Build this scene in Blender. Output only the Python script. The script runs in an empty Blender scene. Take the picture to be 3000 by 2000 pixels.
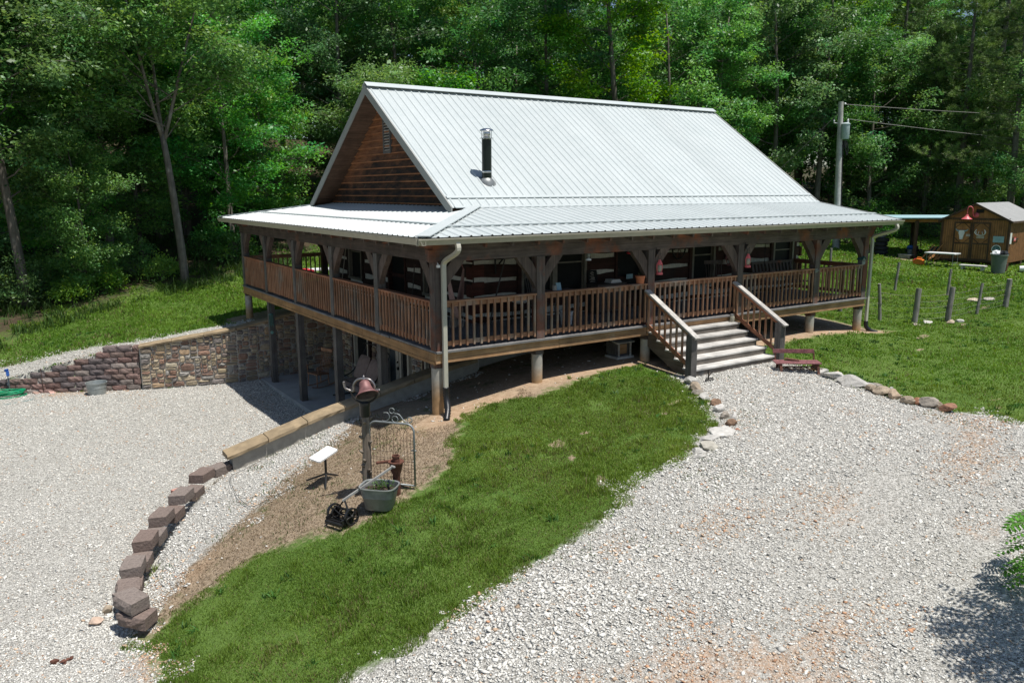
import bpy, math, random
import numpy as np
from mathutils import Vector, Matrix
rng = np.random.default_rng(7)
random.seed(7)
SC = bpy.context.scene
COL = SC.collection
RAD = math.radians

# ------------------------------------------------------------------ camera, sun and sky
CAM = np.array([-6.915, -13.087, 3.0])
YAW, PITCH, ROLL, FPX = 0.5844, 0.18786, -0.003, 2314.65
def cam_axes():
    cy, sy, cp, sp = math.cos(YAW), math.sin(YAW), math.cos(PITCH), math.sin(PITCH)
    fwd = np.array([sy*cp, cy*cp, -sp]); right = np.array([cy, -sy, 0]); up = np.cross(right, fwd)
    cr, sr = math.cos(ROLL), math.sin(ROLL)
    return cr*right+sr*up, -sr*right+cr*up, fwd
RIGHT, UP, FWD = cam_axes()
cd = bpy.data.cameras.new('camera'); cam = bpy.data.objects.new('camera', cd); COL.objects.link(cam)
cd.sensor_width = 36; cd.lens = 36*FPX/3000; cd.clip_end = 1500; cd.clip_start = .1
M3 = Matrix((RIGHT, UP, -FWD)).transposed()
cam.matrix_world = Matrix.Translation(Vector(CAM)) @ M3.to_4x4()
SC.camera = cam
SC.view_settings.view_transform = 'Standard'; SC.view_settings.look = 'None'
SC.view_settings.exposure = .35; SC.view_settings.gamma = 1
SUN = Vector((.12, -.29, 1)).normalized()
w = bpy.data.worlds.new('World'); SC.world = w; w.use_nodes = True
nt = w.node_tree; nt.nodes.clear()
sky = nt.nodes.new('ShaderNodeTexSky'); sky.sky_type = 'NISHITA'; sky.sun_disc = False
sky.sun_elevation = math.asin(SUN.z); sky.sun_rotation = math.atan2(SUN.x, SUN.y)
sky.air_density = 1; sky.dust_density = .6; sky.ozone_density = 1.3
bg = nt.nodes.new('ShaderNodeBackground'); bg.inputs[1].default_value = .074
wo = nt.nodes.new('ShaderNodeOutputWorld')
nt.links.new(sky.outputs[0], bg.inputs[0]); nt.links.new(bg.outputs[0], wo.inputs[0])
sd = bpy.data.lights.new('sun', 'SUN'); sd.energy = 4.5; sd.angle = RAD(.53); sd.color = (1, .965, .91)
so = bpy.data.objects.new('sun', sd); COL.objects.link(so)
so.rotation_euler = SUN.to_track_quat('Z', 'Y').to_euler(); so.location = (0, 0, 40)
try:
    SC.cycles.use_denoising = True
    SC.cycles.max_bounces = 8; SC.cycles.diffuse_bounces = 4; SC.cycles.transmission_bounces = 4
    SC.cycles.transparent_max_bounces = 8; SC.cycles.caustics_reflective = False; SC.cycles.caustics_refractive = False
    SC.cycles.sample_clamp_indirect = 4
except Exception: pass

# ------------------------------------------------------------------ node helper
class N:
    def __init__(s, name):
        s.m = bpy.data.materials.new(name); s.m.use_nodes = True; s.t = s.m.node_tree; s.t.nodes.clear()
        s.out = s.n('OutputMaterial'); s.b = s.n('BsdfPrincipled'); s.l(s.b.outputs[0], s.out.inputs[0])
        s.tc = s.n('TexCoord')
    def n(s, k): return s.t.nodes.new('ShaderNode'+k)
    def l(s, a, b): s.t.links.new(a, b)
    def put(s, sock, v):
        if hasattr(v, 'is_output') or isinstance(v, bpy.types.NodeSocket): s.l(v, sock)
        elif isinstance(v, (tuple, list)) and len(v) == 3 and sock.type == 'RGBA': sock.default_value = (*v, 1)
        else: sock.default_value = v
    def scale(s, vec, v):
        m = s.n('Mapping'); s.l(vec, m.inputs[0]); m.inputs['Scale'].default_value = v; return m.outputs[0]
    def noise(s, scale=5, detail=4, rough=.6, vec=None, dist=0):
        k = s.n('TexNoise'); k.inputs['Scale'].default_value = scale; k.inputs['Detail'].default_value = detail
        k.inputs['Roughness'].default_value = rough; k.inputs['Distortion'].default_value = dist
        s.l(vec if vec is not None else s.tc.outputs['Object'], k.inputs['Vector']); return k.outputs['Fac']
    def vor(s, scale, vec=None, feat='F1', rnd=1):
        k = s.n('TexVoronoi'); k.feature = feat; k.inputs['Scale'].default_value = scale; k.inputs['Randomness'].default_value = rnd
        s.l(vec if vec is not None else s.tc.outputs['Object'], k.inputs['Vector']); return k
    def ramp(s, f, stops):
        k = s.n('ValToRGB'); e = k.color_ramp.elements
        while len(e) > 1: e.remove(e[-1])
        e[0].position = stops[0][0]; e[0].color = s.c4(stops[0][1])
        for p, c in stops[1:]:
            x = e.new(p); x.color = s.c4(c)
        s.put(k.inputs[0], f); return k.outputs[0]
    def c4(s, c): return (c, c, c, 1) if not isinstance(c, (tuple, list)) else (*c[:3], 1)
    def mix(s, f, a, b, mode='MIX'):
        k = s.n('Mix'); k.data_type = 'RGBA'; k.blend_type = mode
        s.put(k.inputs['Factor'], f); s.put(k.inputs[6], a); s.put(k.inputs[7], b); return k.outputs[2]
    def math(s, op, a, b=0, c=None):
        k = s.n('Math'); k.operation = op; s.put(k.inputs[0], a); s.put(k.inputs[1], b)
        if c is not None: s.put(k.inputs[2], c)
        return k.outputs[0]
    def mrange(s, v, a, b, c=0, d=1):
        k = s.n('MapRange'); s.put(k.inputs[0], v)
        for i, x in enumerate((a, b, c, d)): k.inputs[i+1].default_value = x
        return k.outputs[0]
    def attr(s, name, fac=True):
        k = s.n('Attribute'); k.attribute_name = name; return k.outputs['Fac' if fac else 'Color']
    def rand(s): return s.n('ObjectInfo').outputs['Random']
    def hsv(s, col, h=.5, sa=1, v=1):
        k = s.n('HueSaturation'); s.put(k.inputs['Color'], col); s.put(k.inputs['Hue'], h); s.put(k.inputs['Saturation'], sa); s.put(k.inputs['Value'], v); return k.outputs[0]
    def bump(s, h, strength=.3, dist=.02, prev=None):
        k = s.n('Bump'); k.inputs['Strength'].default_value = strength; k.inputs['Distance'].default_value = dist
        s.l(h, k.inputs['Height'])
        if prev is not None: s.l(prev, k.inputs['Normal'])
        s.l(k.outputs[0], s.b.inputs['Normal']); return k.outputs[0]
    def fin(s, col, rough=.7, metal=0, spec=None):
        s.put(s.b.inputs['Base Color'], col); s.put(s.b.inputs['Roughness'], rough); s.put(s.b.inputs['Metallic'], metal)
        if spec is not None: s.b.inputs['Specular IOR Level'].default_value = spec
        return s.m

def wood(name, c1, c2, axis, c3=None, patch=.55, rough=.75, g=1.0, bump=.25):
    """grain runs along axis (0,1,2); c3 shows in large worn patches"""
    k = N(name); sc = [26*g]*3; sc[axis] = 1.4*g
    v = k.scale(k.tc.outputs['Object'], sc)
    off = k.n('VectorMath'); off.operation = 'ADD'; k.l(v, off.inputs[0])
    r = k.math('MULTIPLY', k.rand(), 50); k.l(r, off.inputs[1]); v = off.outputs[0]
    gr = k.noise(1, 5, .65, v)
    col = k.mix(k.mrange(gr, .3, .7), c1, c2)
    big = k.noise(1.3, 4, .6)
    if c3 is not None:
        col = k.mix(k.mrange(big, patch, patch+.12), col, c3)
    blot = k.mrange(k.noise(3.1, 3, .6), .3, .7, .72, 1.2)
    vv = k.math('MULTIPLY', blot, k.mrange(k.rand(), 0, 1, .82, 1.15))
    col = k.hsv(col, v=vv)
    k.bump(gr, bump, .01)
    return k.fin(col, rough, 0, .3)
def plain(name, c, rough=.6, metal=0, var=.25, scale=9, spec=None, bump=0):
    k = N(name); n = k.noise(scale, 4, .6)
    col = k.hsv((*c, 1) if False else k.mix(0, c, c), v=k.mrange(n, .3, .7, 1-var, 1+var))
    if bump: k.bump(n, bump, .01)
    return k.fin(col, rough, metal, spec)
def colattr(name, rough=.8, bump=.4, scale=30, var=.3, spec=.3):
    k = N(name); n = k.noise(scale, 5, .65)
    col = k.hsv(k.attr('col', False), v=k.mrange(n, .25, .75, 1-var, 1+var))
    k.bump(n, bump, .02)
    return k.fin(col, rough, 0, spec)

M = {}
M['rail_x'] = wood('rail wood x', (.27, .125, .068), (.45, .245, .14), 0, (.36, .28, .22), .56)
M['rail_y'] = wood('rail wood y', (.25, .10, .055), (.43, .20, .11), 1, (.28, .21, .16), .58)
M['rail_z'] = wood('baluster wood', (.26, .12, .065), (.43, .25, .15), 2, (.32, .25, .19), .54)
M['post'] = wood('post timber', (.065, .05, .045), (.15, .125, .11), 2, (.17, .068, .042), .52)
M['post_grey'] = wood('grey post timber', (.075, .068, .062), (.15, .14, .13), 2, (.10, .06, .04), .62)
M['beam_x'] = wood('beam timber x', (.06, .045, .04), (.15, .12, .105), 0, (.23, .088, .05), .53)
M['beam_y'] = wood('beam timber y', (.055, .042, .036), (.12, .09, .075), 1, (.17, .075, .042), .60)
M['brace'] = wood('brace timber', (.07, .052, .045), (.16, .12, .10), 2, (.15, .08, .05), .6)
M['rim_x'] = wood('rim board x', (.28, .15, .07), (.47, .285, .15), 0, (.40, .30, .20), .60, g=.8)
M['rim_y'] = wood('rim board y', (.25, .135, .055), (.42, .25, .115), 1, (.40, .31, .20), .60, g=.8)
M['deck_x'] = wood('deck board x', (.17, .165, .16), (.30, .29, .28), 0)
M['deck_y'] = wood('deck board y', (.15, .155, .16), (.26, .265, .27), 1)
M['tread'] = wood('weathered tread', (.40, .385, .36), (.64, .62, .58), 0, (.32, .31, .30), .62, g=.8)
M['riser'] = wood('weathered riser', (.10, .085, .07), (.23, .20, .17), 0, (.16, .16, .16), .6)
M['string'] = wood('stringer', (.10, .075, .055), (.19, .15, .12), 1)
M['hrail'] = wood('handrail wood', (.38, .36, .33), (.60, .57, .52), 1, (.33, .31, .29), .62, g=.8)
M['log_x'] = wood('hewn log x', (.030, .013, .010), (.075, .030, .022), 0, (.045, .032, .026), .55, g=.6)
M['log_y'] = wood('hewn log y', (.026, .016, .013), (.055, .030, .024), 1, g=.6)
M['logend'] = wood('log end', (.06, .018, .013), (.12, .04, .028), 0, (.10, .06, .04), .6, g=.7)
M['soffit'] = wood('soffit board', (.085, .05, .033), (.17, .10, .066), 0)
M['frame'] = plain('window frame paint', (.20, .18, .145), .5, var=.15)
M['trimw'] = plain('door frame paint', (.50, .46, .38), .5, var=.1)
M['chink'] = plain('chinking', (.62, .60, .53), .9, var=.15, scale=14, bump=.4)
M['glass'] = plain('window screen', (.010, .011, .012), .5, var=.3, spec=.15)
M['glassb'] = plain('door glass', (.055, .07, .08), .3, var=.4, scale=1.2, spec=.3)
M['curtain'] = plain('curtain', (.10, .10, .09), .9)
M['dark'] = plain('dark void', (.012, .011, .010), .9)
M['downspout'] = plain('downspout paint', (.47, .45, .37), .45, var=.08, scale=4)
M['oldpost'] = wood('knotty old post', (.10, .08, .062), (.29, .24, .19), 2, (.15, .12, .09), .6, rough=.95, g=.6, bump=.8)
M['gutter'] = plain('gutter paint', (.37, .345, .27), .45, var=.10, scale=4)
M['trim'] = plain('rake trim', (.30, .305, .285), .5, var=.08, scale=3)
M['concrete'] = plain('concrete', (.33, .31, .27), .9, var=.18, scale=6, bump=.3)
M['slab'] = plain('patio slab', (.36, .36, .35), .85, var=.15, scale=2.5, bump=.1)
M['black'] = plain('black metal', (.012, .012, .013), .4, 0, .3)
M['blackm'] = plain('dark iron', (.03, .029, .028), .5, .6, .4)
M['galv'] = plain('galvanised steel', (.25, .26, .255), .5, .5, .28, scale=6)
M['galvd'] = plain('old galvanised steel', (.25, .27, .27), .55, .55, .3, scale=5)
M['steel'] = plain('bright steel', (.55, .55, .56), .22, 1, .1)
M['rust'] = plain('rust', (.115, .045, .028), .85, 0, .5, scale=20, bump=.4)
M['rustp'] = plain('faded oxide paint', (.22, .088, .09), .7, 0, .5, scale=14, bump=.4)
M['rustw'] = plain('rusty wire', (.10, .06, .045), .7, .3, .4)
M['white'] = plain('white plastic', (.78, .79, .78), .35, 0, .05)
M['red'] = plain('red paint', (.55, .035, .055), .35, 0, .15)
M['pink'] = plain('faded red paint', (.62, .12, .13), .45, 0, .2)
M['terra'] = plain('terracotta', (.52, .17, .075), .8, 0, .12)
M['soil'] = plain('potting soil', (.05, .032, .022), .95, 0, .4, scale=30, bump=.6)
M['bellp'] = plain('worn bell paint', (.205, .095, .09), .55, .2, .35, scale=7)
M['bellin'] = plain('bell inside', (.075, .055, .05), .8, .2, .3)
M['yoke'] = plain('yoke iron', (.27, .25, .24), .35, .85, .3, scale=12)
M['cream'] = plain('cream fabric', (.42, .37, .31), .9, 0, .15)
M['pinkcloth'] = plain('pale pink net', (.42, .27, .24), .9, 0, .2)
M['cushion'] = plain('cushion fabric', (.30, .22, .19), .9, 0, .15)
M['hose'] = plain('green hose', (.0, .30, .13), .45, 0, .15)
M['hoseb'] = plain('teal hose', (.03, .16, .17), .5, 0, .2)
M['blue'] = plain('blue paint', (.03, .12, .42), .5, 0, .2)
M['teal'] = plain('teal paint', (.05, .13, .12), .5, .2, .2)
M['skyb'] = plain('pale blue sign paint', (.30, .46, .50), .6, 0, .15)
M['orange'] = plain('orange plastic', (.72, .20, .03), .5, 0, .15)
M['tyre'] = plain('tyre rubber', (.018, .018, .02), .75, 0, .4, scale=20)
M['bin'] = plain('grey green bin', (.13, .16, .14), .6, 0, .12)
M['bark'] = wood('bark', (.09, .078, .066), (.22, .195, .165), 2, (.26, .25, .225), .58, rough=.95, g=.5, bump=.8)
M['cedarpost'] = wood('weathered fence post', (.13, .12, .105), (.36, .34, .31), 2, (.10, .08, .065), .62, rough=.9, g=.8, bump=.6)
M['polew'] = wood('utility pole timber', (.30, .29, .27), (.46, .45, .42), 2, rough=.9, g=.8)
M['shedw'] = wood('shed siding', (.27, .125, .05), (.46, .225, .085), 2, (.31, .16, .07), .6, g=.8)
M['shedd'] = wood('shed trim', (.06, .036, .022), (.12, .075, .045), 2)
M['coping'] = plain('buff coping stone', (.285, .215, .130), .85, 0, .28, scale=4, bump=.5)
M['stone'] = colattr('ledge stone', .85, .6, 22, .3)
M['mortar'] = plain('mortar', (.47, .44, .385), .95, 0, .15, scale=12, bump=.5)
M['block'] = colattr('split face block', .9, .8, 28, .32)
M['rock'] = colattr('field stone', .85, .8, 9, .35)
def leafmat(name, rough=.46, spec=.42, trans=.40, vary=True):
    k = N(name)
    c = k.attr('col', False)
    if vary: c = k.hsv(c, h=k.mrange(k.rand(), 0, 1, .492, .522), sa=k.mrange(k.rand(), 0, 1, .9, 1.12), v=k.mrange(k.math('FRACT', k.math('MULTIPLY', k.rand(), 7.3)), 0, 1, .90, 1.42))
    k.fin(c, rough, 0, spec)
    tr = k.n('BsdfTranslucent'); k.l(k.hsv(c, h=.475, sa=1.15, v=1.5), tr.inputs[0])
    mx = k.n('MixShader'); mx.inputs[0].default_value = trans
    k.l(k.b.outputs[0], mx.inputs[1]); k.l(tr.outputs[0], mx.inputs[2]); k.l(mx.outputs[0], k.out.inputs[0])
    return k.m
M['leaf'] = leafmat('broad leaf')
M['needle'] = leafmat('pine needle', .5, .4, .15)
M['grass'] = leafmat('grass blade', .55, .25, .3, False)
def roofmat():
    k = N('painted steel roof'); n = k.noise(1.2, 5, .65); n2 = k.noise(14, 3, .6)
    c = k.mix(k.mrange(n, .35, .7), (.445, .485, .48), (.475, .51, .505))
    c = k.hsv(c, v=k.mrange(n2, .2, .8, .95, 1.04))
    pn_ = k.n('TexWhiteNoise'); pn_.noise_dimensions = '1D'; sp_ = k.n('SeparateXYZ'); k.l(k.tc.outputs['Object'], sp_.inputs[0])
    k.l(k.math('FLOOR', k.math('DIVIDE', sp_.outputs[0], .9144)), pn_.inputs['W']); c = k.hsv(c, v=k.mrange(pn_.outputs[0], 0, 1, .965, 1.03))
    st_ = k.noise(1, 5, .7, k.scale(k.tc.outputs['Object'], (9, .35, .35))); c = k.mix(k.mrange(st_, .62, .80, 0, .10), c, (.32, .32, .29))
    return k.fin(c, k.mrange(n, .3, .7, .42, .50), 0, .4)
M['roof'] = roofmat()
def gablemat():
    k = N('stained lap siding'); v = k.scale(k.tc.outputs['Object'], (6, 1.3, 9))
    g = k.noise(2.2, 5, .65, v)
    c = k.mix(k.mrange(g, .3, .7), (.15, .058, .027), (.33, .145, .07))
    st = k.noise(.55, 5, .62, k.scale(k.tc.outputs['Object'], (1, 1, 1.6)))
    sep = k.n('SeparateXYZ'); k.l(k.tc.outputs['Object'], sep.inputs[0])
    low = k.mrange(sep.outputs[2], 3.7, 5.7, .30, -.16)
    low = k.math('ADD', low, k.mrange(sep.outputs[1], 1.9, -1.5, -.10, .22))
    m = k.mrange(k.math('ADD', st, low), .48, .68)
    m2 = k.math('MULTIPLY', m, k.mrange(k.noise(2.5, 5, .7, k.scale(k.tc.outputs['Object'], (1, 1, 3))), .25, .6, .55, 1))
    c = k.mix(m2, c, (.022, .018, .016))
    c = k.mix(k.mrange(k.noise(5, 4, .7), .66, .8), c, (.22, .16, .12)); k.bump(g, .3, .01)
    return k.fin(c, .8, 0, .25)
M['gable'] = gablemat()
M['gedge'] = wood('bare siding edge', (.22, .085, .038), (.37, .16, .07), 1, (.10, .05, .03), .58)
# ------------------------------------------------------------------ mesh helpers
LOC = {}
def link(o): COL.objects.link(o); return o
def tag(o, label=None, cat=None, group=None, kind=None):
    for k, v in (('label', label), ('category', cat), ('group', group), ('kind', kind)):
        if v: o[k] = v
    return o
def thing(name, label, cat, loc, group=None):
    o = link(bpy.data.objects.new(name, None)); o.location = loc; o.empty_display_size = .2
    LOC[o.name] = np.array(loc, float)
    return tag(o, label, cat, group)
def nrm(v): v = np.asarray(v, float); return v/max(np.linalg.norm(v), 1e-9)
class MB:
    """collects shapes in world coordinates; build() makes ONE mesh object"""
    def __init__(s): s.v = []; s.f = []; s.c = []; s.cur = None
    def add(s, v, f, col=None):
        n = len(s.v); s.v += [tuple(map(float, p)) for p in v]; s.f += [tuple(i+n for i in q) for q in f]
        s.c += [col if col is not None else s.cur]*len(f)
    def obox(s, c, ax, ay, az, col=None):
        c = np.asarray(c, float); ax, ay, az = map(lambda q: np.asarray(q, float), (ax, ay, az))
        v = [c+i*ax+j*ay+k*az for k in (-1, 1) for j in (-1, 1) for i in (-1, 1)]
        s.add(v, [(0, 2, 3, 1), (4, 5, 7, 6), (0, 1, 5, 4), (2, 6, 7, 3), (0, 4, 6, 2), (1, 3, 7, 5)], col)
    def box(s, x0, x1, y0, y1, z0, z1, col=None):
        s.obox(((x0+x1)/2, (y0+y1)/2, (z0+z1)/2), ((x1-x0)/2, 0, 0), (0, (y1-y0)/2, 0), (0, 0, (z1-z0)/2), col)
    def beam(s, a, b, wd, ht, up=(0, 0, 1), col=None):
        a = np.asarray(a, float); b = np.asarray(b, float); d = nrm(b-a); sd_ = nrm(np.cross(d, up)); u = np.cross(sd_, d)
        s.obox((a+b)/2, (b-a)/2, sd_*wd/2, u*ht/2, col)
    def tube(s, pts, r, n=8, closed=False, cap=True):
        P = [np.asarray(p, float) for p in pts]; R = r if isinstance(r, (list, tuple)) else [r]*len(P)
        rings = []; prev = None
        for i, p in enumerate(P):
            if closed: t = nrm(P[(i+1) % len(P)]-P[i-1])
            else: t = nrm(P[min(i+1, len(P)-1)]-P[max(i-1, 0)])
            if prev is None:
                q = np.array([0, 0, 1.]) if abs(t[2]) < .9 else np.array([1., 0, 0])
            else: q = prev
            a = nrm(q-t*(q@t)); b = np.cross(t, a); prev = a
            rings.append([p+R[i]*(math.cos(2*math.pi*k/n)*a+math.sin(2*math.pi*k/n)*b) for k in range(n)])
        v = [x for g in rings for x in g]; f = []
        m = len(rings)
        for i in range(m if closed else m-1):
            j = (i+1) % m
            for k in range(n): f.append((i*n+k, i*n+(k+1) % n, j*n+(k+1) % n, j*n+k))
        if cap and not closed: f.append(tuple(range(n))[::-1]); f.append(tuple((m-1)*n+k for k in range(n)))
        s.add(v, f)
    def lathe(s, prof, o=(0, 0, 0), axis=(0, 0, 1), n=20, cap=False, sx=1, sy=1, xdir=None, sq=0):
        o = np.asarray(o, float); az = nrm(axis)
        q = np.asarray(xdir, float) if xdir is not None else (np.array([1., 0, 0]) if abs(az[0]) < .9 else np.array([0, 1., 0]))
        ax = nrm(q-az*(q@az)); ay = np.cross(az, ax); v = []; f = []
        for r, z in prof:
            q_ = [1 if not sq else (abs(math.cos(2*math.pi*k/n))**sq+abs(math.sin(2*math.pi*k/n))**sq)**(-1/sq) for k in range(n)]
            v += [o+az*z+r*q_[k]*(sx*math.cos(2*math.pi*k/n)*ax+sy*math.sin(2*math.pi*k/n)*ay) for k in range(n)]
        for i in range(len(prof)-1):
            for k in range(n): f.append((i*n+k, i*n+(k+1) % n, (i+1)*n+(k+1) % n, (i+1)*n+k))
        if cap: f.append(tuple(range(n))[::-1]); f.append(tuple((len(prof)-1)*n+k for k in range(n)))
        s.add(v, f)
    def prism(s, poly, o, u, v, wv, col=None):
        """poly in (u,v) plane at o, extruded along wv"""
        o, u, v, wv = map(lambda q: np.asarray(q, float), (o, u, v, wv)); n = len(poly)
        A = [o+a*u+b*v for a, b in poly]; B = [p+wv for p in A]
        s.add(A+B, [tuple(range(n))[::-1], tuple(range(n, 2*n))]+[(i, (i+1) % n, n+(i+1) % n, n+i) for i in range(n)], col)
    def build(s, name, m, parent=None, smooth=False, angle=None):
        me = bpy.data.meshes.new(name); off = world_loc(parent)
        V = np.asarray(s.v)-off if len(s.v) else np.zeros((0, 3))
        me.from_pydata(V.tolist(), [], s.f)
        me.materials.append(m if not isinstance(m, str) else M[m])
        if any(c is not None for c in s.c):
            at = me.color_attributes.new('col', 'FLOAT_COLOR', 'CORNER'); buf = []
            for c, f in zip(s.c, s.f): buf += list((*(c or (.3, .3, .3)), 1))*len(f)
            at.data.foreach_set('color', buf)
        me.validate(); me.update()
        if smooth:
            me.polygons.foreach_set('use_smooth', [True]*len(me.polygons))
            if angle:
                try: me.set_sharp_from_angle(angle=RAD(angle))
                except Exception: pass
        o = link(bpy.data.objects.new(name, me))
        if parent is not None: o.parent = parent
        return o
def world_loc(o):
    p = np.zeros(3)
    while o is not None: p += np.array(o.location); o = o.parent
    return p
def solo(mb, name, m, label, cat, base, group=None, smooth=False, angle=None):
    """a thing that is one mesh: origin at its base"""
    base = np.asarray(base, float); mb.v = [tuple(np.asarray(p)-base) for p in mb.v]
    o = mb.build(name, m, None, smooth, angle); o.location = base
    return tag(o, label, cat, group)
def move_mesh(o): return o
def smooth_curve(P, n=8):
    P = [np.asarray(p, float) for p in P]; out = []
    for i in range(len(P)-1):
        a, b, c, d = P[max(i-1, 0)], P[i], P[i+1], P[min(i+2, len(P)-1)]
        for k in range(n):
            t = k/n; out.append(.5*((2*b)+(c-a)*t+(2*a-5*b+4*c-d)*t*t+(3*b-a-3*c+d)*t**3))
    out.append(P[-1]); return out
def raw_mesh(name, V, F, nper, m, col=None, parent=None, smooth=False):
    """fast mesh from numpy arrays; F (n,k) same-size faces; col per vertex"""
    me = bpy.data.meshes.new(name); nv, nf = len(V), len(F)
    me.vertices.add(nv); me.vertices.foreach_set('co', np.ascontiguousarray(V, np.float32).ravel())
    me.loops.add(nf*nper); me.loops.foreach_set('vertex_index', np.ascontiguousarray(F, np.int32).ravel())
    me.polygons.add(nf); me.polygons.foreach_set('loop_start', np.arange(0, nf*nper, nper, dtype=np.int32))
    try: me.polygons.foreach_set('loop_total', np.full(nf, nper, np.int32))
    except Exception: pass
    if smooth: me.polygons.foreach_set('use_smooth', np.ones(nf, bool))
    if col is not None:
        at = me.color_attributes.new('col', 'FLOAT_COLOR', 'POINT')
        at.data.foreach_set('color', np.ascontiguousarray(np.c_[col, np.ones(nv)], np.float32).ravel())
    me.update(calc_edges=True)
    if m is not None: me.materials.append(M[m] if isinstance(m, str) else m)
    return me
# ------------------------------------------------------------------ terrain heights
CP=np.array([
(0.1,.1,-1.30),(2.4,.1,-.95),(5.4,.1,-.86),(8.5,.1,-.84),(11.5,.1,-.80),(13.77,.12,-.95),
(2.3,2.2,-1.1),(6,2.5,-.78),(12,2.5,-.78),(6.2,-1.5,-.95),(8.3,-1.5,-.95),(10,-1,-.93),
(-2.35,-2.1,-1.62),(-2.6,-.9,-1.8),(-.8,.6,-1.45),(-2.4,-2.7,-1.66),(1,-1.5,-1.2),(3,-2.5,-1.15),
(-3.2,2.1,-2.3),(-1,2.1,-1.75),(1,2.1,-1.38),(-4.35,.9,-2.41),(-5.1,-.45,-2.56),(-5.6,-1.7,-2.70),
(0,-4,-1.42),(-2.3,-4.3,-1.8),(-4,-3.5,-2.2),(-5.7,-2.6,-2.8),(-4.6,-5.6,-2.3),
(4.2,-3.8,-1.13),(2.2,-4.9,-1.22),(-2.9,-7,-1.9),(0.6,-9.9,-1.6),(4,-8,-1.35),(8,-6.5,-1.2),(9,-3,-1.08),
(-8,-4,-2.85),(-8,-9,-2.7),(-5,-10,-2.3),(-14,-8,-2.85),
(14,6,-.85),(20,0,-.95),(20,-8,-1.2),(27,5,-.8),(34,15,-.3),(40,0,-.8),(30,-15,-1.2),(12,-18,-1.4),(-5,-22,-2.2),
(0.1,13.2,-1.09),(-.75,11.95,-1.18),(-3.4,12.8,-1.57),(-7.1,14.3,-2.40),(-5.4,13.55,-1.98),(-4.5,13.15,-1.74),(-8.6,14.9,-2.50),(-7.2,16.2,-1.95),(-5,16,-1.6),(-2,16,-1.25),(2,17,-.9),(8,17,-.5),(14,14,-.6),
(10.4,39,3.0),(-5,32,1.2),(25,38,2.2),(45,35,1.5),(-12,19,-1.9),(-20,15,-2.5),(-16,27,-.6),(-28,40,2),(60,10,0),(20,60,7),(60,60,6),(-20,65,6)])
CP[:,2]=CP[:,2]
def _tps(r2): 
    return 0.5*r2*np.log(np.maximum(r2,1e-9))
def _fit():
    n=len(CP);X=CP[:,:2]/10
    K=_tps(((X[:,None]-X[None])**2).sum(-1))+1e-4*np.eye(n)
    P=np.c_[np.ones(n),X]
    A=np.block([[K,P],[P.T,np.zeros((3,3))]])
    return np.linalg.solve(A,np.r_[CP[:,2],0,0,0])
_w=_fit()
def U(x,y):
    x=np.asarray(x,float);y=np.asarray(y,float);s=x.shape
    Q=np.c_[x.ravel(),y.ravel()]/10;X=CP[:,:2]/10;out=np.empty(len(Q))
    for i in range(0,len(Q),20000):
        q=Q[i:i+20000]
        out[i:i+20000]=_tps(((q[:,None]-X[None])**2).sum(-1))@_w[:-3]+_w[-3]+q@_w[-2:]
    return out.reshape(s)
COURT=np.array([(2.3,2.4),(-3.4,2.4),(-3.75,2.0),(-4.4,1.05),(-5.2,-.5),(-5.8,-2.0),(-6.2,-3),(-9,-5),(-30,-9),(-30,20),(-12,15.5),(-7.1,13.95),(-3.4,12.65),(-.75,11.85),(2.3,11.65)])
def inside(poly,x,y):
    c=np.zeros(np.shape(x),bool);n=len(poly)
    for i in range(n):
        x1,y1=poly[i];x2,y2=poly[(i+1)%n]
        c^=((y1>y)!=(y2>y))&(x<(x2-x1)*(y-y1)/((y2-y1) if y2!=y1 else 1e-9)+x1)
    return c
def Z(x,y):
    return np.where(inside(COURT,np.asarray(x,float),np.asarray(y,float)),-2.85,U(x,y))

def gz(x, y): return float(U(np.array([x]), np.array([y]))[0])
# ------------------------------------------------------------------ ground: regions, then one sheet split into structures
LAWN = np.array([(-5.65,-2.55),(-5.32,-2.29),(-4.85,-2.26),(-4.32,-2.13),(-3.83,-2.2),(-3.48,-2.35),(-3.09,-2.73),(-2.65,-2.83),(-2.11,-2.73),(-1.45,-2.47),(-.88,-2.16),(-.4,-1.31),(.3,-.5),(.97,-.2),(1.87,-.55),(2.77,-.40),(4.24,-.09),(5.21,-.1),(5.3,-.62),(5.2,-1.2),(5.0,-1.59),(4.82,-2.14),(4.13,-3.23),(3.68,-3.65),(2.69,-4.17),(2.19,-4.55),(1.58,-4.59),(.92,-4.71),(.42,-4.99),(-.09,-5.2),(-.79,-5.32),(-1.39,-5.45),(-1.93,-5.56),(-2.47,-5.63),(-3.05,-5.6),(-3.61,-5.62),(-4.02,-5.6),(-4.4,-5.75),(-4.9,-6.1),(-5.6,-6.0),(-5.9,-4.8),(-5.75,-3.83),(-5.75,-2.91)])
STRIP = np.array([(-.5,2.6),(-.75,2.0),(-1.14,1.6),(-1.69,1.2),(-2.42,.66),(-3.06,.2),(-3.54,-.31),(-4.09,-.76),(-4.59,-1.14),(-4.97,-1.43),(-5.42,-1.89),(-5.7,-2.2),(-5.95,-2.2),(-5.3,-.4),(-4.4,1.1),(-3.4,2.4)])
DRIVE = np.array([(5.3,-1.1),(8.25,-1.1),(8.35,-1.6),(8.45,-2.35),(8.17,-3.44),(8.09,-4.38),(8.27,-5.51),(8.49,-5.97),(8.46,-6.68),(8.9,-9),(11,-13),(22,-26),(-8,-60),(-30,-50),(-30,4),(-9,2),(-6.7,-1.4),(-6.0,-2.4),(-5.75,-2.91),(-5.75,-3.83),(-5.9,-4.8),(-5.6,-6.0),(-4.9,-6.1),(-4.4,-5.75)]+[tuple(p) for p in LAWN[36:19:-1]])
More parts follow.
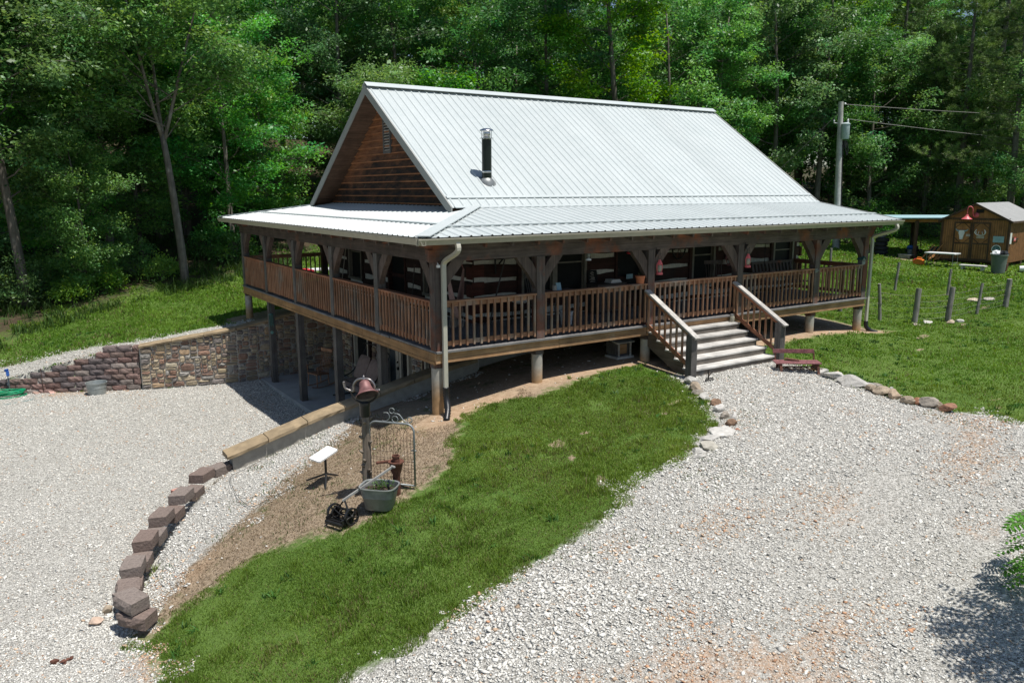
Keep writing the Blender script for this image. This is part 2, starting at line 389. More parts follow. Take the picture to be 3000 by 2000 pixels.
DIRT = np.array([(2.3,2.6),(-3.4,2.6),(-4.4,1.1),(-5.3,-.4),(-5.95,-2.2)]+[tuple(p) for p in LAWN[0:18]]+[(5.3,-1.2),(8.3,-1.2),(8.6,-.35),(11,-.25),(13,-.2),(14.6,-.45),(14.3,.1),(14.3,2.4),(5.5,2.5),(2.3,2.45)])
BACKSTRIP = np.array([(-.2,11.9),(-.75,11.9),(-3.4,12.6),(-7.1,13.9),(-9,14.7),(-9,15.6),(-7.0,15.0),(-4.6,14.0),(-2.2,13.2),(-.2,12.7)])
UNDER = np.array([(-.6,11.8),(-.6,13.9),(14.4,13.9),(14.4,2.4),(2.4,2.4),(2.4,11.6)])
def sdist(poly, x, y):
    x = np.asarray(x, float); y = np.asarray(y, float); d = np.full(x.shape, 1e9)
    for i in range(len(poly)):
        a = poly[i]; b = poly[(i+1) % len(poly)]; e = b-a; L2 = max(e@e, 1e-9)
        t = np.clip(((x-a[0])*e[0]+(y-a[1])*e[1])/L2, 0, 1)
        d = np.minimum(d, (x-a[0]-t*e[0])**2+(y-a[1]-t*e[1])**2)
    return np.where(inside(poly, x, y), 1, -1)*np.sqrt(d)
def forest_edge(x):
    """y beyond which the floor is leaf litter"""
    x = np.asarray(x, float)
    return np.interp(x, [-40, -12, -7, -2, 2, 8, 14, 22, 30, 40, 60], [12, 15.5, 17.2, 20.3, 21.6, 25, 26.5, 26, 23, 20, 15])
def regions(x, y):
    court = sdist(COURT, x, y); st = sdist(STRIP, x, y); dr = sdist(DRIVE, x, y); bs = sdist(BACKSTRIP, x, y)
    grav = np.maximum.reduce([court, st, dr, bs])
    dirt = np.maximum(sdist(DIRT, x, y), sdist(UNDER, x, y)); dirt = np.maximum(dirt, np.where(x > 60, -9, -9))
    leaf = (y-forest_edge(x))-14*np.exp(-((x-11.5)/3.2)**2-((y-41)/3.5)**2)
    # red-brown bare patches with a shape of their own in the drive and lawn
    return np.clip(grav, -2, 2), np.clip(dirt, -2, 2), np.clip(leaf, -4, 4)
def vnoise(x, y, s, seed=0):
    """cheap smooth value noise 0..1"""
    r = np.random.default_rng(seed); T = r.random((64, 64)); u = x*s; v = y*s
    i = np.floor(u).astype(int); j = np.floor(v).astype(int); fu = u-i; fv = v-j
    fu = fu*fu*(3-2*fu); fv = fv*fv*(3-2*fv)
    g = lambda a, b: T[a % 64, b % 64]
    return (g(i, j)*(1-fu)+g(i+1, j)*fu)*(1-fv)+(g(i, j+1)*(1-fu)+g(i+1, j+1)*fu)*fv
def axis(fine0, fine1, step, lo, hi, g):
    a = list(np.arange(fine0, fine1+1e-6, step)); d = step; p = fine0; L = []
    while p > lo: d *= g; p -= d; L.append(p)
    d = step; p = fine1; Rr = []
    while p < hi: d *= g; p += d; Rr.append(p)
    return np.array(L[::-1]+a+Rr)
gx = axis(-12.5, 15.5, .085, -190, 260, 1.075); gy = axis(-12.5, 15.5, .085, -90, 260, 1.075)
GX, GY = np.meshgrid(gx, gy); GZ = Z(GX, GY)
far = np.clip((np.hypot(GX-5, GY)-70)/60, 0, 1)
GZ = np.where(far > 0, (1-far)*np.clip(GZ, -6, 9)+far*np.clip(.09*(GY-20), -3, 9), GZ)
# small undulation so that the lawn is not a perfect sheet
for (a, b, ph, am) in ((.9, .5, .3, .025), (-.6, 1.1, 1.2, .02), (2.1, 1.3, .7, .010), (1.1, -2.3, 2.2, .010)):
    GZ = GZ+am*np.sin(a*GX+b*GY+ph)*np.clip((np.abs(GX-8)+np.abs(GY-5)-5)/8, .15, 1)
inc = inside(COURT, GX, GY)
SG, SDI, SL = regions(GX, GY)
def ground_mat():
    k = N('ground'); P = k.tc.outputs['Object']
    n1 = k.noise(2.3, 6, .68); n2 = k.noise(9, 5, .7); n3 = k.noise(.45, 4, .6); fine = k.noise(42, 4, .7); n4 = k.noise(1.1, 5, .7, dist=.6)
    # grass soil / turf colour under the blades
    turf = k.mix(k.mrange(n2, .3, .7), (.045, .090, .016), (.100, .165, .032))
    turf = k.mix(k.mrange(n3, .38, .62), turf, (.095, .15, .032))
    turf = k.hsv(turf, v=k.mrange(fine, .3, .7, .45, 1.5))
    soil = k.mix(k.mrange(n2, .35, .65), (.17, .115, .075), (.27, .195, .13))
    turf = k.mix(k.mrange(k.math('ADD', k.math('MULTIPLY', n4, .7), k.math('MULTIPLY', n2, .3)), .64, .70), turf, soil)
    # gravel: pale crushed limestone
    vec = k.scale(P, (1, 1, 1))
    v1 = k.vor(44, vec)
    sep = k.n('SeparateColor'); k.l(v1.outputs['Color'], sep.inputs[0])
    g = k.ramp(sep.outputs[0], [(0, (.22, .21, .185)), (.3, (.40, .385, .345)), (.6, (.53, .51, .46)), (1, (.66, .64, .59))])
    edge = k.mrange(v1.outputs['Distance'], .25, .62, 1, .66)
    g = k.hsv(g, v=edge)
    clay = k.mix(k.mrange(n2, .3, .7), (.33, .19, .105), (.50, .34, .22))
    nb = k.noise(.62, 5, .66, dist=.4)
    ca = k.attr('clay')
    cm = k.mrange(k.math('ADD', k.math('MULTIPLY', nb, .75), k.math('MULTIPLY', k.math('MULTIPLY', ca, k.mrange(k.noise(3.2, 5, .72, dist=.5), .36, .60)), .42)), .52, .72)
    cm = k.math('MULTIPLY', cm, k.mrange(sep.outputs[1], .1, .7, .75, .35))
    g = k.mix(cm, g, clay)
    # dirt bed: dead grass, crumbs
    d = k.mix(k.mrange(n2, .3, .7), (.19, .142, .098), (.32, .25, .172))
    d = k.mix(k.mrange(fine, .5, .72), d, (.33, .27, .20))
    d = k.mix(k.mrange(n1, .56, .66), d, (.075, .10, .032))
    sand = k.mix(k.mrange(n2, .3, .7), (.30, .195, .12), (.46, .34, .23))
    d = k.mix(k.attr('sand'), d, sand)
    d = k.hsv(d, v=k.mrange(fine, .25, .75, .7, 1.25))
    # leaf litter
    lt = k.mix(k.mrange(n2, .35, .65), (.035, .026, .017), (.085, .060, .038))
    lt = k.mix(k.mrange(n1, .50, .62), lt, (.04, .08, .018))
    w1 = k.math('ADD', k.math('MULTIPLY', k.math('SUBTRACT', n1, .5), .85), k.math('MULTIPLY', k.math('SUBTRACT', n2, .5), .6))
    def msk(a, amp, w_=.10): return k.mrange(k.math('ADD', k.attr(a), k.math('MULTIPLY', w1, amp)), -w_, w_)
    c = k.mix(msk('leaf', 6, .8), turf, lt)
    c = k.mix(msk('dirt', 1.0), c, d)
    c = k.mix(msk('grav', .75), c, g)
    gm = msk('grav', .75)
    bh = k.math('MULTIPLY', k.mrange(v1.outputs['Distance'], 0, .7, 1, 0), gm)
    bh2 = k.math('ADD', bh, k.math('MULTIPLY', fine, .6))
    k.bump(bh2, .55, .03)
    return k.fin(c, .95, 0, .15)
M['ground'] = ground_mat()
def blob(x, y, L):
    o = np.zeros(np.shape(x))
    for bx, by, rx, ry, an, a in L:
        c, s = math.cos(an), math.sin(an); u = (x-bx)*c+(y-by)*s; v = -(x-bx)*s+(y-by)*c
        o = np.maximum(o, a*np.exp(-(u/rx)**2-(v/ry)**2))
    return o
def clay_at(x, y): return blob(x, y, [(-1.4,-8.3,1.6,.8,-.4,1),(.2,-8.6,1.2,.6,.3,.8),(-2.6,-7.6,.9,.5,0,.7),(5.5,-7.2,1.6,.7,.5,.75),(6.8,-6.6,1.2,.5,.4,.9),(2.7,-7.0,.9,.4,.2,.7),(.9,-6.2,.7,.35,.5,.5),(3.6,-8.3,.6,.35,.2,.6),(-.6,-5.9,.6,.25,.6,.7),(-5.6,-3.2,.8,.6,.4,1),(-6.3,-3.9,.9,.4,.3,.8),(-5.3,-2.4,.5,.25,.6,.6),(-3.9,-.7,.7,.25,.7,.5),(-2.9,.1,.6,.2,.6,.55),(-2.0,1.1,.8,.25,.5,.7),(-5.3,13.1,.9,.3,-.3,.9),(-1.2,-6.4,.8,.4,.3,.6)])
def sand_at(x, y): return np.clip(blob(x, y, [(.6,-.15,1.5,.45,.1,1.2),(3.2,.3,1.8,.6,0,1.2),(5,.4,1.5,.8,0,1),(10,-.1,1.6,.4,0,1.2),(12.5,0,1.6,.5,0,1.2),(14.5,-.35,.9,.3,0,1),(-1.6,1.6,.9,.3,.4,.8),(-4.9,-1.6,.5,.2,.6,.6)]), 0, 1)
BARE = [(.95,-2.6,.35,.2,.6),(1.55,-2.55,.2,.12,.2),(4.0,-2.35,.32,.18,.2),(3.4,-2.75,.2,.15,.2),(.55,-4.25,.5,.16,.9),(.8,-3.2,.28,.12,.7),(2.8,-1.6,.25,.15,0),(2.4,-3.4,.2,.1,.3),(17.5,-.9,.8,.18,.2),(21.5,.2,1.6,.2,.1),(23,2.6,1.8,.18,.05),(20,3.6,1.5,.15,0),(34,13.5,.9,.4,.2),(32.5,6.0,2.5,.5,1.4),(33.5,10,2.5,1.6,1.3),(14.6,-1.3,.8,.15,.2),(13,-2.2,.5,.12,.2)]
GDIRT = np.maximum(SDI, blob(GX, GY, [(a, b, c*.8, d*.8, e, 1.3) for a, b, c, d, e in BARE])*1.0-.95+(vnoise(GX, GY, 5, 71)-.5)*.9+(vnoise(GX, GY, 9, 72)-.5)*.6)
attrs = {'grav': SG, 'dirt': GDIRT, 'leaf': SL, 'clay': clay_at(GX, GY), 'sand': sand_at(GX, GY)}
ny, nx = GX.shape
idx = np.arange(nx*ny).reshape(ny, nx)
quads = np.stack([idx[:-1, :-1], idx[:-1, 1:], idx[1:, 1:], idx[1:, :-1]], -1).reshape(-1, 4)
def cellmean(A): return (A[:-1, :-1]+A[1:, 1:]+A[:-1, 1:]+A[1:, :-1]).reshape(-1)/4
cg, cdm, cl = cellmean(SG), cellmean(SDI), cellmean(SL)
cxm, cym = cellmean(GX), cellmean(GY)
ccourt = inside(COURT, cxm, cym) | (sdist(STRIP, cxm, cym) > 0)
kind = np.where(cg > 0, np.where(ccourt, 1, 2), np.where(cdm > 0, 3, np.where(cl > 0, 4, 0)))
for ki, nm in enumerate(('lawn', 'gravel_yard', 'gravel_drive', 'dirt_ground', 'forest_ground')):
    q = quads[kind == ki]
    if not len(q): continue
    used, inv = np.unique(q.ravel(), return_inverse=True)
    V = np.stack([GX.ravel()[used], GY.ravel()[used], GZ.ravel()[used]], -1)
    me = raw_mesh(nm, V, inv.reshape(-1, 4), 4, 'ground', smooth=True)
    for an, A in attrs.items():
        at = me.attributes.new(an, 'FLOAT', 'POINT'); at.data.foreach_set('value', np.ascontiguousarray(A.ravel()[used], np.float32))
    o = link(bpy.data.objects.new(nm, me)); o['kind'] = 'structure'

# ------------------------------------------------------------------ loose gravel, grass blades, litter (nobody could count them)
def in_view(x, y, z, m=60):
    P = np.stack([x, y, z], -1)-CAM; d = P@FWD
    px = 1500+FPX*(P@RIGHT)/np.maximum(d, .1); py = 1000-FPX*(P@UP)/np.maximum(d, .1)
    return (d > 1) & (px > -m) & (px < 3000+m) & (py > -m) & (py < 2000+m), d
def ground_z(x, y):
    z = Z(x, y)
    for (a, b, ph, am) in ((.9, .5, .3, .025), (-.6, 1.1, 1.2, .02), (2.1, 1.3, .7, .010), (1.1, -2.3, 2.2, .010)):
        z = z+am*np.sin(a*x+b*y+ph)*np.clip((np.abs(x-8)+np.abs(y-5)-5)/8, .15, 1)
    return z
def scatter(n, x0, x1, y0, y1): return rng.uniform(x0, x1, n), rng.uniform(y0, y1, n)
# stones
TRK = [(1.6, -7.6, 7, .32, .33, 1), (2.1, -9.0, 7, .32, .33, 1), (6.2, -4.3, 3.2, .3, .9, .8), (5.0, -5.2, 3.2, .3, .9, .8), (-5.2, 5.2, 6, .35, 1.25, .9), (-6.7, 5.4, 6, .35, 1.25, .9)]
xs, ys, rs = [], [], []
for (n, x0, x1, y0, y1) in ((330000, -9, 9, -11, -1), (250000, -9, 2.3, -3, 15.8)):
    x, y = scatter(n, x0, x1, y0, y1); z = ground_z(x, y); v, d = in_view(x, y, z)
    g, di, lf = regions(x, y)
    ok = v & (g+(vnoise(x, y, 1.9, 3)-.5)*.8+(vnoise(x, y, 7, 4)-.5)*.4 > -.12) & (rng.random(n) < np.clip(15/d, .25, 1)*np.clip(1.12-.40*clay_at(x, y)-1.1*np.maximum(vnoise(x, y, .55, 19)*.7+vnoise(x, y, 2.2, 18)*.3-.55, 0)*2-.55*blob(x, y, TRK), .15, 1)) & ~((x > -.05) & (y > 2.5) & (y < 11.8) & (x < 2.4) & (y > 6.3))
    x, y = x[ok], y[ok]; xs.append(x); ys.append(y); rs.append(np.clip(.0105+.0003*d[ok], .011, .018)*rng.lognormal(0, .40, len(x))*(.84+.42*blob(x, y, [(-2.3, -6.4, 1.9, .9, -.1, 1), (-5.4, -.6, 1.3, .5, 1.0, .5), (2.4, -5.2, 1.3, .5, .3, .5)])))
# strays on dirt and at lawn edges
x, y = scatter(9000, -6, 14.5, -6, 3); g, di, lf = regions(x, y); ok = ((g > -.5) & (rng.random(9000) < .55*np.exp(g*4.0))) | ((di > 0) & (rng.random(9000) < .16))
xs.append(x[ok]); ys.append(y[ok]); rs.append(.015*rng.lognormal(0, .4, ok.sum()))
x = np.concatenate(xs); y = np.concatenate(ys); r = np.clip(np.concatenate(rs), .006, .040); n = len(x); z = ground_z(x, y)
OCT = np.array([(1, 0, 0), (.2, 1, 0), (-1, .1, 0), (-.1, -1, 0), (.25, .15, 1), (-.2, -.1, -1)], float)
OF = np.array([(0, 1, 4), (1, 2, 4), (2, 3, 4), (3, 0, 4), (1, 0, 5), (2, 1, 5), (3, 2, 5), (0, 3, 5)])
S = OCT[None]*(1+rng.uniform(-.38, .38, (n, 6, 3)))+rng.uniform(-.12, .12, (n, 6, 3))
S *= (r[:, None]*np.array([1.15, .85, .40])[None]*rng.uniform(.7, 1.3, (n, 3)))[:, None]
an = rng.uniform(0, 6.28, n); ca, sa = np.cos(an), np.sin(an)
tx = rng.normal(0, .35, n)
Sx = S[:, :, 0]*ca[:, None]-S[:, :, 1]*sa[:, None]; Sy = S[:, :, 0]*sa[:, None]+S[:, :, 1]*ca[:, None]; Sz = S[:, :, 2]+Sx*tx[:, None]
V = np.stack([Sx+x[:, None], Sy+y[:, None], Sz+(z+.2*r)[:, None]], -1)
tone = np.clip(rng.normal(.60, .115, n), .20, .78)
cl_ = np.clip(clay_at(x, y)*1.0+(vnoise(x, y, 1.1, 8)-.68)*1.0, 0, 1)
wm = rng.random(n) < .03+.8*cl_
base = np.stack([tone, tone*.97, tone*.885], -1)
warm = np.stack([tone*.90, tone*.66, tone*.46], -1); warm2 = np.stack([tone*.74, tone*.42, tone*.25], -1)
w2 = rng.random(n) < .22
base[wm] = np.where(w2[wm, None], warm2[wm], warm[wm])
colr = np.repeat(base[:, None], 6, 1).reshape(-1, 3)
def stonemat():
    k = N('crushed limestone'); k.fin(k.attr('col', False), .85, 0, .3); return k.m
M['pebble'] = stonemat()
me = raw_mesh('gravel_stones', V.reshape(-1, 3), (OF[None]+6*np.arange(n)[:, None, None]).reshape(-1, 3), 3, 'pebble', colr)
tag(link(bpy.data.objects.new('gravel', me)), 'loose crushed pale limestone gravel covering the yard and drive', 'gravel', kind='stuff')
# grass
def blades(x, y, h, wd, col, lean=.45):
    n = len(x); z = ground_z(x, y)-.006
    a = rng.uniform(0, 6.28, n); dx, dy = np.cos(a)*wd, np.sin(a)*wd
    la = rng.uniform(0, 6.28, n); lm = h*np.abs(rng.normal(0, lean, n)); lx, ly = np.cos(la)*lm, np.sin(la)*lm
    hh = h*rng.uniform(.6, 1.15, n)
    V = np.empty((n, 5, 3))
    V[:, 0] = np.stack([x-dx, y-dy, z], -1); V[:, 1] = np.stack([x+dx, y+dy, z], -1)
    V[:, 2] = np.stack([x+dx*.8+lx*.4, y+dy*.8+ly*.4, z+hh*.62], -1); V[:, 3] = np.stack([x-dx*.8+lx*.4, y-dy*.8+ly*.4, z+hh*.62], -1)
    V[:, 4] = np.stack([x+lx, y+ly, z+hh], -1)
    b = 5*np.arange(n)[:, None]
    T = np.concatenate([b+np.array([[0, 1, 2]]), b+np.array([[0, 2, 3]]), b+np.array([[3, 2, 4]])], 0)
    return V.reshape(-1, 3), T, np.repeat(col, 5, 0)
def grass_field(n, x0, x1, y0, y1, dref, kmin, h0, w0, extra=None, dmin=0, dmax=200):
    x, y = scatter(n, x0, x1, y0, y1); z = ground_z(x, y); v, d = in_view(x, y, z, 100)
    g, di, lf = regions(x, y)
    bare = (blob(x, y, [(a, b, c, e, f, 1.3) for a, b, c, e, f in BARE])-.88+(vnoise(x, y, 5, 71)-.5)*.9+(vnoise(x, y, 9, 72)-.5)*.7) > 0
    w1 = (vnoise(x, y, 2.3, 5)-.5)*.55+(vnoise(x, y, 8, 6)-.5)*.4
    p = np.clip(dref/d, kmin, 1)*np.clip(1.12-1.5*np.maximum(vnoise(x, y, 1.15, 11)*.45+vnoise(x, y, 4.5, 12)*.55-.54, 0)*2.2, .25, 1)
    ok = v & (g < w1*.5+.02) & (di < w1*.9-.02) & (lf < w1*6+.3) & (rng.random(n) < p) & (d > dmin) & (d < dmax)
    ok &= ~(bare & (rng.random(n) > .30)); ok &= ~((x > -.3) & (x < 14.3) & (y > -.05) & (y < 13.7))
    if extra is not None: ok &= extra(x, y)
    x, y, d = x[ok], y[ok], d[ok]; m = len(x)
    t = np.clip(vnoise(x, y, .7, 21)*.55+vnoise(x, y, 3, 22)*.3+rng.normal(.5, .25, m)*.3, 0, 1.2)
    t = np.clip(t*.75+.55*(vnoise(x, y, .42, 23)-.42)+.35*(vnoise(x, y, 1.4, 24)-.5), 0, 1.25)
    c = np.stack([.094+.135*t, .182+.140*t, .024+.034*t], -1)
    c[:, 1] *= np.where(d > 17, 1.14, 1); dry = rng.random(m) < .06+.7*np.clip(vnoise(x, y, .9, 31)*.6+vnoise(x, y, 3.1, 32)*.4-.52, 0, 1)+.14*blob(x, y, [(-.6, -3.6, 2.0, .5, .35, 1)])
    c[dry] = np.array([.21, .18, .085])*rng.uniform(.7, 1.2, (dry.sum(), 1))
    h = .62*h0*(.6+.8*vnoise(x, y, 1.6, 41))*(1+.9*(vnoise(x, y, 5.5, 42) > .73))*rng.lognormal(0, .25, m)
    wd = w0*np.clip(d/14, .8, 4)*rng.uniform(.7, 1.3, m)
    return blades(x, y, h, wd, c)
parts = [grass_field(560000, -6.4, 6, -6.6, .4, 14, .4, .060, .0052),
         grass_field(620000, 8, 27, -12, 16, 19, .3, .055, .0066),
         grass_field(240000, 24, 60, -5, 34, 40, .3, .085, .013),
         grass_field(260000, -16, 4, 12, 23, 30, .3, .080, .0075),
         grass_field(120000, 0, 32, 13.8, 30, 40, .4, .11, .012)]
# sparse green tufts in the dead bed and along the gravel edge
x, y = scatter(26000, -5.6, 14.5, -3, 2.6); g, di, lf = regions(x, y)
ok = (di > .05) & (vnoise(x, y, 1.7, 51)*.6+vnoise(x, y, 6, 52)*.4 > .60) & (sand_at(x, y) < .5) & ~((y > .3) & (x > -.5))
x, y = x[ok], y[ok]; m = len(x); c = np.array([.05, .115, .02])*rng.uniform(.6, 1.4, (m, 1)); parts.append(blades(x, y, np.full(m, .06), np.full(m, .005), c))
x, y = scatter(70000, -5.6, 2, -3, 2.3); g, di, lf = regions(x, y); ok = (di > .02) & (sand_at(x, y) < .6) & ~((y > .2) & (x > -.6)) & (g < .02)
x, y = x[ok], y[ok]; m = len(x); c = np.array([.31, .245, .16])*rng.uniform(.45, 1.25, (m, 1)); parts.append(blades(x, y, np.full(m, .035), np.full(m, .0045), c, 1.3))
x, y = scatter(60000, -3, 8.4, -7.5, -1); g, di, lf = regions(x, y)
ok = (g > -.05) & (g < 1.1) & (vnoise(x, y, 1.3, 61)*.5+vnoise(x, y, 9, 62)*.5 > .68) & (rng.random(len(x)) < np.exp(-1.6*g))
x, y = x[ok], y[ok]; m = len(x); c = np.array([.06, .115, .022])*rng.uniform(.6, 1.3, (m, 1)); parts.append(blades(x, y, np.full(m, .045), np.full(m, .005), c))
# broad leaved weeds and clover in the lawn
x, y = scatter(5200, -6, 27, -7, 16); v, d = in_view(x, y, ground_z(x, y)); g, di, lf = regions(x, y)
ok = v & (g < -.08) & (di < -.05) & (lf < 0) & (d < 34) & (vnoise(x, y, .8, 81)*.6+vnoise(x, y, 2.6, 82)*.4 > .5)
x, y = x[ok], y[ok]; m = len(x); q = 16; X = np.repeat(x, q)+rng.normal(0, .035, m*q); Y = np.repeat(y, q)+rng.normal(0, .035, m*q)
c = np.array([.055, .135, .028])*np.repeat(rng.uniform(.65, 1.5, m), q)[:, None]; parts.append(blades(X, Y, np.full(m*q, .075)*np.repeat(rng.uniform(.5, 1.25, m), q), np.full(m*q, .011), c, .9))
Vs, Ts, Cs, o_ = [], [], [], 0
for v_, t_, c_ in parts: Vs.append(v_); Ts.append(t_+o_); Cs.append(c_); o_ += len(v_)
me = raw_mesh('grass_blades', np.concatenate(Vs), np.concatenate(Ts), 3, 'grass', np.concatenate(Cs))
tag(link(bpy.data.objects.new('grass', me)), 'short green lawn grass with dry tufts around the house', 'grass', kind='stuff')
# ------------------------------------------------------------------ the log house
L_, D_ = 13.82, 13.4            # porch deck: front length, depth
EX0, EX1, EY0, EY1, EZ = -.464, 14.5, -.47, 13.87, 2.187
SP = .168                       # porch roof slope
RX0, RX1, RY0, RY1, RZ0 = 1.667, 14.5, 2.23, 11.17, 2.642
RYM, RZ1 = 6.70, 5.681
WX0, WX1, WY0, WY1 = 2.3, 14.0, 2.45, 10.95
def pz(d): return EZ+SP*d
house = thing('log_house', 'log house with pale steel roof, wraparound wooden porch and stone basement', 'house', (7.2, 6.7, -.9))
H = house
def part(mb, name, m, parent=H, label=None, **k):
    o = mb.build(name, m, parent, **k)
    if label: o['label'] = label
    return o
RIBP = .2286
def rib_profile(a0, a1):
    """(coord, height) of a ribbed steel sheet between a0 and a1"""
    P = []; a = a0; P.append((a0, 0))
    x = a0+.09
    while x < a1-.05:
        P += [(x-.030, 0), (x-.011, .022), (x+.011, .022), (x+.030, 0)]
        P += [(x+.0762, 0), (x+.0822, .004), (x+.0882, 0)]
        P += [(x+.1462, 0), (x+.1522, .004), (x+.1582, 0)]; x += RIBP
    P = [p for p in P if p[0] < a1]; P.append((a1, 0)); return P
def sheet(mb, prof, fn):
    """fn(a) -> (low point, high point, up vector) of the sheet line at coordinate a"""
    v = []
    for a, h in prof:
        lo, hi, u = fn(a); u = np.asarray(u)
        v += [np.asarray(lo)+h*u, np.asarray(hi)+h*u]
    mb.add(v, [(2*i, 2*i+2, 2*i+3, 2*i+1) for i in range(len(prof)-1)])
def ux(P, sgn): return P
# main roof, both slopes
sl = (RZ1-RZ0)/(RYM-RY0); nrmf = nrm((0, -sl, 1)); nrmb = nrm((0, sl, 1))
mb = MB(); sheet(mb, rib_profile(RX0, RX1), lambda a: ((a, RY0, RZ0), (a, RYM, RZ1), nrmf))
m2 = MB(); sheet(m2, rib_profile(RX0, RX1), lambda a: ((a, RYM, RZ1), (a, RY1, RZ0), nrmb)); mb.add(m2.v, m2.f)
roof = part(mb, 'main_roof', 'roof')
mb = MB(); mb.beam((RX0-.03, RYM-.085, RZ1-.010), (RX1+.03, RYM-.085, RZ1-.010), .20, .012, nrmf); mb.beam((RX0-.03, RYM+.085, RZ1-.010), (RX1+.03, RYM+.085, RZ1-.010), .20, .012, nrmb)
mb.v = [tuple(np.array(p)+(0, 0, .045)) for p in mb.v]; part(mb, 'ridge_cap', 'roof', roof)
def slope_pt(y, dz=0): return RZ1-sl*abs(y-RYM)+dz
mb = MB()   # soffit boards under both slopes, over the gable overhang
for sg in (-1, 1):
    mb.beam((RX0+.03, RYM, RZ1-.13), (RX0+.03, RYM+sg*(RYM-RY0-.03), RZ1-.13-sl*(RYM-RY0-.03)), .001, .001)
mb = MB()
for sg in (-1, 1):
    n_ = 22
    for i in range(n_):
        t0, t1 = i/n_, (i+1)/n_-.0016; y0 = RYM+sg*t0*(RYM-RY0); y1 = RYM+sg*t1*(RYM-RY0)
        j = .004*(i % 3)
        mb.add([(x, y, slope_pt(y, -.10-d-j)) for x in (RX0+.04, RX1-.04) for y in (y0, y1) for d in (0, .03)],
               [(0, 1, 3, 2), (4, 6, 7, 5), (0, 4, 5, 1), (2, 3, 7, 6), (0, 2, 6, 4), (1, 5, 7, 3)])
part(mb, 'soffit', 'soffit', roof)
mb = MB()
for x in (RX0, RX1):
    for sg in (-1, 1):
        y1 = RYM+sg*(RYM-RY0+.0); a = (x, RYM, RZ1-.10); b = (x, y1, RZ0-.10); o_ = -.018 if x == RX0 else .018
        mb = MB(); mb.add([(x+o_*k, y, slope_pt(y, d)) for k in (0, 2) for y in (RYM, y1) for d in (.022, -.20)],
               [(0, 1, 3, 2), (4, 6, 7, 5), (0, 4, 5, 1), (2, 3, 7, 6), (0, 2, 6, 4), (1, 5, 7, 3)])
        part(mb, 'rake_trim', 'trim', roof)
mb = MB()   # transition flashing near the foot of the main slope
for y in (RY0+.30,): mb.beam((RX0+.02, y, slope_pt(y, .028)), (RX1-.02, y, slope_pt(y, .028)), .085, .022, nrmf)
mb.beam((RX0+.05, RY0-.02, RZ0+.018), (RX1, RY0-.02, RZ0+.018), .10, .016, nrm((0, -.4, 1)))
part(mb, 'roof_flashing', 'roof', roof)
# porch roof planes
pn = nrm((0, -SP, 1)); pb = nrm((0, SP, 1)); pl_ = nrm((-SP, 0, 1))
def f_front(a): d = min(2.82, a-EX0); return (a, EY0, EZ), (a, EY0+d, pz(d)), pn
def f_back(a): d = min(2.82, a-EX0); return (a, EY1-d, pz(d)), (a, EY1, EZ), pb
def f_left(a): d = min(2.80, a-EY0, EY1-a); return (EX0+d, a, pz(d)), (EX0, a, EZ), pl_
pr = {}
for nm, fn, a0, a1 in (('front', f_front, EX0, EX1), ('back', f_back, EX0, EX1), ('left', f_left, EY0, EY1)):
    P = rib_profile(a0, a1); br = [EX0+2.82] if nm != 'left' else [EY0+2.8, EY1-2.8]
    pa = [q_[0] for q_ in P]; pb_ = [q_[1] for q_ in P]; P = sorted(P+[(b, float(np.interp(b, pa, pb_))) for b in br]); mb = MB(); sheet(mb, P, fn); pr[nm] = part(mb, 'porch_roof', 'roof')
    if nm == 'left': mb_f = [tuple(reversed(f)) for f in mb.f]
mb = MB()
mb.beam((EX0+.0, EY0+.0, EZ+.03), (EX0+2.72, EY0+2.72, pz(2.72)+.03), .27, .02, (0, 0, 1))
part(mb, 'hip_cap', 'roof', pr['front'])
mb = MB(); mb.beam((EX0, EY1, EZ+.03), (EX0+2.72, EY1-2.72, pz(2.72)+.03), .27, .02, (0, 0, 1)); part(mb, 'hip_cap', 'roof', pr['left'])
mb = MB(); d = .78; mb.beam((EX0+d+.12, EY0+d, pz(d)+.032), (EX1-.03, EY0+d, pz(d)+.032), .075, .024, pn); part(mb, 'seam_strip', 'roof', pr['front'])
mb = MB(); d = .95; mb.beam((EX0+d, EY0+d+.12, pz(d)+.032), (EX0+d, EY1-d-.1, pz(d)+.032), .075, .024, pl_); part(mb, 'seam_strip', 'roof', pr['left'])
mb = MB()   # right end trim of front and back porch roofs
for y0, y1 in ((EY0, RY0), (EY1, RY1)):
    z1 = pz(abs(y1-y0)); mb = MB(); mb.beam((EX1+.004, y0, EZ-.06), (EX1+.004, y1, z1-.06), .03, .16); part(mb, 'rake_trim', 'trim', pr['front' if y0 < 5 else 'back'])
# porch ceilings (dark boards a hand below the steel)
mb = MB(); o_ = -.09
q = lambda x, y, d: (x, y, pz(d)+o_)
e = .06
mb.add([q(EX0+e, EY0+e, e), q(EX1-e, EY0+e, e), q(EX1-e, EY0+2.75, 2.75), q(EX0+2.75, EY0+2.75, 2.75)], [(0, 1, 2, 3)])
mb.add([q(EX0+e, EY0+e, e), q(EX0+2.75, EY0+2.75, 2.75), q(EX0+2.75, EY1-2.75, 2.75), q(EX0+e, EY1-e, e)], [(0, 1, 2, 3)])
mb.add([q(EX0+e, EY1-e, e), q(EX0+2.75, EY1-2.75, 2.75), q(EX1-e, EY1-2.75, 2.75), q(EX1-e, EY1-e, e)], [(0, 1, 2, 3)])
part(mb, 'porch_ceiling', 'soffit')
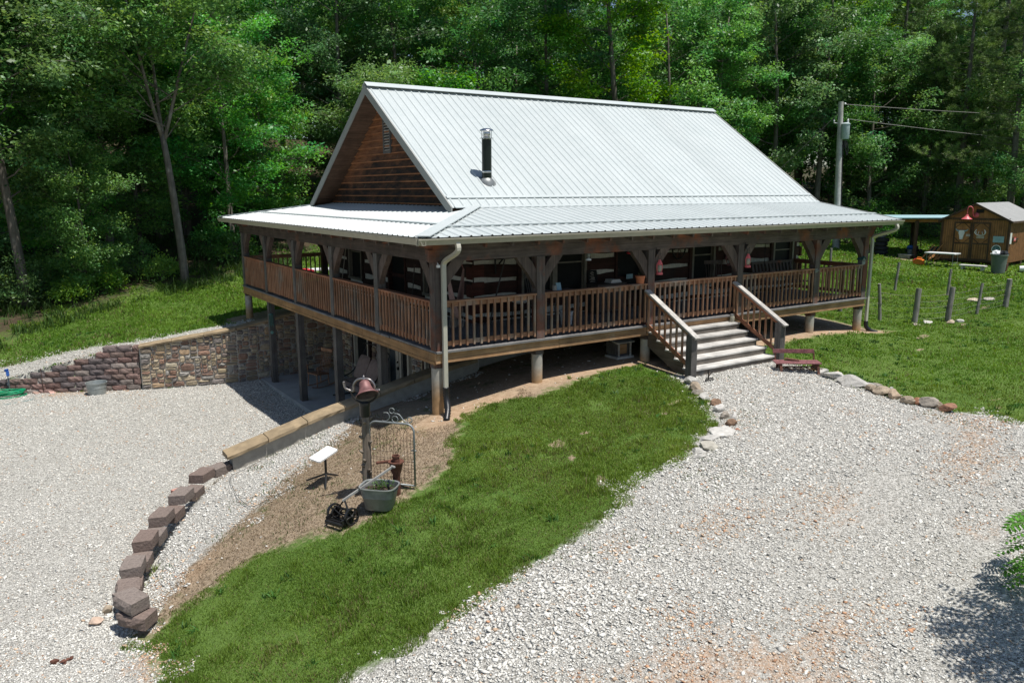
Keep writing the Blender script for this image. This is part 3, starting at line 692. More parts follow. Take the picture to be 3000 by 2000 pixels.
# gutters: open troughs along the eaves
def gutter(a, b, out):
    a, b, out = map(lambda q: np.asarray(q, float), (a, b, out)); mb = MB()
    prof = [(.0, 0), (.0, -.115), (.075, -.115), (.10, -.06), (.125, -.02), (.125, .0), (.112, .0), (.112, -.02), (.088, -.058), (.068, -.103), (.012, -.103), (.012, 0)]
    mb.prism(prof, a, out, (0, 0, 1), b-a)
    return part(mb, 'gutter', 'gutter')
gutter((EX0-.125, EY0+.02, EZ-.015), (EX1, EY0+.02, EZ-.015), (0, -1, 0))
gutter((EX0+.02, EY0-.10, EZ-.015), (EX0+.02, EY1, EZ-.015), (-1, 0, 0))
# downspouts with elbows and hose
def downspout(x, y, zb, xs, ye, hose):
    mb = MB(); P = [(xs, EY0-.04, EZ-.10), (xs, EY0-.04, EZ-.27), (x+.02, y-.03, EZ-.47), (x, y, EZ-.60), (x, y, zb)]
    P = smooth_curve(P[:4], 5)+[np.array(P[4])]
    for i in range(len(P)-1): mb.beam(P[i], np.asarray(P[i+1])+nrm(np.asarray(P[i+1])-P[i])*.012, .085, .062, (0, 1, 0))
    o = part(mb, 'downspout', 'downspout')
    mb = MB(); pts = smooth_curve(hose, 9); mb.tube(pts, [.055+.012*(i % 2) for i in range(len(pts))], 10); part(mb, 'drain_hose', 'black', o, smooth=True)
downspout(.17, -.06, -.72, .22, 0, [(.17, -.06, -.70), (.17, -.08, -.92), (.13, -.20, -1.10), (.02, -.34, -1.27)])
downspout(13.98, .02, -.72, 14.2, 0, [(13.98, .02, -.70), (13.98, .0, -.86), (14.06, -.08, -.97), (14.2, -.2, -1.03)])
# beams, posts, braces
PX = [.10, 2.46, 5.52, 8.49, 11.54, 13.72]; PY = [.10, 2.70, 5.36, 8.17, 10.82, 13.25]
BZ0, BZ1 = 1.70, 1.93
mb = MB(); mb.box(-.08, L_+.22, .02, .19, BZ0, BZ1); part(mb, 'porch_beam', 'beam_x')
mb = MB(); mb.box(.02, .19, .192, D_+.08, BZ0+.002, BZ1-.002); part(mb, 'porch_beam', 'beam_y')
mb = MB(); mb.box(.192, L_+.2, D_-.23, D_-.06, BZ0, BZ1); part(mb, 'porch_beam', 'beam_x')
mb = MB(); mb.box(.0, L_+.3, .03, .18, BZ1, BZ1+.10); mb.box(.03, .18, .19, D_, BZ1+.001, BZ1+.10); part(mb, 'top_plate', 'beam_x')
mb = MB()   # rafter tails
x = .3
while x < L_:
    d = min(2.7, x-EX0); mb.beam((x, -.40, EZ-.16), (x, EY0+d, pz(d)-.18), .045, .12); x += .61
y = .5
while y < D_-.2:
    d = min(2.66, y-EY0, EY1-y); mb.beam((-.40, y, EZ-.16), (EX0+d, y, pz(d)-.18), .045, .12); y += .61
part(mb, 'rafters', 'post')
pw = .098
def post(x, y, z0=0., z1=BZ0, m='post'):
    mb = MB(); mb.box(x-pw, x+pw, y-pw, y+pw, z0, z1); return part(mb, 'porch_post', m)
def brace(post_o, x, y, d, m='brace'):
    """curved knee brace in direction d (unit x or y)"""
    d = np.asarray(d, float); n_ = np.cross(d, (0, 0, 1)); mb = MB()
    outer = [(pw, -.66), (pw+.05, -.56), (pw+.22, -.31), (pw+.40, -.11), (pw+.48, 0)]
    inner = [(pw+.30, 0), (pw+.16, -.10), (pw+.0, -.26)]
    poly = [(a, b) for a, b in outer]+[(pw+.20, 0), (pw+.09, -.12), (pw, -.27)]
    mb.prism(poly, np.array([x, y, BZ0])-n_*.06, d, (0, 0, 1), n_*.12); part(mb, 'knee_brace', m, post_o)
posts = {}
for i, x in enumerate(PX):
    p = post(x, .10, m='post'); posts['f', i] = p
    if i > 0: brace(p, x, .10, (-1, 0, 0))
    if i < 5: brace(p, x, .10, (1, 0, 0))
for i, y in enumerate(PY):
    p = posts['f', 0] if i == 0 else post(.10, y, m='post_grey'); posts['l', i] = p
    if i > 0: brace(p, .10, y, (0, -1, 0))
    if i < 5: brace(p, .10, y, (0, 1, 0))
for x in (2.75, 5.6, 8.6, 11.5, 13.72):
    p = post(x, D_-.15); brace(p, x, D_-.15, (-1, 0, 0)); brace(p, x, D_-.15, (1, 0, 0))
# deck: boards, rim boards
mb = MB()
y = -.055
while y < 2.40: mb.box(-.03 if y > 2 else 0, L_, y, y+.136, -.038, 0); y += .14
part(mb, 'deck_floor', 'deck_x')
mb = MB(); x = -.03
while x < 2.25: mb.box(x, x+.136, 2.515, D_, -.038, 0); x += .14
part(mb, 'deck_floor', 'deck_y')
mb = MB(); y = 11.0
while y < D_-.1: mb.box(2.25, L_, y, y+.136, -.038, 0); y += .14
part(mb, 'deck_floor', 'deck_x')
zr = -.235
for a, b in ((0, 2.92), (2.93, 5.40), (8.25, 11.2), (11.21, L_-.02)):
    mb = MB(); mb.box(a, b, .0, .036, zr, -.045); mb.box(a, b, -.012, .0, zr, zr+.055); part(mb, 'rim_board', 'rim_x')
mb = MB(); mb.box(5.42, 8.24, .0, .036, zr, -.045); part(mb, 'rim_board', 'rim_x')
for a, b in ((.037, 3.5), (3.51, 8.2), (8.21, D_)):
    mb = MB(); mb.box(.0, .036, a, b, zr-.03, -.045); mb.box(-.012, 0, a, b, zr-.03, zr+.03); part(mb, 'rim_board', 'rim_y')
mb = MB(); mb.box(L_-.04, L_-.002, .04, 2.4, zr, -.045); mb.box(.04, L_, D_-.04, D_-.002, zr, -.045); part(mb, 'rim_board', 'rim_y')
mb = MB()
x = .4
while x < L_-.1: mb.box(x, x+.04, .04, 2.4, zr+.01, -.04); x += .41
y = 2.7
while y < D_-.1: mb.box(.04, 2.3, y, y+.04, zr-.02, -.04); y += .41
part(mb, 'joists', 'post')
# concrete piers
def pier(x, y, z0, z1=-.34, r=.115, m='concrete'):
    mb = MB(); mb.lathe([(r, z0-.25), (r, z1)], (x, y, 0), n=18, cap=True); o = part(mb, 'concrete_pier', m, smooth=True, angle=40)
    mb = MB(); mb.box(x-.10, x+.10, y-.10, y+.10, z1, zr+.002); part(mb, 'bearing_block', 'post', o)
def piermat():
    k = N('stained pier concrete'); sep = k.n('SeparateXYZ'); k.l(k.tc.outputs['Object'], sep.inputs[0])
    n1 = k.noise(4, 4, .6)
    c = k.mix(k.mrange(k.math('ADD', sep.outputs[2], k.math('MULTIPLY', n1, .3)), .12, .52), (.42, .27, .14), (.40, .38, .33))
    return k.fin(k.hsv(c, v=k.mrange(k.noise(9, 4, .6), .3, .7, .82, 1.12)), .9, 0, .2)
M['pier'] = piermat()
for x in PX: pier(x, .14, gz(x, .14), m='pier')
pier(.10, 13.22, gz(.1, 13.22), m='pier')
for x in (2.75, 5.6, 8.6, 11.5, 13.72): pier(x, D_-.15, gz(x, D_-.15), m='pier')
for y in PY[1:5]:
    mb = MB(); mb.box(.02, .19, y-.10, y+.10, -2.80, zr-.03); part(mb, 'lower_post', 'post_grey')
# railings, one per bay
RH = .95
def railing(a, b, ax, c, side):
    """from a to b along axis ax (0 x, 1 y); c the other coordinate; side = outward sign; balusters on the outside of the rails"""
    def bx(mb, s0, s1, o0, o1, z0, z1):
        o0, o1 = sorted((c+side*o0, c+side*o1))
        if ax == 0: mb.box(s0, s1, o0, o1, z0, z1)
        else: mb.box(o0, o1, s0, s1, z0, z1)
    mm = 'rail_x' if ax == 0 else 'rail_y'
    mb = MB(); bx(mb, a, b, -.09, .055, RH-.036, RH); top = part(mb, 'railing', mm)
    mb = MB(); bx(mb, a, b, -.03, .008, RH-.125, RH-.038); bx(mb, a, b, -.03, .008, .075, .165); part(mb, 'rails', mm, top)
    n_ = max(2, int(round((b-a-.08)/.158))); mb = MB()
    for i in range(n_+1):
        s = a+.04+(b-a-.08)*i/n_+rng.uniform(-.006, .006); bx(mb, s-.019, s+.019, .0085, .046, .06+rng.uniform(-.01, .01), RH-.0365)
    part(mb, 'balusters', 'rail_z', top)
for i in range(5): railing(PX[i]+pw+.002, PX[i+1]-pw-.002, 0, .06, -1)
for i in range(5): railing(PY[i]+pw+.002, PY[i+1]-pw-.002, 1, .06, -1)
railing(.19, 2.35, 1, L_-.10, 1)
bxs = [.10, 2.75, 5.6, 8.6, 11.5, 13.72]
for i in range(5): railing(bxs[i]+pw+.002, bxs[i+1]-pw-.002, 0, D_-.10, 1)
# front steps
SX0, SX1 = 5.46, 8.22
st = bpy.data.objects.new('front_steps', None); link(st); st.parent = H
for k in range(1, 6):
    z = -.158*k; y0 = -.28*k
    mb = MB(); mb.box(SX0, SX1, y0-.015, y0+.13, z-.036, z); mb.box(SX0, SX1, y0+.136, y0+.285, z-.036, z); part(mb, 'tread', 'tread', st)
    mb = MB(); mb.box(SX0+.02, SX1-.02, y0+.286, y0+.31, z+.001, z+.158-.038); part(mb, 'riser', 'riser', st)
mb = MB(); mb.box(SX0+.02, SX1-.02, -1.39, -1.36, -1.15, -.79-.037); part(mb, 'riser', 'riser', st)
for x in (SX0+.02, SX1-.06, 6.8):
    mb = MB(); poly = [(0.02, -.24)]
    for k in range(1, 6): poly += [(-.28*k+.285, -.158*k-.037), (-.28*k+.012, -.158*k-.037)]
    poly += [(-1.385, -1.1), (-1.2, -1.1), (.02, -.50)]
    mb.prism(poly, (x, 0, 0), (0, 1, 0), (0, 0, 1), (.04, 0, 0)); part(mb, 'stringer', 'string', st)
for x, sx in ((5.40, -1), (8.30, 1)):
    mb = MB(); mb.box(x-.085, x+.085, -1.50, -1.33, -1.2, -.02); part(mb, 'newel_post', 'post_grey', st)
    a = np.array([x, .02, .80]); b = np.array([x, -1.44, -.0]); d = nrm(b-a)
    mb = MB(); mb.beam(a+d*.02, b+d*.16, .145, .04, (0, 0, 1)); part(mb, 'handrail', 'hrail', st)
    up = nrm((0, d[2], -d[1])); up = up*np.sign(up[2])
    mb = MB(); mb.beam(a-up*.066, b-up*.066, .036, .09)
    a2 = np.array([x, .0, .02]); b2 = np.array([x, -1.33, -.69]); mb.beam(a2, b2, .036, .09); part(mb, 'lower_rail', 'rail_y', st)
    mb = MB()
    for i in range(8):
        t = (i+.6)/8.2; pt = a+(b-a)*t; z0 = a2[2]+(b2[2]-a2[2])*min(1, (a[1]-pt[1])/1.35)
        mb.box(x+sx*.019-.019, x+sx*.019+.019, pt[1]-.019, pt[1]+.019, z0-.05, pt[2]-.06)
    part(mb, 'balusters', 'rail_z', st)
# ---- walls
def in_open(rects, a0, a1, z0, z1): return any(a0 < r[1] and a1 > r[0] and z0 < r[3] and z1 > r[2] for r in rects)
FOPEN = [(3.60, 5.58, .52, 2.02), (6.52, 7.48, 0, 2.06), (9.30, 10.22, .45, 2.02), (12.72, 13.68, .45, 2.02)]
LOPEN = [(8.78, 9.78, .45, 2.02), (5.85, 6.95, 0, 2.06), (3.9, 4.85, .45, 2.02)]
BOPEN = [(8.45, 9.55, -2.25, -.55), (5.75, 7.72, -2.74, -.62), (3.9, 4.82, -1.95, -.55)]
chz = [-.02, .16, .57, .98, 1.38, 1.78, 2.2, 2.75]
def cut(segs, a0, a1):
    out = []
    for s0, s1 in segs:
        if a1 <= s0 or a0 >= s1: out.append((s0, s1)); continue
        if a0 > s0: out.append((s0, a0))
        if a1 < s1: out.append((a1, s1))
    return out
def log_wall(ax, c, lo, hi, opens, side, m, mend):
    """flat hewn logs with chinking; side = outward sign along the other axis"""
    def P(s, o, z): return (s, c+side*o, z) if ax == 0 else (c+side*o, s, z)
    mb = MB()    # chinking plane, split round the openings
    zs = sorted({-.02, 2.72}|{z for r in opens for z in r[2:]})
    for z0, z1 in zip(zs[:-1], zs[1:]):
        segs = [(lo, hi)]
        for r in opens:
            if r[2] < (z0+z1)/2 < r[3]: segs = cut(segs, r[0], r[1])
        for s0, s1 in segs:
            mb.add([P(s0, 0, z0), P(s1, 0, z0), P(s1, 0, z1), P(s0, 0, z1)], [(0, 1, 2, 3)])
    wall = part(mb, 'log_wall', 'chink')
    mb = MB(); r_ = np.random.default_rng(int(lo*10)+ax)
    for i in range(len(chz)-1):
        z0, z1 = chz[i]+.052, chz[i+1]-.052
        segs = [(lo, hi)]
        for r in opens:
            if r[2] < z1-.05 and r[3] > z0+.05: segs = cut(segs, r[0]-.02, r[1]+.02)
        for s0, s1 in segs:
            if s1-s0 < .03: continue
            n_ = max(2, int((s1-s0)/.22)); S = np.linspace(s0, s1, n_+1)
            ph = r_.uniform(0, 6.28, 4)
            zt = [min(z1+.018*math.sin(1.6*s+ph[0])+.014*math.sin(4.3*s+ph[1])+r_.uniform(-.008, .008), 2.72) for s in S]
            zb = [z0+.018*math.sin(1.5*s+ph[2])+.014*math.sin(4.1*s+ph[3])+r_.uniform(-.008, .008) for s in S]
            v = []; f = []
            for s, a, b in zip(S, zb, zt): v += [P(s, .004, a), P(s, .045, a+.012), P(s, .05, b-.012), P(s, .004, b)]
            for k in range(n_):
                a, b = 4*k, 4*k+4
                f += [(a, b, b+1, a+1), (a+1, b+1, b+2, a+2), (a+2, b+2, b+3, a+3)]
            f += [(0, 1, 2, 3), (4*n_+3, 4*n_+2, 4*n_+1, 4*n_)]
            mb.add(v, f)
    part(mb, 'hewn_logs', m, wall); return wall
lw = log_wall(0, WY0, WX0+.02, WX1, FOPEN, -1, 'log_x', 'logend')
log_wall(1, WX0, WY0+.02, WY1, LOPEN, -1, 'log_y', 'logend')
mb = MB()   # dovetailed corner ends
for i in range(len(chz)-1):
    z0, z1 = chz[i]+.03, chz[i+1]-.03
    mb.box(WX0-.065, WX0+.26, WY0-.065, WY0-.048, z0+.05, z1); mb.box(WX0-.068, WX0-.05, WY0-.06, WY0+.20, z0, z1-.06)
part(mb, 'log_ends', 'logend', lw); mb = MB()
for i in range(len(chz)-1): mb.box(WX1-.02, WX1+.05, WY0-.07, WY0+.16, chz[i]+.03, chz[i+1]-.08)
part(mb, 'log_ends', 'logend', lw)
mb = MB(); mb.box(WX1-.05, WX1-.01, WY0+.03, WY1, -.9, 5.0 if False else 2.7); part(mb, 'right_wall', 'log_y')
mb = MB(); mb.box(WX0+.05, WX1-.06, WY1-.05, WY1-.01, -.9, 2.7); part(mb, 'back_wall', 'log_x')
mb = MB(); mb.box(WX0+.06, WX1-.06, WY0+.10, WY0+.16, -1.6, -.045); part(mb, 'foundation_wall', 'concrete')
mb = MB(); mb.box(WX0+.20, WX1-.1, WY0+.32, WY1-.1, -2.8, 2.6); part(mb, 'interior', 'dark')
def window(ax, c, side, r, double=False, trim='frame', sash=.5, glass='glass', fw=.075):
    def bx(mb, s0, s1, o0, o1, z0, z1):
        o0, o1 = sorted((c+side*o0, c+side*o1))
        mb.box(s0, s1, o0, o1, z0, z1) if ax == 0 else mb.box(o0, o1, s0, s1, z0, z1)
    s0, s1, z0, z1 = r; mb = MB()
    bx(mb, s0, s0+fw, -.06, .065, z0, z1); bx(mb, s1-fw, s1, -.06, .065, z0, z1)
    bx(mb, s0+fw, s1-fw, -.06, .065, z1-fw, z1); bx(mb, s0-.02, s1+.02, -.06, .085, z0-.04, z0+.03)
    bays = [(s0+fw, s1-fw)]
    if double:
        mid = (s0+s1)/2; bx(mb, mid-.07, mid+.07, -.06, .06, z0+.03, z1-fw); bays = [(s0+fw, mid-.07), (mid+.07, s1-fw)]
    win = part(mb, 'window', trim)
    mb = MB(); zm = z0+(z1-z0)*sash
    for a, b in bays:
        bx(mb, a, b, -.035, -.005, zm-.017, zm+.017)
        for p, q in ((a, a+.025), (b-.025, b)): bx(mb, p, q, -.035, -.006, z0+.03, zm-.017); bx(mb, p, q, -.035, -.006, zm+.017, z1-fw)
    part(mb, 'sash', trim, win)
    mb = MB()
    for a, b in bays: bx(mb, a, b, -.045, -.037, z0+.03, z1-fw)
    part(mb, 'pane', glass, win)
    for p, q in ((s0-.11, s0-.002), (s1+.002, s1+.11)): mb = MB(); bx(mb, p, q, -.03, .07, z0-.06, z1+.06); part(mb, 'jamb', 'log_x' if ax == 0 else 'log_y', win)
    return win
window(0, WY0, -1, FOPEN[0], True); window(0, WY0, -1, FOPEN[2]); window(0, WY0, -1, FOPEN[3])
window(1, WX0, -1, LOPEN[0]); window(1, WX0, -1, LOPEN[2])
def door(ax, c, side, r):
    def bx(mb, s0, s1, o0, o1, z0, z1):
        o0, o1 = sorted((c+side*o0, c+side*o1))
        mb.box(s0, s1, o0, o1, z0, z1) if ax == 0 else mb.box(o0, o1, s0, s1, z0, z1)
    s0, s1, z0, z1 = r; mb = MB(); bx(mb, s0, s0+.07, -.06, .07, z0, z1); bx(mb, s1-.07, s1, -.06, .07, z0, z1); bx(mb, s0+.07, s1-.07, -.06, .07, z1-.07, z1)
    bx(mb, s0+.075, s1-.075, -.045, -.01, z0+.02, z0+.35); bx(mb, s0+.075, s1-.075, -.045, -.01, z0+.72, z0+.82)
    dr = part(mb, 'door', 'log_x')
    mb = MB(); bx(mb, s0+.07, s1-.07, -.055, -.046, z0, z1-.07); part(mb, 'pane', 'glass', dr)
    mb = MB(); bx(mb, s0+.11, s0+.15, -.005, .04, z0+.95, z0+1.02); part(mb, 'handle', 'blackm', dr)
door(0, WY0, -1, FOPEN[1]); door(1, WX0, -1, LOPEN[1])
# gable wall of lap siding with louvre
mb = MB(); z = 2.50; zt = RZ1-.13
while z < zt-.05:
    z1 = min(z+.185, zt); h0 = (RZ1-.12-z)/sl; h1 = max((RZ1-.12-z1)/sl, .02)
    mb.add([(WX0-.062, RYM+h0, z), (WX0-.062, RYM-h0, z), (WX0-.012, RYM-h1, z1), (WX0-.012, RYM+h1, z1), (WX0, RYM+h0, z-.001), (WX0, RYM-h0, z-.001)], [(0, 1, 2, 3), (4, 5, 1, 0)]); z += .185
gw = part(mb, 'gable_wall', 'gable')
mb = MB(); z = 2.50
while z < zt-.05:
    h0 = (RZ1-.12-z)/sl; mb.add([(WX0-.0625, RYM+h0, z+.028), (WX0-.0625, RYM-h0, z+.028), (WX0-.0635, RYM-h0, z-.002), (WX0-.0635, RYM+h0, z-.002), (WX0-.01, RYM+h0, z-.003), (WX0-.01, RYM-h0, z-.003)], [(0, 1, 2, 3), (3, 2, 5, 4)]); z += .185
part(mb, 'board_edges', 'gedge', gw)
mb = MB(); zt = RZ1-.13; mb.add([(WX1, RYM+(RZ1-.12-2.5)/sl, 2.5), (WX1, RYM-(RZ1-.12-2.5)/sl, 2.5), (WX1, RYM, RZ1-.13)], [(0, 1, 2)]); part(mb, 'gable_wall', 'gable')
vy, vz0, vz1 = 6.72, 4.05, 4.98
mb = MB(); hw = .17
for a, b in ((-hw-.06, -hw), (hw, hw+.06)): mb.box(WX0-.085, WX0-.02, vy+a, vy+b, vz0-.06, vz1+.06)
mb.box(WX0-.085, WX0-.02, vy-hw, vy+hw, vz0-.06, vz0); mb.box(WX0-.085, WX0-.02, vy-hw, vy+hw, vz1, vz1+.06)
gv = part(mb, 'gable_vent', 'post_grey')
mb = MB()
for i in range(13):
    z = vz0+.035+i*(vz1-vz0-.06)/12; mb.beam((WX0-.06, vy-hw, z), (WX0-.06, vy+hw, z), .05, .012, (-.7, 0, .7))
part(mb, 'slats', 'cream', gv)
mb = MB(); mb.box(WX0-.05, WX0-.04, vy-hw, vy+hw, vz0, vz1); part(mb, 'vent_back', 'dark', gv)
# stove pipe
sx, sy = 3.09, 3.09; szr = slope_pt(sy); A = np.array([sx, sy, szr])
mb = MB(); mb.lathe([(.115, -.15), (.115, .96)], A, n=20); pipe = part(mb, 'stovepipe', M['black'], smooth=True)
def pipemat():
    k = N('green black enamel'); k.fin((.006, .011, .008), .30, 0, .4); return k.m
M['enamel'] = pipemat(); pipe.data.materials[0] = M['enamel']
mb = MB(); mb.lathe([(.19, -.14), (.185, -.02), (.15, .04), (.12, .075)], A, n=20); mb.lathe([(.23, -.02), (.23, .0), (.17, .015)], A, nrmf, n=20); part(mb, 'flashing_cone', 'galv', pipe, smooth=True, angle=40)
mb = MB(); mb.lathe([(.119, .20), (.121, .205), (.121, .235), (.119, .24)], A, n=20); mb.lathe([(.119, .97), (.165, .975), (.165, .99), (.119, .995)], A, n=20); part(mb, 'pipe_band', 'steel', pipe, smooth=True, angle=40)
mb = MB(); mb.lathe([(.168, 1.155), (.15, 1.18), (.09, 1.205), (0.001, 1.215)], A, n=24); mb.lathe([(.168, 1.155), (.168, 1.145), (.0, 1.15)], A, n=24)
mb.lathe([(.085, .96), (.095, 1.05), (.10, 1.06), (.085, 1.13)], A, n=20)
for i in range(4):
    a = i*1.57+.5; mb.box(sx+.13*math.cos(a)-.006, sx+.13*math.cos(a)+.006, sy+.13*math.sin(a)-.006, sy+.13*math.sin(a)+.006, szr+.99, szr+1.155)
part(mb, 'rain_cap', 'steel', pipe, smooth=True, angle=40)
# ---- stone facing
STONEC = [(.40, .33, .23), (.36, .29, .20), (.31, .25, .19), (.44, .38, .28), (.29, .18, .13), (.31, .205, .15), (.27, .22, .19), (.22, .195, .18), (.38, .27, .17), (.33, .31, .28), (.26, .17, .13), (.42, .34, .22)]
def stones(mb, o, u, n_, length, z0, ztop, opens=(), seed=0, cw=.052, ch=.040):
    """irregular ledge stones on a wall: o start point, u along, n_ outward, ztop(s) top height"""
    r_ = np.random.default_rng(seed); o, u, n_ = map(lambda q: np.asarray(q, float), (o, u, n_))
    nx_ = int(length/cw); cw = length/nx_; nz_ = int((max(ztop(0), ztop(length))-z0)/ch)+1; used = np.zeros((nx_, nz_), bool)
    for j in range(nz_):
        for i in range(nx_):
            if used[i, j]: continue
            big = r_.random()
            wmax, hmax = (int(r_.integers(6, 10)), int(r_.integers(5, 8))) if big < .06 else (int(r_.integers(3, 9)), int(r_.integers(2, 5)))
            w_ = 0
            while w_ < wmax and i+w_ < nx_ and not used[i+w_, j]: w_ += 1
            h_ = 1
            while h_ < hmax and j+h_ < nz_ and not used[i:i+w_, j+h_].any(): h_ += 1
            used[i:i+w_, j:j+h_] = True
            s0, s1 = i*cw, (i+w_)*cw; a0, a1 = z0+j*ch, z0+(j+h_)*ch
            a1 = min(a1, min(ztop(s0), ztop(s1)))
            if a1-a0 < .02 or in_open(opens, s0+.01, s1-.01, a0+.01, a1-.01): continue
            c0, c1 = (s0+s1)/2, (a0+a1)/2; hw, hh = (s1-s0)/2-.006, (a1-a0)/2-.005
            ring = []; K = 10
            for k in range(K):
                an = 2*math.pi*(k+.5)/K; ca, sa = math.cos(an), math.sin(an); e_ = .42 if big > .10 else .6
                ring.append((c0+hw*np.sign(ca)*abs(ca)**e_*r_.uniform(.9, 1.02), c1+hh*np.sign(sa)*abs(sa)**e_*r_.uniform(.88, 1.02)))
            dp = r_.uniform(.025, .062); col = np.array(STONEC[r_.integers(len(STONEC))])*r_.uniform(.75, 1.2)
            v = [o+u*a+np.array([0, 0, b])+n_*.0 for a, b in ring]
            v += [o+u*(c0+(a-c0)*.93)+np.array([0, 0, c1+(b-c1)*.88])+n_*(dp*.75+r_.uniform(-.006, .006)) for a, b in ring]
            v += [o+u*(c0+(a-c0)*.6)+np.array([0, 0, c1+(b-c1)*.55])+n_*(dp+r_.uniform(-.008, .012)) for a, b in ring]
            f = []
            for k in range(K):
                k2 = (k+1) % K; f += [(k, k2, K+k2, K+k), (K+k, K+k2, 2*K+k2, 2*K+k)]
            f.append(tuple(range(2*K, 3*K))); mb.add(v, f, tuple(col))
zt0 = lambda s: -.29
mb = MB()
def bwall(s): return s
zs = sorted({-2.85, -.05}|{z for r in BOPEN for z in r[2:]})
for z0, z1 in zip(zs[:-1], zs[1:]):
    segs = [(2.4, 11.7)]
    for r in BOPEN:
        if r[2] < (z0+z1)/2 < r[3]: segs = cut(segs, r[0], r[1])
    for s0, s1 in segs: mb.box(WX0, WX0+.1, s0, s1, z0, z1)
bw = part(mb, 'basement_wall', 'mortar')
mb = MB(); stones(mb, (WX0, 2.4, 0), (0, 1, 0), (-1, 0, 0), 9.25, -2.80, zt0, [(a-2.45, b-2.35, c-.04, d+.02) for a, b, c, d in BOPEN], 3); part(mb, 'stone_facing', 'stone', bw)
window(1, WX0-.03, -1, BOPEN[0], trim='trimw', sash=.62); window(1, WX0-.03, -1, BOPEN[2], trim='trimw')
# basement sliding and hinged doors
s0, s1, z0, z1 = BOPEN[1]; mb = MB(); c = WX0-.03
for a, b in ((s0, s0+.10), (6.22, 6.33), (6.38, 6.56), (s1-.06, s1), (7.05, 7.10)): mb.box(c-.06, c+.05, a, b, z0, z1)
mb.box(c-.06, c+.05, s0+.1, 6.22, z1-.08, z1); mb.box(c-.061, c+.05, 6.56, s1-.06, z1-.05, z1)
pdoor = part(mb, 'patio_door', 'trimw')
mb = MB(); mb.box(c+.0, c+.02, 6.56, s1-.06, z0, z1-.05); part(mb, 'pane', 'glassb', pdoor)
mb = MB(); mb.box(c+.001, c+.021, s0+.1, 6.22, z0, z1-.08); part(mb, 'pane', 'glass', pdoor)
mb = MB(); mb.box(c-.10, c-.06, 6.35, 6.42, -1.83, -1.75); mb.lathe([(.028, 0), (.03, .03), (.0, .05)], (c-.06, 6.41, -1.62), (-1, 0, 0), 10); part(mb, 'handle', 'blackm', pdoor)
mb = MB(); mb.box(-.12, WX0-.07, 6.4, 11.55, -2.95, -2.775); part(mb, 'patio_slab', 'slab')
# security light on the corner
mb = MB(); mb.box(.05, .11, -.05, .0, 1.60, 1.65); mb.beam((.08, -.02, 1.65), (.08, .03, 1.70), .02, .02); part(mb, 'corner_light', 'white')
import bmesh
# ------------------------------------------------------------------ retaining walls
def poly_wall(pts): return [np.array(p, float) for p in pts]
sw = thing('stone_retaining_wall', 'ledge stone retaining wall with buff coping beside the patio', 'wall', (-.75, 11.75, -2.85))
A0, A1, A2 = np.array([2.3, 11.62, 0]), np.array([-.75, 11.72, 0]), np.array([-3.42, 12.52, 0])
for k, (a, b, za, zb, sd_) in enumerate(((A0, A1, -.62, -1.20, 11), (A1, A2, -1.20, -1.60, 12))):
    u = nrm(b-a); L = np.linalg.norm(b-a); n_ = np.cross(u, (0, 0, 1)); n_ = n_ if n_[1] < 0 else -n_
    zt = lambda s, za=za, zb=zb, L=L: za+(zb-za)*s/L
    mb = MB(); mb.prism([(0, -3), (L, -3), (L, zb), (0, za)], a, u, (0, 0, 1), -n_*.28); wl = mb.build('wall_core', M['mortar'], sw)
    mb = MB(); stones(mb, a, u, n_, L, -2.85, zt, (), sd_); mb.build('stone_facing', M['stone'], wl)
    m_ = int(round(L/.9))
    for i in range(m_):
        s0, s1 = L*i/m_+.006, L*(i+1)/m_-.006; mb = MB()
        P0, P1 = a+u*s0+np.array([0, 0, zt(s0)]), a+u*s1+np.array([0, 0, zt(s1)])
        v = []
        for t in np.linspace(0, 1, 6):
            p = P0+(P1-P0)*t; j = rng.uniform(-.008, .008, 6)
            v += [p+n_*(.085+j[0])+np.array([0, 0, .0]), p+n_*(.09+j[1])+np.array([0, 0, .055]), p+n_*.06+np.array([0, 0, .085+j[2]]), p-n_*.27+np.array([0, 0, .09+j[3]]), p-n_*.30+np.array([0, 0, .05]), p-n_*.30]
        f = [(6*q+r, 6*q+(r+1) % 6, 6*q+6+(r+1) % 6, 6*q+6+r) for q in range(5) for r in range(6)]+[tuple(range(6))[::-1], tuple(range(30, 36))]
        mb.add(v, f); mb.build('coping_stone', M['coping'], sw)
cw_ = thing('coping_retaining_wall', 'concrete retaining wall with buff sandstone coping below the porch corner', 'wall', (-3.4, 2.4, -2.85))
cx = [-3.42, -2.49, -1.55, -.79, .17, 1.15, 2.29]; cz = [-2.12, -1.87, -1.62, -1.47, -1.24, -1.04, -.86]
czf = lambda x: float(np.interp(x, cx, cz))
mb = MB(); xs_ = np.linspace(-3.33, 2.29, 14)
v = [(x, y, z) for x in xs_ for y, z in ((2.27, -3.1), (2.27, czf(x)), (2.53, czf(x)), (2.53, -3.1))]
mb.add(v, [(4*i+r, 4*i+(r+1) % 4, 4*i+4+(r+1) % 4, 4*i+4+r) for i in range(13) for r in range(4)]+[(0, 1, 2, 3), (55, 54, 53, 52)]); mb.build('wall_core', M['concrete'], cw_)
ed = np.linspace(-3.45, 2.25, 8)
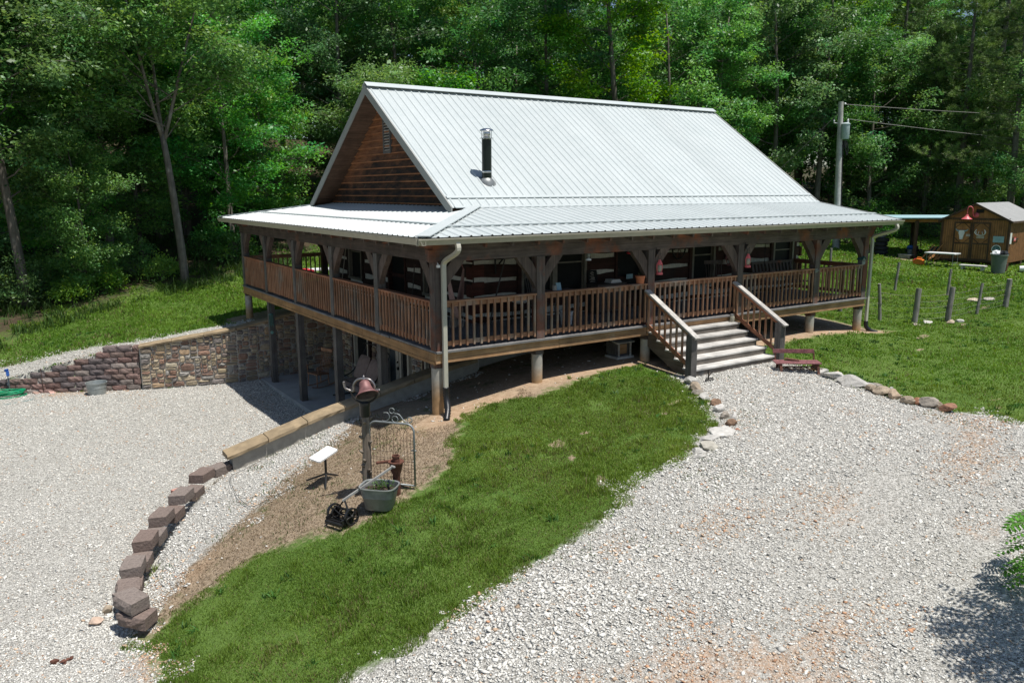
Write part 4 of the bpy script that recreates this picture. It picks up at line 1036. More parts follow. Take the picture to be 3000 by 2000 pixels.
for i in range(7):
    a, b = ed[i]+.008, ed[i+1]-.008; mb = MB(); v = []
    for t in np.linspace(a, b, 7):
        j = rng.uniform(-.010, .010, 6); z = czf(t)+.002
        v += [(t, 2.19+j[0], z), (t, 2.185+j[1], z+.06), (t, 2.22, z+.095+j[2]*.5), (t, 2.57, z+.10+j[3]*.5), (t, 2.61+j[4], z+.06), (t, 2.60, z)]
    mb.add(v, [(6*q+r, 6*q+(r+1) % 6, 6*q+6+(r+1) % 6, 6*q+6+r) for q in range(6) for r in range(6)]+[tuple(range(6))[::-1], tuple(range(36, 42))])
    mb.build('coping_stone', M['coping'], cw_)
BC = [(.17, .115, .10), (.20, .145, .125), (.145, .115, .11), (.22, .185, .165), (.12, .10, .098), (.19, .12, .105)]
def split_block(mb, c, u, n_, w_, dpt, h, col, r_, rough=.02):
    """tapered block: split face towards n_, back narrower"""
    c, u, n_ = map(lambda q: np.asarray(q, float), (c, u, n_)); up = np.array([0, 0, 1.])
    K, J = 6, 4; v = []
    for j in range(J):
        for k in range(K):
            s = -w_/2+w_*k/(K-1); z = h*j/(J-1); edge = k in (0, K-1); e2 = j in (0, J-1)
            d = (0 if edge or e2 else .022)+r_.uniform(-rough, rough)-(.014 if edge else 0)
            v.append(c+u*s+n_*d+up*z)
    f = [(j*K+k, j*K+k+1, (j+1)*K+k+1, (j+1)*K+k) for j in range(J-1) for k in range(K-1)]
    b = len(v); v += [c-u*w_*.40-n_*dpt, c+u*w_*.40-n_*dpt, c+u*w_*.40-n_*dpt+up*h, c-u*w_*.40-n_*dpt+up*h]
    f += [(b+1, b, b+3, b+2), tuple(k for k in range((J-1)*K, J*K))+(b+2, b+3), tuple(k for k in range(K))[::-1]+(b, b+1)]
    f += [tuple(j*K for j in range(J))+(b+3, b), tuple((J-1-j)*K+K-1 for j in range(J))+(b+1, b+2)]
    mb.add(v, f, col)
r_ = np.random.default_rng(31)
mb = MB(); o = np.array([-3.44, 12.50, 0]); u = nrm((-7.1+3.4, 13.95-12.55, 0)); n_ = np.cross(u, (0, 0, 1)); n_ = n_ if n_[1] < 0 else -n_
lens = [4.9, 4.9, 4.6, 3.05, 2.45, 1.85, 1.28, 1.06]
for k in range(8):
    h = .166; s = .02+(.20 if k % 2 else 0); z = -2.87+h*k
    if k % 2: split_block(mb, o+u*.11-n_*.018*k+np.array([0, 0, z]), u, n_, .19, .28, h-.006, BC[0], r_)
    while s < lens[k]-.2:
        wd = .40; col = np.array(BC[r_.integers(6)])*r_.uniform(.75, 1.25)
        split_block(mb, o+u*(s+wd/2+.008)-n_*(.018*k)+np.array([0, 0, z]), u, n_, wd-.012, .30, h-.005, tuple(col), r_, .012); s += wd
solo(mb, 'stepped_block_wall', 'block', 'stepped wall of dark split face blocks left of the stone wall', 'wall', (-5, 13.1, -2.87))
BLK = [(-3.336,2.47,-2.28,'L'),(-3.602,2.32,-2.24,'L'),(-3.942,2.075,-2.204,'H'),(-4.2,1.70,-2.376,'L'),(-4.458,1.333,-2.248,'H'),(-4.69,.98,-2.42,'L'),(-4.916,.633,-2.292,'H'),(-5.1,.27,-2.464,'L'),(-5.282,-.101,-2.336,'H'),(-5.43,-.49,-2.508,'L'),(-5.582,-.88,-2.38,'H'),(-5.66,-1.2,-2.552,'L'),(-5.734,-1.521,-2.424,'H'),(-5.775,-2.08,-2.316,'H'),(-5.73,-2.22,-2.50,'L')]
BLAB = ['small block tucked under the near end of the sandstone coping', 'second block from the sandstone coping, set flush with the next', 'raised grey block third from the coping, overhanging its neighbours',
 'low half buried block between the third and fifth from the coping', 'raised streaky block fifth from the coping above the loose brick', 'low flat block just beyond the loose pink brick', 'raised block level with the pink brick on the gravel bank',
 'low brown block behind the two middle raised blocks', 'raised brown block in the middle of the curved row', 'low block with only its top showing past the middle of the row', 'raised smooth block fifth from the near end of the row', 'low block fourth from the near end of the row',
 'raised grey block third from the near end of the row', 'topmost rough reddish block stacked at the near end', 'rough dark block underneath the topmost one at the near end']
for i, (x, y, z, k) in enumerate(BLK):
    a, b = BLK[max(i-1, 0)], BLK[min(i+1, 14)]; u = nrm((b[0]-a[0], b[1]-a[1], 0))
    if i >= 13: u = nrm((.35 if i == 13 else .8, -1, 0))
    n_ = np.cross(u, (0, 0, 1)); n_ = n_ if n_[0] < 0 else -n_
    h = .165; w_ = .50 if k == 'H' else .47
    mb = MB(); col = np.array([(.185, .145, .125), (.20, .165, .145), (.18, .135, .115)][i % 3])*(1.0 if i < 9 else 1.05); c = np.array([x, y, z-h])+n_*.16
    split_block(mb, c, u, n_, w_, .29, h, tuple(col), r_, .012)
    # lower hidden course under each block, down to the yard
    o = solo(mb, 'edging_block', 'block', BLAB[i], 'block', (x, y, z-h), 'blocks edging the gravel bank')
# ------------------------------------------------------------------ field stones
def rock(name, loc, wx, wy, h, seed, col, label, group=None, yaw=0, sink=.25):
    r_ = np.random.default_rng(seed); bm = bmesh.new(); bmesh.ops.create_icosphere(bm, subdivisions=3, radius=1)
    pl_n = [nrm(r_.normal(0, 1, 3)*np.array([1, 1, .8])) for _ in range(9)]; pl_d = [r_.uniform(.50, .82) for _ in range(9)]
    off = r_.uniform(0, 9, 3)
    for v in bm.verts:
        p = np.array(v.co)
        for n0, d0 in zip(pl_n, pl_d):
            q = p@n0
            if q > d0: p = p-n0*(q-d0)
        p = p*(1+.05*math.sin(4*p[0]+off[0])*math.sin(5*p[1]+off[1])+.03*math.sin(11*p[2]+off[2]+7*p[0]))
        v.co = Vector((p[0]*wx/2/.85, p[1]*wy/2/.85, p[2]*h/2/.8+h*(.5-sink)))
    me = bpy.data.meshes.new(name); bm.to_mesh(me); bm.free()
    at = me.color_attributes.new('col', 'FLOAT_COLOR', 'POINT'); at.data.foreach_set('color', list((*col, 1))*len(me.vertices))
    me.materials.append(M['rock']); o = link(bpy.data.objects.new(name, me)); o.location = loc; o.rotation_euler[2] = yaw
    return tag(o, label, 'stone', group)
WH, TN, BR, GY_ = (.52, .50, .46), (.42, .34, .25), (.27, .17, .11), (.34, .30, .25)
G1 = 'stones edging the path left of the steps'
for i, (x, y, wd, hh, c, lab) in enumerate([
 (5.15,-1.66,.36,.20,WH,'white weathered stone against the foot of the left newel post'), (4.87,-2.05,.28,.24,TN,'tan angular stone next to the white one by the newel'), (4.74,-2.28,.26,.14,GY_,'flat stone third from the left newel post'),
 (4.57,-2.60,.27,.24,WH,'pale stone with dark underside, fourth from the newel'), (4.53,-2.92,.24,.22,BR,'brown stone halfway along the left edging'), (4.27,-3.22,.28,.24,WH,'bright white stone in the middle of the left edging'),
 (4.05,-3.58,.22,.20,GY_,'mossy grey stone beyond the bright white one'), (4.2,-3.66,.2,.14,WH,'small pale stone on the path side of the mossy one'), (3.86,-3.90,.30,.22,BR,'dark brown broken stone before the big flat slab'),
 (3.32,-4.08,.60,.20,WH,'largest flat slab at the bend of the left edging'), (2.94,-4.19,.50,.16,WH,'long flat slab lying beside the largest slab'), (2.63,-4.50,.36,.20,(.50,.47,.40),'pale slab pointing into the drive at the end of the edging'),
 (2.38,-4.50,.26,.14,WH,'small whitish stone near the end of the left edging'), (2.27,-4.66,.20,.09,WH,'last flat stone of the left edging'), (3.73,-4.15,.09,.08,(.50,.22,.14),'small orange stone on the gravel by the big slab'), (7.37,-1.56,.13,.09,WH,'small white stone in front of the bottom step')]):
    rock('edging_stone', (x, y, gz(x, y)), wd, wd*rng.uniform(.6, .85), hh*.85, 100+i, tuple(np.array(c)*rng.uniform(.72, .92)), lab, G1 if i < 14 else None, rng.uniform(-.6, .6), .2)
G2 = 'stones edging the drive right of the steps'
for i, (x, y, wd, hh, c, lab) in enumerate([
 (8.43,-2.50,.30,.18,WH,'pale stone nearest the rusty bench'), (8.29,-2.86,.50,.24,WH,'long white topped stone second from the bench'), (8.22,-3.38,.72,.30,WH,'biggest white topped boulder of the right edging'),
 (8.47,-3.63,.24,.11,WH,'flat white stone tucked behind the biggest boulder'), (8.60,-3.72,.22,.13,GY_,'small grey stone on the lawn side past the boulder'), (8.17,-3.87,.26,.19,TN,'tan stone just past the biggest boulder'),
 (8.19,-4.10,.38,.21,TN,'wide tan stone left of the squarish one'), (8.12,-4.42,.28,.26,(.50,.38,.27),'squarish upright buff stone in the right edging'), (8.03,-4.71,.34,.22,TN,'wedge shaped buff stone after the squarish one'),
 (8.13,-4.88,.20,.17,(.40,.20,.12),'small rust red stone in the right edging'), (8.19,-5.08,.37,.24,GY_,'mottled grey stone third from the far right end'), (8.26,-5.26,.20,.17,TN,'small tan stone second from the right end'),
 (8.18,-5.46,.33,.23,(.36,.19,.12),'red brown stone at the right end of the edging'), (8.45,-2.28,.18,.24,(.38,.25,.12),'ochre stone under the end of the rusty bench'), (8.68,-4.01,.10,.07,WH,'tiny white stone on the lawn behind the edging')]):
    rock('edging_stone', (x, y, gz(x, y)), wd*.9, wd*rng.uniform(.6, .85), hh*.78, 140+i, tuple(np.array(c)*rng.uniform(.72, .92)), lab, G2 if i < 13 else None, 2.0+rng.uniform(-.4, .4), .2)
for i, (x, y, wd, hh, c, lab) in enumerate([(-6.01,-1.31,.17,.13,TN,'small pale stone on the yard beside the block row'), (-6.21,-1.55,.20,.10,(.48,.36,.28),'pinkish stone on the yard near the end of the block row'),
 (22.3,1.15,.6,.17,(.45,.38,.28),'tan rock lying in the grass left of a fence post'), (23.0,.95,.65,.13,(.36,.33,.29),'long grey rock lying right of the tan rock'),
 (16.85,-.20,.4,.10,WH,'pale flat rock at the foot of the second fence post'), (17.45,-.62,.32,.12,TN,'buff rock at the foot of the third fence post'), (17.85,-.65,.25,.10,WH,'white rock right of the third fence post'), (16.15,-.25,.35,.08,GY_,'grey flat rock left of the second fence post')]):
    rock('field_stone', (x, y, gz(x, y) if x > 0 else -2.85), wd, wd*.65, hh, 180+i, c, lab, None, rng.uniform(-.5, .5), .2)
def junk(loc, s, seed, label):
    r_ = np.random.default_rng(seed); mb = MB(); p = np.array(loc)
    for k in range(7):
        q = p+np.array([r_.uniform(-s, s), r_.uniform(-s*.6, s*.6), r_.uniform(.01, .05)]); d = r_.normal(0, 1, 3)*np.array([1, 1, .25])
        mb.beam(q-d*s*.22, q+d*s*.22, r_.uniform(.02, .07), r_.uniform(.008, .03))
    solo(mb, 'rusty_scrap', 'rust', label, 'scrap iron', loc)
junk((-5.07,-.72,-2.62), .17, 1, 'flaky rusted iron scrap on the gravel bank'); junk((-4.98,-.98,-2.62), .10, 2, 'smaller rusted scrap beside the flaky iron'); junk((-4.78,-.58,-2.53), .07, 3, 'lump of rusty iron higher on the gravel bank')
junk((-5.50,-.66,-2.54), .06, 4, 'bit of rust lying against the block row'); junk((-6.64,-2.4,-2.85), .12, 5, 'strip of rusty metal on the yard at lower left')
def brick(loc, a, label, tilt=0, c=(.42, .19, .14)):
    mb = MB(); u = np.array([math.cos(a), math.sin(a), 0]); v = np.array([-math.sin(a), math.cos(a), tilt]); z = np.cross(u, nrm(v))
    mb.obox(np.array(loc)+(0, 0, .035), u*.11, nrm(v)*.075, z*.032, c); solo(mb, 'loose_brick', 'block', label, 'brick', loc)
brick((-4.45, 1.72, -2.40), .4, 'pink brick lying loose behind the curved block row', c=(.50, .24, .19))
brick((-6.12, 13.50, -2.84), .7, 'tilted brown paver beside the green hose', .5, (.33, .22, .18)); brick((-5.72, 13.36, -2.85), .3, 'pink paver leaning by the black stake', .5, (.45, .28, .24))
# ------------------------------------------------------------------ dinner bell on its post
bz = gz(-2.35, -2.1); B0 = np.array([-2.35, -2.1, bz]); T = B0+np.array([.03, .02, 1.48])
bell = thing('dinner_bell', 'weathered cast bell in an iron yoke on a knotty post', 'bell', B0)
mb = MB(); P = [B0-np.array([0, 0, .1])]+[B0+np.array([rng.uniform(-.012, .012), rng.uniform(-.012, .012), t]) for t in np.linspace(.1, 1.3, 9)]; mb.tube(P, [.075, .075, .068, .07, .062, .064, .06, .058, .06, .056], 12)
for k in range(11):
    z = rng.uniform(.25, 1.2); a = rng.uniform(2.5, 6.2); q = B0+np.array([.06*math.cos(a), .06*math.sin(a), z]); mb.tube([q, q+np.array([.05*math.cos(a), .05*math.sin(a), .035])], [.03, .014], 7)
mb.build('post', M['oldpost'], bell, True)
mb = MB(); mb.lathe([(.072, 1.24), (.078, 1.26), (.078, 1.40), (.085, 1.42), (.08, 1.46), (.0, 1.46)], B0, n=14); mb.build('post_cap', M['black'], bell, True, 40)
# local frame: across = direction of the yoke axle (screen right), fwd = towards the viewer
acr = nrm((.80, -.60, 0)); fw = nrm((-.6, -.8, 0)); upv = np.array([0, 0, 1.]); C0 = B0+np.array([0, 0, 1.62])
def sc_bell(mb): mb.v = [tuple(C0-np.array([0, 0, .03])+(np.array(p)-C0)*.84) for p in mb.v]
mb = MB(); P = [C0+acr*(.235*math.sin(a))+upv*(.02-.20*math.cos(a)+.02) for a in np.linspace(-1.9, 1.9, 21)]
for sg in (0,): mb.tube(P, [.020]*21, 8)
sc_bell(mb); mb.build('cradle', M['blackm'], bell, True)
mb = MB(); P = smooth_curve([C0-acr*.30+upv*.08, C0-acr*.20+upv*.06, C0-acr*.19+upv*.17, C0-acr*.12+upv*.265, C0+upv*.285, C0+acr*.12+upv*.265, C0+acr*.19+upv*.17, C0+acr*.20+upv*.08, C0+acr*.29+upv*.08], 6); mb.tube(P, .023, 8); mb.lathe([(.0, .35), (.018, .345), (.02, .30), (.03, .28)], C0, n=8)
P = smooth_curve([C0-acr*.30+upv*.08, C0-acr*.35+upv*.12, C0-acr*.37+upv*.23], 5); mb.tube(P, [.022]*10+[.028], 8); sc_bell(mb); mb.build('yoke', M['yoke'], bell, True)
ax = nrm(upv*1.0-fw*.62+acr*-.38); Ct = C0+upv*.255
prof = [(.0, 0), (.05, -.005), (.085, -.03), (.10, -.07), (.11, -.14), (.135, -.21), (.175, -.255), (.205, -.28), (.20, -.29)]
mb = MB(); mb.lathe(prof, Ct, ax, 28); sc_bell(mb); mb.build('bell_body', M['bellp'], bell, True)
mb = MB(); mb.lathe([(.20, -.29), (.185, -.282), (.155, -.245), (.115, -.18), (.09, -.10), (.05, -.04), (.0, -.03)], Ct, ax, 28); mb.tube([Ct-ax*.05, Ct-ax*.26], [.008, .008], 6); mb.lathe([(.0, -.30), (.03, -.28), (.0, -.25)], Ct, ax, 10); sc_bell(mb); mb.build('bell_inside', M['bellin'], bell, True)
# ------------------------------------------------------------------ ornamental wire gate standing behind the bell post
gb, ga = np.array([-1.75, -2.55, gz(-1.75, -2.55)]), np.array([-2.24, -1.98, gz(-2.24, -1.98)])
gt = thing('wire_gate', 'old tubular garden gate with woven wire and scroll finial', 'gate', (gb+ga)/2)
u = nrm(gb-ga); u[2] = 0; wdt = np.linalg.norm((gb-ga)[:2]); zt = -.50; up = np.array([0, 0, 1.])
g0 = np.array([ga[0], ga[1], gb[2]+.03])
pt = lambda s, z: g0+u*s+up*z
hgt = zt-gb[2]-.03
mb = MB(); P = [pt(wdt, 0), pt(wdt, hgt-.12)]+[pt(wdt-.12+.12*math.cos(a), hgt-.12+.12*math.sin(a)) for a in np.linspace(.2, 1.57, 6)]+[pt(.12-.12*math.sin(a), hgt-.12+.12*math.cos(a)) for a in np.linspace(0, 1.57, 6)]+[pt(0, 0)]
mb.tube(P, .017, 8); mb.tube([pt(0, .0), pt(wdt, 0)], .016, 8); mb.tube([pt(wdt+.035, hgt-.42), pt(wdt-.05, hgt-.42)], .012, 6); mb.build('frame', M['galvd'], gt, True)
mb = MB(); zs_ = np.concatenate([np.arange(.05, .42, .055), np.arange(.42, hgt-.18, .10)]); nv_ = 13
for z in zs_:
    mb.tube([pt(s, z+.006*math.sin(31*s+z*7)) for s in np.linspace(.01, wdt-.01, 9)], .0032, 4, cap=False)
for i in range(1, nv_):
    s = wdt*i/nv_; mb.tube([pt(s+.006*math.sin(9*z+i), z) for z in np.linspace(.0, hgt-.16, 8)], .0032, 4, cap=False)
for i in range(6):
    c = wdt*(i+.9)/6.6; P = [pt(c-.075*math.cos(a)*1.1, hgt-.16+.09*math.sin(a)) for a in np.linspace(0, math.pi, 9)]; mb.tube(P, .0035, 4, cap=False)
mb.build('woven_wire', M['rustw'], gt)
mb = MB()
def spiral(cx_, cz_, r0, r1, a0, a1): return [pt(cx_+(r0+(r1-r0)*t)*math.cos(a0+(a1-a0)*t), cz_+(r0+(r1-r0)*t)*math.sin(a0+(a1-a0)*t)) for t in np.linspace(0, 1, 14)]
mid = wdt*.55
mb.tube(smooth_curve([pt(mid-.19, hgt+.02), pt(mid-.12, hgt+.02), pt(mid-.06, hgt+.08), pt(mid-.09, hgt+.15), pt(mid-.16, hgt+.15)], 5), .008, 6)
mb.tube(spiral(mid-.02, hgt+.19, .045, .04, 0, 6.0), .008, 6); mb.tube(spiral(mid+.03, hgt+.06, .05, .05, 3.2, 9.2), .008, 6)
mb.tube(smooth_curve([pt(mid+.02, hgt+.15), pt(mid+.10, hgt+.14), pt(mid+.18, hgt+.05), pt(mid+.26, hgt+.02)], 5), .008, 6); mb.tube(spiral(mid+.27, hgt+.07, .05, .03, -1.5, 4.0), .008, 6)
mb.build('scroll_finial', M['galvd'], gt, True)
M['galvl'] = plain('bright rim', (.48, .50, .49), .4, .6, .15)
# ------------------------------------------------------------------ galvanised tub planter, pipe, reel mower
tb = np.array([-2.40, -2.66, gz(-2.4, -2.66)]); tub = thing('tub_planter', 'oval galvanised wash tub planted with sparse herbs, mower handle resting on it', 'planter', tb)
mb = MB(); xd = nrm((.7, -.7, 0)); K = dict(o=tb, n=36, sx=.80, sy=.62, xdir=xd, sq=4)
mb.lathe([(.0, .01), (.25, .01), (.255, .02), (.30, .20), (.305, .205), (.303, .215), (.335, .34), (.348, .345), (.354, .36), (.330, .355), (.315, .27), (.0, .27)], **K); mb.build('tub', M['galv'], tub, True, 35); mb = MB(); mb.lathe([(.345, .345), (.358, .35), (.356, .366), (.335, .362), (.33, .352)], **K); mb.build('rim', M['galvl'], tub, True, 35)
mb = MB(); mb.lathe([(.318, .27), (.15, .29), (.0, .30)], **K); so_ = mb.build('soil', M['soil'], tub, True)
mb = MB()
for k in range(2):
    s_ = (-1, 1)[k]; c = tb+xd*.265*s_+np.array([0, 0, .30]); mb.tube([c+np.cross(xd, (0, 0, 1))*q+xd*s_*.03*(abs(q) < .07)+np.array([0, 0, -.04*(abs(q) < .07)]) for q in (-.09, -.07, .07, .09)], .007, 6); mb.build('tub_handle', M['galvd'], tub); mb = MB()
def sprig(x0, y0, z0, n, h, sp, seed, cols, m='leaf'):
    r_ = np.random.default_rng(seed); mb = MB()
    for i in range(n):
        a = r_.uniform(0, 6.28); b = np.array([x0+r_.uniform(-sp, sp)*.6, y0+r_.uniform(-sp, sp)*.6, z0]); t = b+np.array([math.cos(a)*sp*r_.uniform(.2, .8), math.sin(a)*sp*r_.uniform(.2, .8), h*r_.uniform(.5, 1.1)])
        c = tuple(np.array(cols)*r_.uniform(.6, 1.4)); d = np.cross(nrm(t-b), (0, 0, 1)); mb.add([b-d*.004, b+d*.004, t], [(0, 1, 2)], c)
        for k in range(5):
            q = b+(t-b)*r_.uniform(.3, 1); e = nrm(r_.normal(0, 1, 3)+(0, 0, .4))*.035; f_ = np.cross(e, (0, 0, 1))*.35; mb.add([q, q+e*.5+f_, q+e, q+e*.5-f_], [(0, 1, 2, 3)], c)
    return mb
mb = sprig(tb[0], tb[1], tb[2]+.28, 38, .16, .24, 5, (.075, .13, .03)); mb.build('herbs', M['leaf'], tub)
pp = np.array([-2.03, -2.47, gz(-2.03, -2.47)]); pipe2 = thing('rusty_pipe_stand', 'rusty old pipe with flared collar standing behind the tub', 'pipe', pp)
mb = MB(); mb.lathe([(.06, -.05), (.06, .30), (.085, .36), (.105, .47), (.125, .49), (.125, .51), (.09, .51), (.055, .49), (.055, .57), (.062, .575), (.062, .60), (.045, .60), (.045, .50)], pp, n=18); mb.build('pipe', M['rust'], pipe2, True, 40)
mb = MB(); mb.beam(pp+np.array([-.09, .07, .50]), pp+np.array([-.24, .19, .47]), .06, .03); mb.build('spout', M['rust'], pipe2)
mw = thing('reel_mower', 'antique push reel mower with spoked wheels leaning on the tub', 'mower', (-2.95, -2.58, gz(-2.95, -2.58)))
w1, w2 = np.array([-2.87, -2.70, -1.70]), np.array([-2.99, -2.32, -1.70])
w1[2] = gz(*w1[:2])+.125; w2[2] = gz(*w2[:2])+.125; axd = nrm(w2-w1)
def wheel(c, name):
    mb = MB(); mb.lathe([(.125, -.022), (.130, -.02), (.130, .02), (.125, .022), (.108, .018), (.108, -.018), (.125, -.022)], c, axd, 24)
    o = mb.build(name, M['black'], mw, True, 40); mb = MB(); e1 = nrm(np.cross(axd, (0, 0, 1))); e2 = np.cross(axd, e1)
    mb.lathe([(.0, -.03), (.028, -.03), (.028, .03), (.0, .03)], c, axd, 10)
    for k in range(5):
        a = 2*math.pi*k/5+.3; d = math.cos(a)*e1+math.sin(a)*e2; t = -math.sin(a)*e1+math.cos(a)*e2
        mb.tube(smooth_curve([c+d*.02, c+d*.07+t*.012, c+d*.112], 4), .010, 6)
    mb.build('spokes', M['blackm'], o, True)
wheel(w1, 'wheel'); wheel(w2, 'wheel')
mb = MB(); fwd_ = nrm(np.cross(axd, (0, 0, 1))); fwd_ = fwd_ if fwd_[0] < 0 else -fwd_
ctr = (w1+w2)/2
for k in range(5):
    a0 = 2*math.pi*k/5; P = []
    for t in np.linspace(0, 1, 9):
        a = a0+t*1.0; P.append(w1+(w2-w1)*(.12+.76*t)+(fwd_*math.cos(a)+np.array([0, 0, 1])*math.sin(a))*.085-fwd_*.0)
    mb.tube(P, .009, 5)
for t in (.14, .5, .86): mb.lathe([(.085, -.006), (.09, 0), (.085, .006), (.06, .004), (.06, -.004), (.085, -.006)], w1+(w2-w1)*t, axd, 16)
mb.tube([w1, w2], .014, 8); mb.build('reel', M['blackm'], mw, True)
mb = MB(); rl = ctr+fwd_*.17; rl[2] -= .085; mb.tube([rl-axd*.19, rl+axd*.19], .024, 12); mb.build('roller', M['blackm'], mw, True, 40)
mb = MB()
for w_ in (w1, w2): c = w_+(ctr-w_)*.10; mb.beam(c, np.array([0, 0, 0])+c+fwd_*.17+np.array([0, 0, -.05]), .02, .06); mb.lathe([(.07, -.012), (.07, .012), (.0, .012)], c, axd, 14); 
mb.beam(ctr+fwd_*.10-axd*.19+np.array([0, 0, -.08]), ctr+fwd_*.10+axd*.19+np.array([0, 0, -.08]), .05, .02); mb.beam(ctr-axd*.19+np.array([0, 0, .09]), ctr+axd*.19+np.array([0, 0, .09]), .03, .02)
jt = ctr+np.array([.03, .0, .22]); mb.tube([w1+(ctr-w1)*.15, jt], .013, 6); mb.tube([w2+(ctr-w2)*.15, jt], .013, 6); mb.build('cutter_frame', M['black'], mw)
he = np.array([-2.17, -2.64, -1.05]); he = np.array([-2.20, -2.72, -1.035]); d = nrm(he-jt)
mb = MB(); mb.beam(jt-d*.03, he, .038, .028); mb.build('handle', M['polew'], mw)
mb = MB(); cr = nrm(np.cross(d, (0, 0, 1))+np.array([0, 0, .25])); mb.tube([he-cr*.16, he+cr*.16], .019, 10); mb.build('grip', M['polew'], mw, True)
# ------------------------------------------------------------------ satellite dish, cable
ds = np.array([-2.59, -.91, gz(-2.59, -.91)]); dish = thing('satellite_dish', 'flat white rectangular satellite antenna on a black ground stand', 'antenna', ds)
mb = MB(); mb.tube([ds+(0, 0, .0), ds+(0, 0, .48)], .022, 10); mb.tube([ds+(0, 0, .18), ds+(.42, .12, .0)], .016, 8); mb.tube([ds+(0, 0, .18), ds+(-.22, .34, .0)], .016, 8); mb.tube([ds+(0, 0, .18), ds+(-.12, -.28, -.0)], .016, 8); mb.build('stand', M['black'], dish, True, 40)
dc = ds+np.array([-.015, .02, .50]); dn = nrm((-.22, -.16, 1)); e1 = nrm(np.cross((.60, .80, 0), dn)); e1 = nrm(np.array([.93, .36, 0])); e1 = nrm(e1-dn*(e1@dn)); e2 = np.cross(dn, e1)
mb = MB(); rp = []
for sx_, sy_ in ((1, 1), (-1, 1), (-1, -1), (1, -1)):
    for a in np.linspace(0, math.pi/2, 4):
        k = {(1, 1): 0, (-1, 1): 1, (-1, -1): 2, (1, -1): 3}[(sx_, sy_)]*math.pi/2; rp.append((sx_*.18+.03*math.cos(a+k), sy_*.10+.03*math.sin(a+k)))
mb.prism(rp, dc, e1, e2, dn*.028); mb.build('panel', M['white'], dish)
def ground_tube(name, pts, r, m, label, cat, dz=.01):
    P = smooth_curve([(x, y, 0) for x, y in pts], 8); P = [np.array([p[0], p[1], gz(p[0], p[1])+dz+r]) for p in P]; mb = MB(); mb.tube(P, r, 6); return solo(mb, name, m, label, cat, P[0], smooth=True)
ground_tube('cable', [(-2.15, 2.1), (-2.6, 2.05), (-3.13, 1.87), (-3.48, 1.75), (-3.6, 1.43), (-3.72, .49), (-3.73, -.13), (-3.65, -.39), (-3.26, -.40), (-2.95, -.44), (-2.62, -.6), (-2.58, -.88)], .004, 'black', 'thin black cable looping over the gravel bank to the white antenna', 'cable', .03)
# ------------------------------------------------------------------ yard edge: wash tub, hydrant, hoses, stake
wt = np.array([-4.64, 12.60, -2.85]); mb = MB(); mb.lathe([(.0, .01), (.235, .01), (.24, .0), (.245, .03), (.262, .20), (.27, .205), (.268, .22), (.285, .335), (.296, .34), (.296, .355), (.28, .35), (.262, .20), (.24, .06), (.0, .05)], wt, n=32)
M['galvm'] = plain('dull galvanised tub', (.36, .39, .38), .5, .4, .2, scale=6)
o = solo(mb, 'wash_tub', 'galvm', 'round galvanised wash tub in front of the block wall', 'tub', wt, smooth=True, angle=35)
hy = np.array([-6.78, 13.70, -2.85]); hyd = thing('yard_hydrant', 'yard hydrant with blue handle behind the coiled hose', 'hydrant', hy)
mb = MB(); mb.tube([hy, hy+(-.01, .0, .66)], .022, 10); mb.tube([hy+(-.01, 0, .60), hy+(.02, -.09, .55)], .018, 8); mb.build('pipe', M['galv'], hyd, True)
mb = MB(); mb.box(hy[0]-.05, hy[0]+.03, hy[1]-.035, hy[1]+.035, hy[2]+.62, hy[2]+.76); mb.beam(hy+(-.04, 0, .75), hy+(-.03, -.02, .82), .10, .03); mb.build('handle', M['blue'], hyd)
def coil(name, c, m, label, n, r0, r1, h, r, seed, sx=1., sy=.62, wob=.03):
    r_ = np.random.default_rng(seed); P = []; K = 22
    for i in range(int(n*K)):
        t = i/(n*K); a = 2*math.pi*i/K; rr = r0+(r1-r0)*(.5+.5*math.sin(t*9+1))+r_.normal(0, .004); q = 1+wob*math.sin(2*a+t*7)
        P.append(np.array(c)+np.array([rr*sx*math.cos(a)*q, rr*sy*math.sin(a), .02+h*t+.03*math.sin(a*1.0+t*11)*t]))
    mb = MB(); mb.tube(P, r, 6); return solo(mb, name, m, label, 'hose', c, smooth=True)
coil('garden_hose', (-6.82, 13.48, -2.83), 'hose', 'bright green garden hose piled in a coil around the hydrant', 8.5, .28, .42, .20, .013, 3, 1.05, .60)
P = smooth_curve([(-6.2, 13.2, -2.83), (-6.3, 12.85, -2.835), (-6.7, 12.7, -2.835), (-7.0, 12.6, -2.835), (-6.75, 12.95, -2.83), (-6.5, 12.9, -2.835), (-6.9, 13.0, -2.83), (-7.3, 12.6, -2.835)], 8); mb = MB(); mb.tube(P, .012, 6); solo(mb, 'garden_hose', 'hoseb', 'dark teal hose trailing in front of the green coil', 'hose', P[0], smooth=True)
mb = MB(); s0 = np.array([-5.95, 13.42, -2.85]); mb.tube([s0, s0+(-.02, .02, .78)], .010, 6); mb.tube([s0+(-.09, 0, .03), s0+(.10, 0, .03)], .008, 6); mb.tube([s0+(-.09, 0, .03), s0+(-.09, 0, .0)], .008, 6); mb.tube([s0+(.10, 0, .03), s0+(.10, 0, .0)], .008, 6); solo(mb, 'garden_stake', 'rustw', 'thin dark iron garden stake standing before the stepped block wall', 'stake', s0)
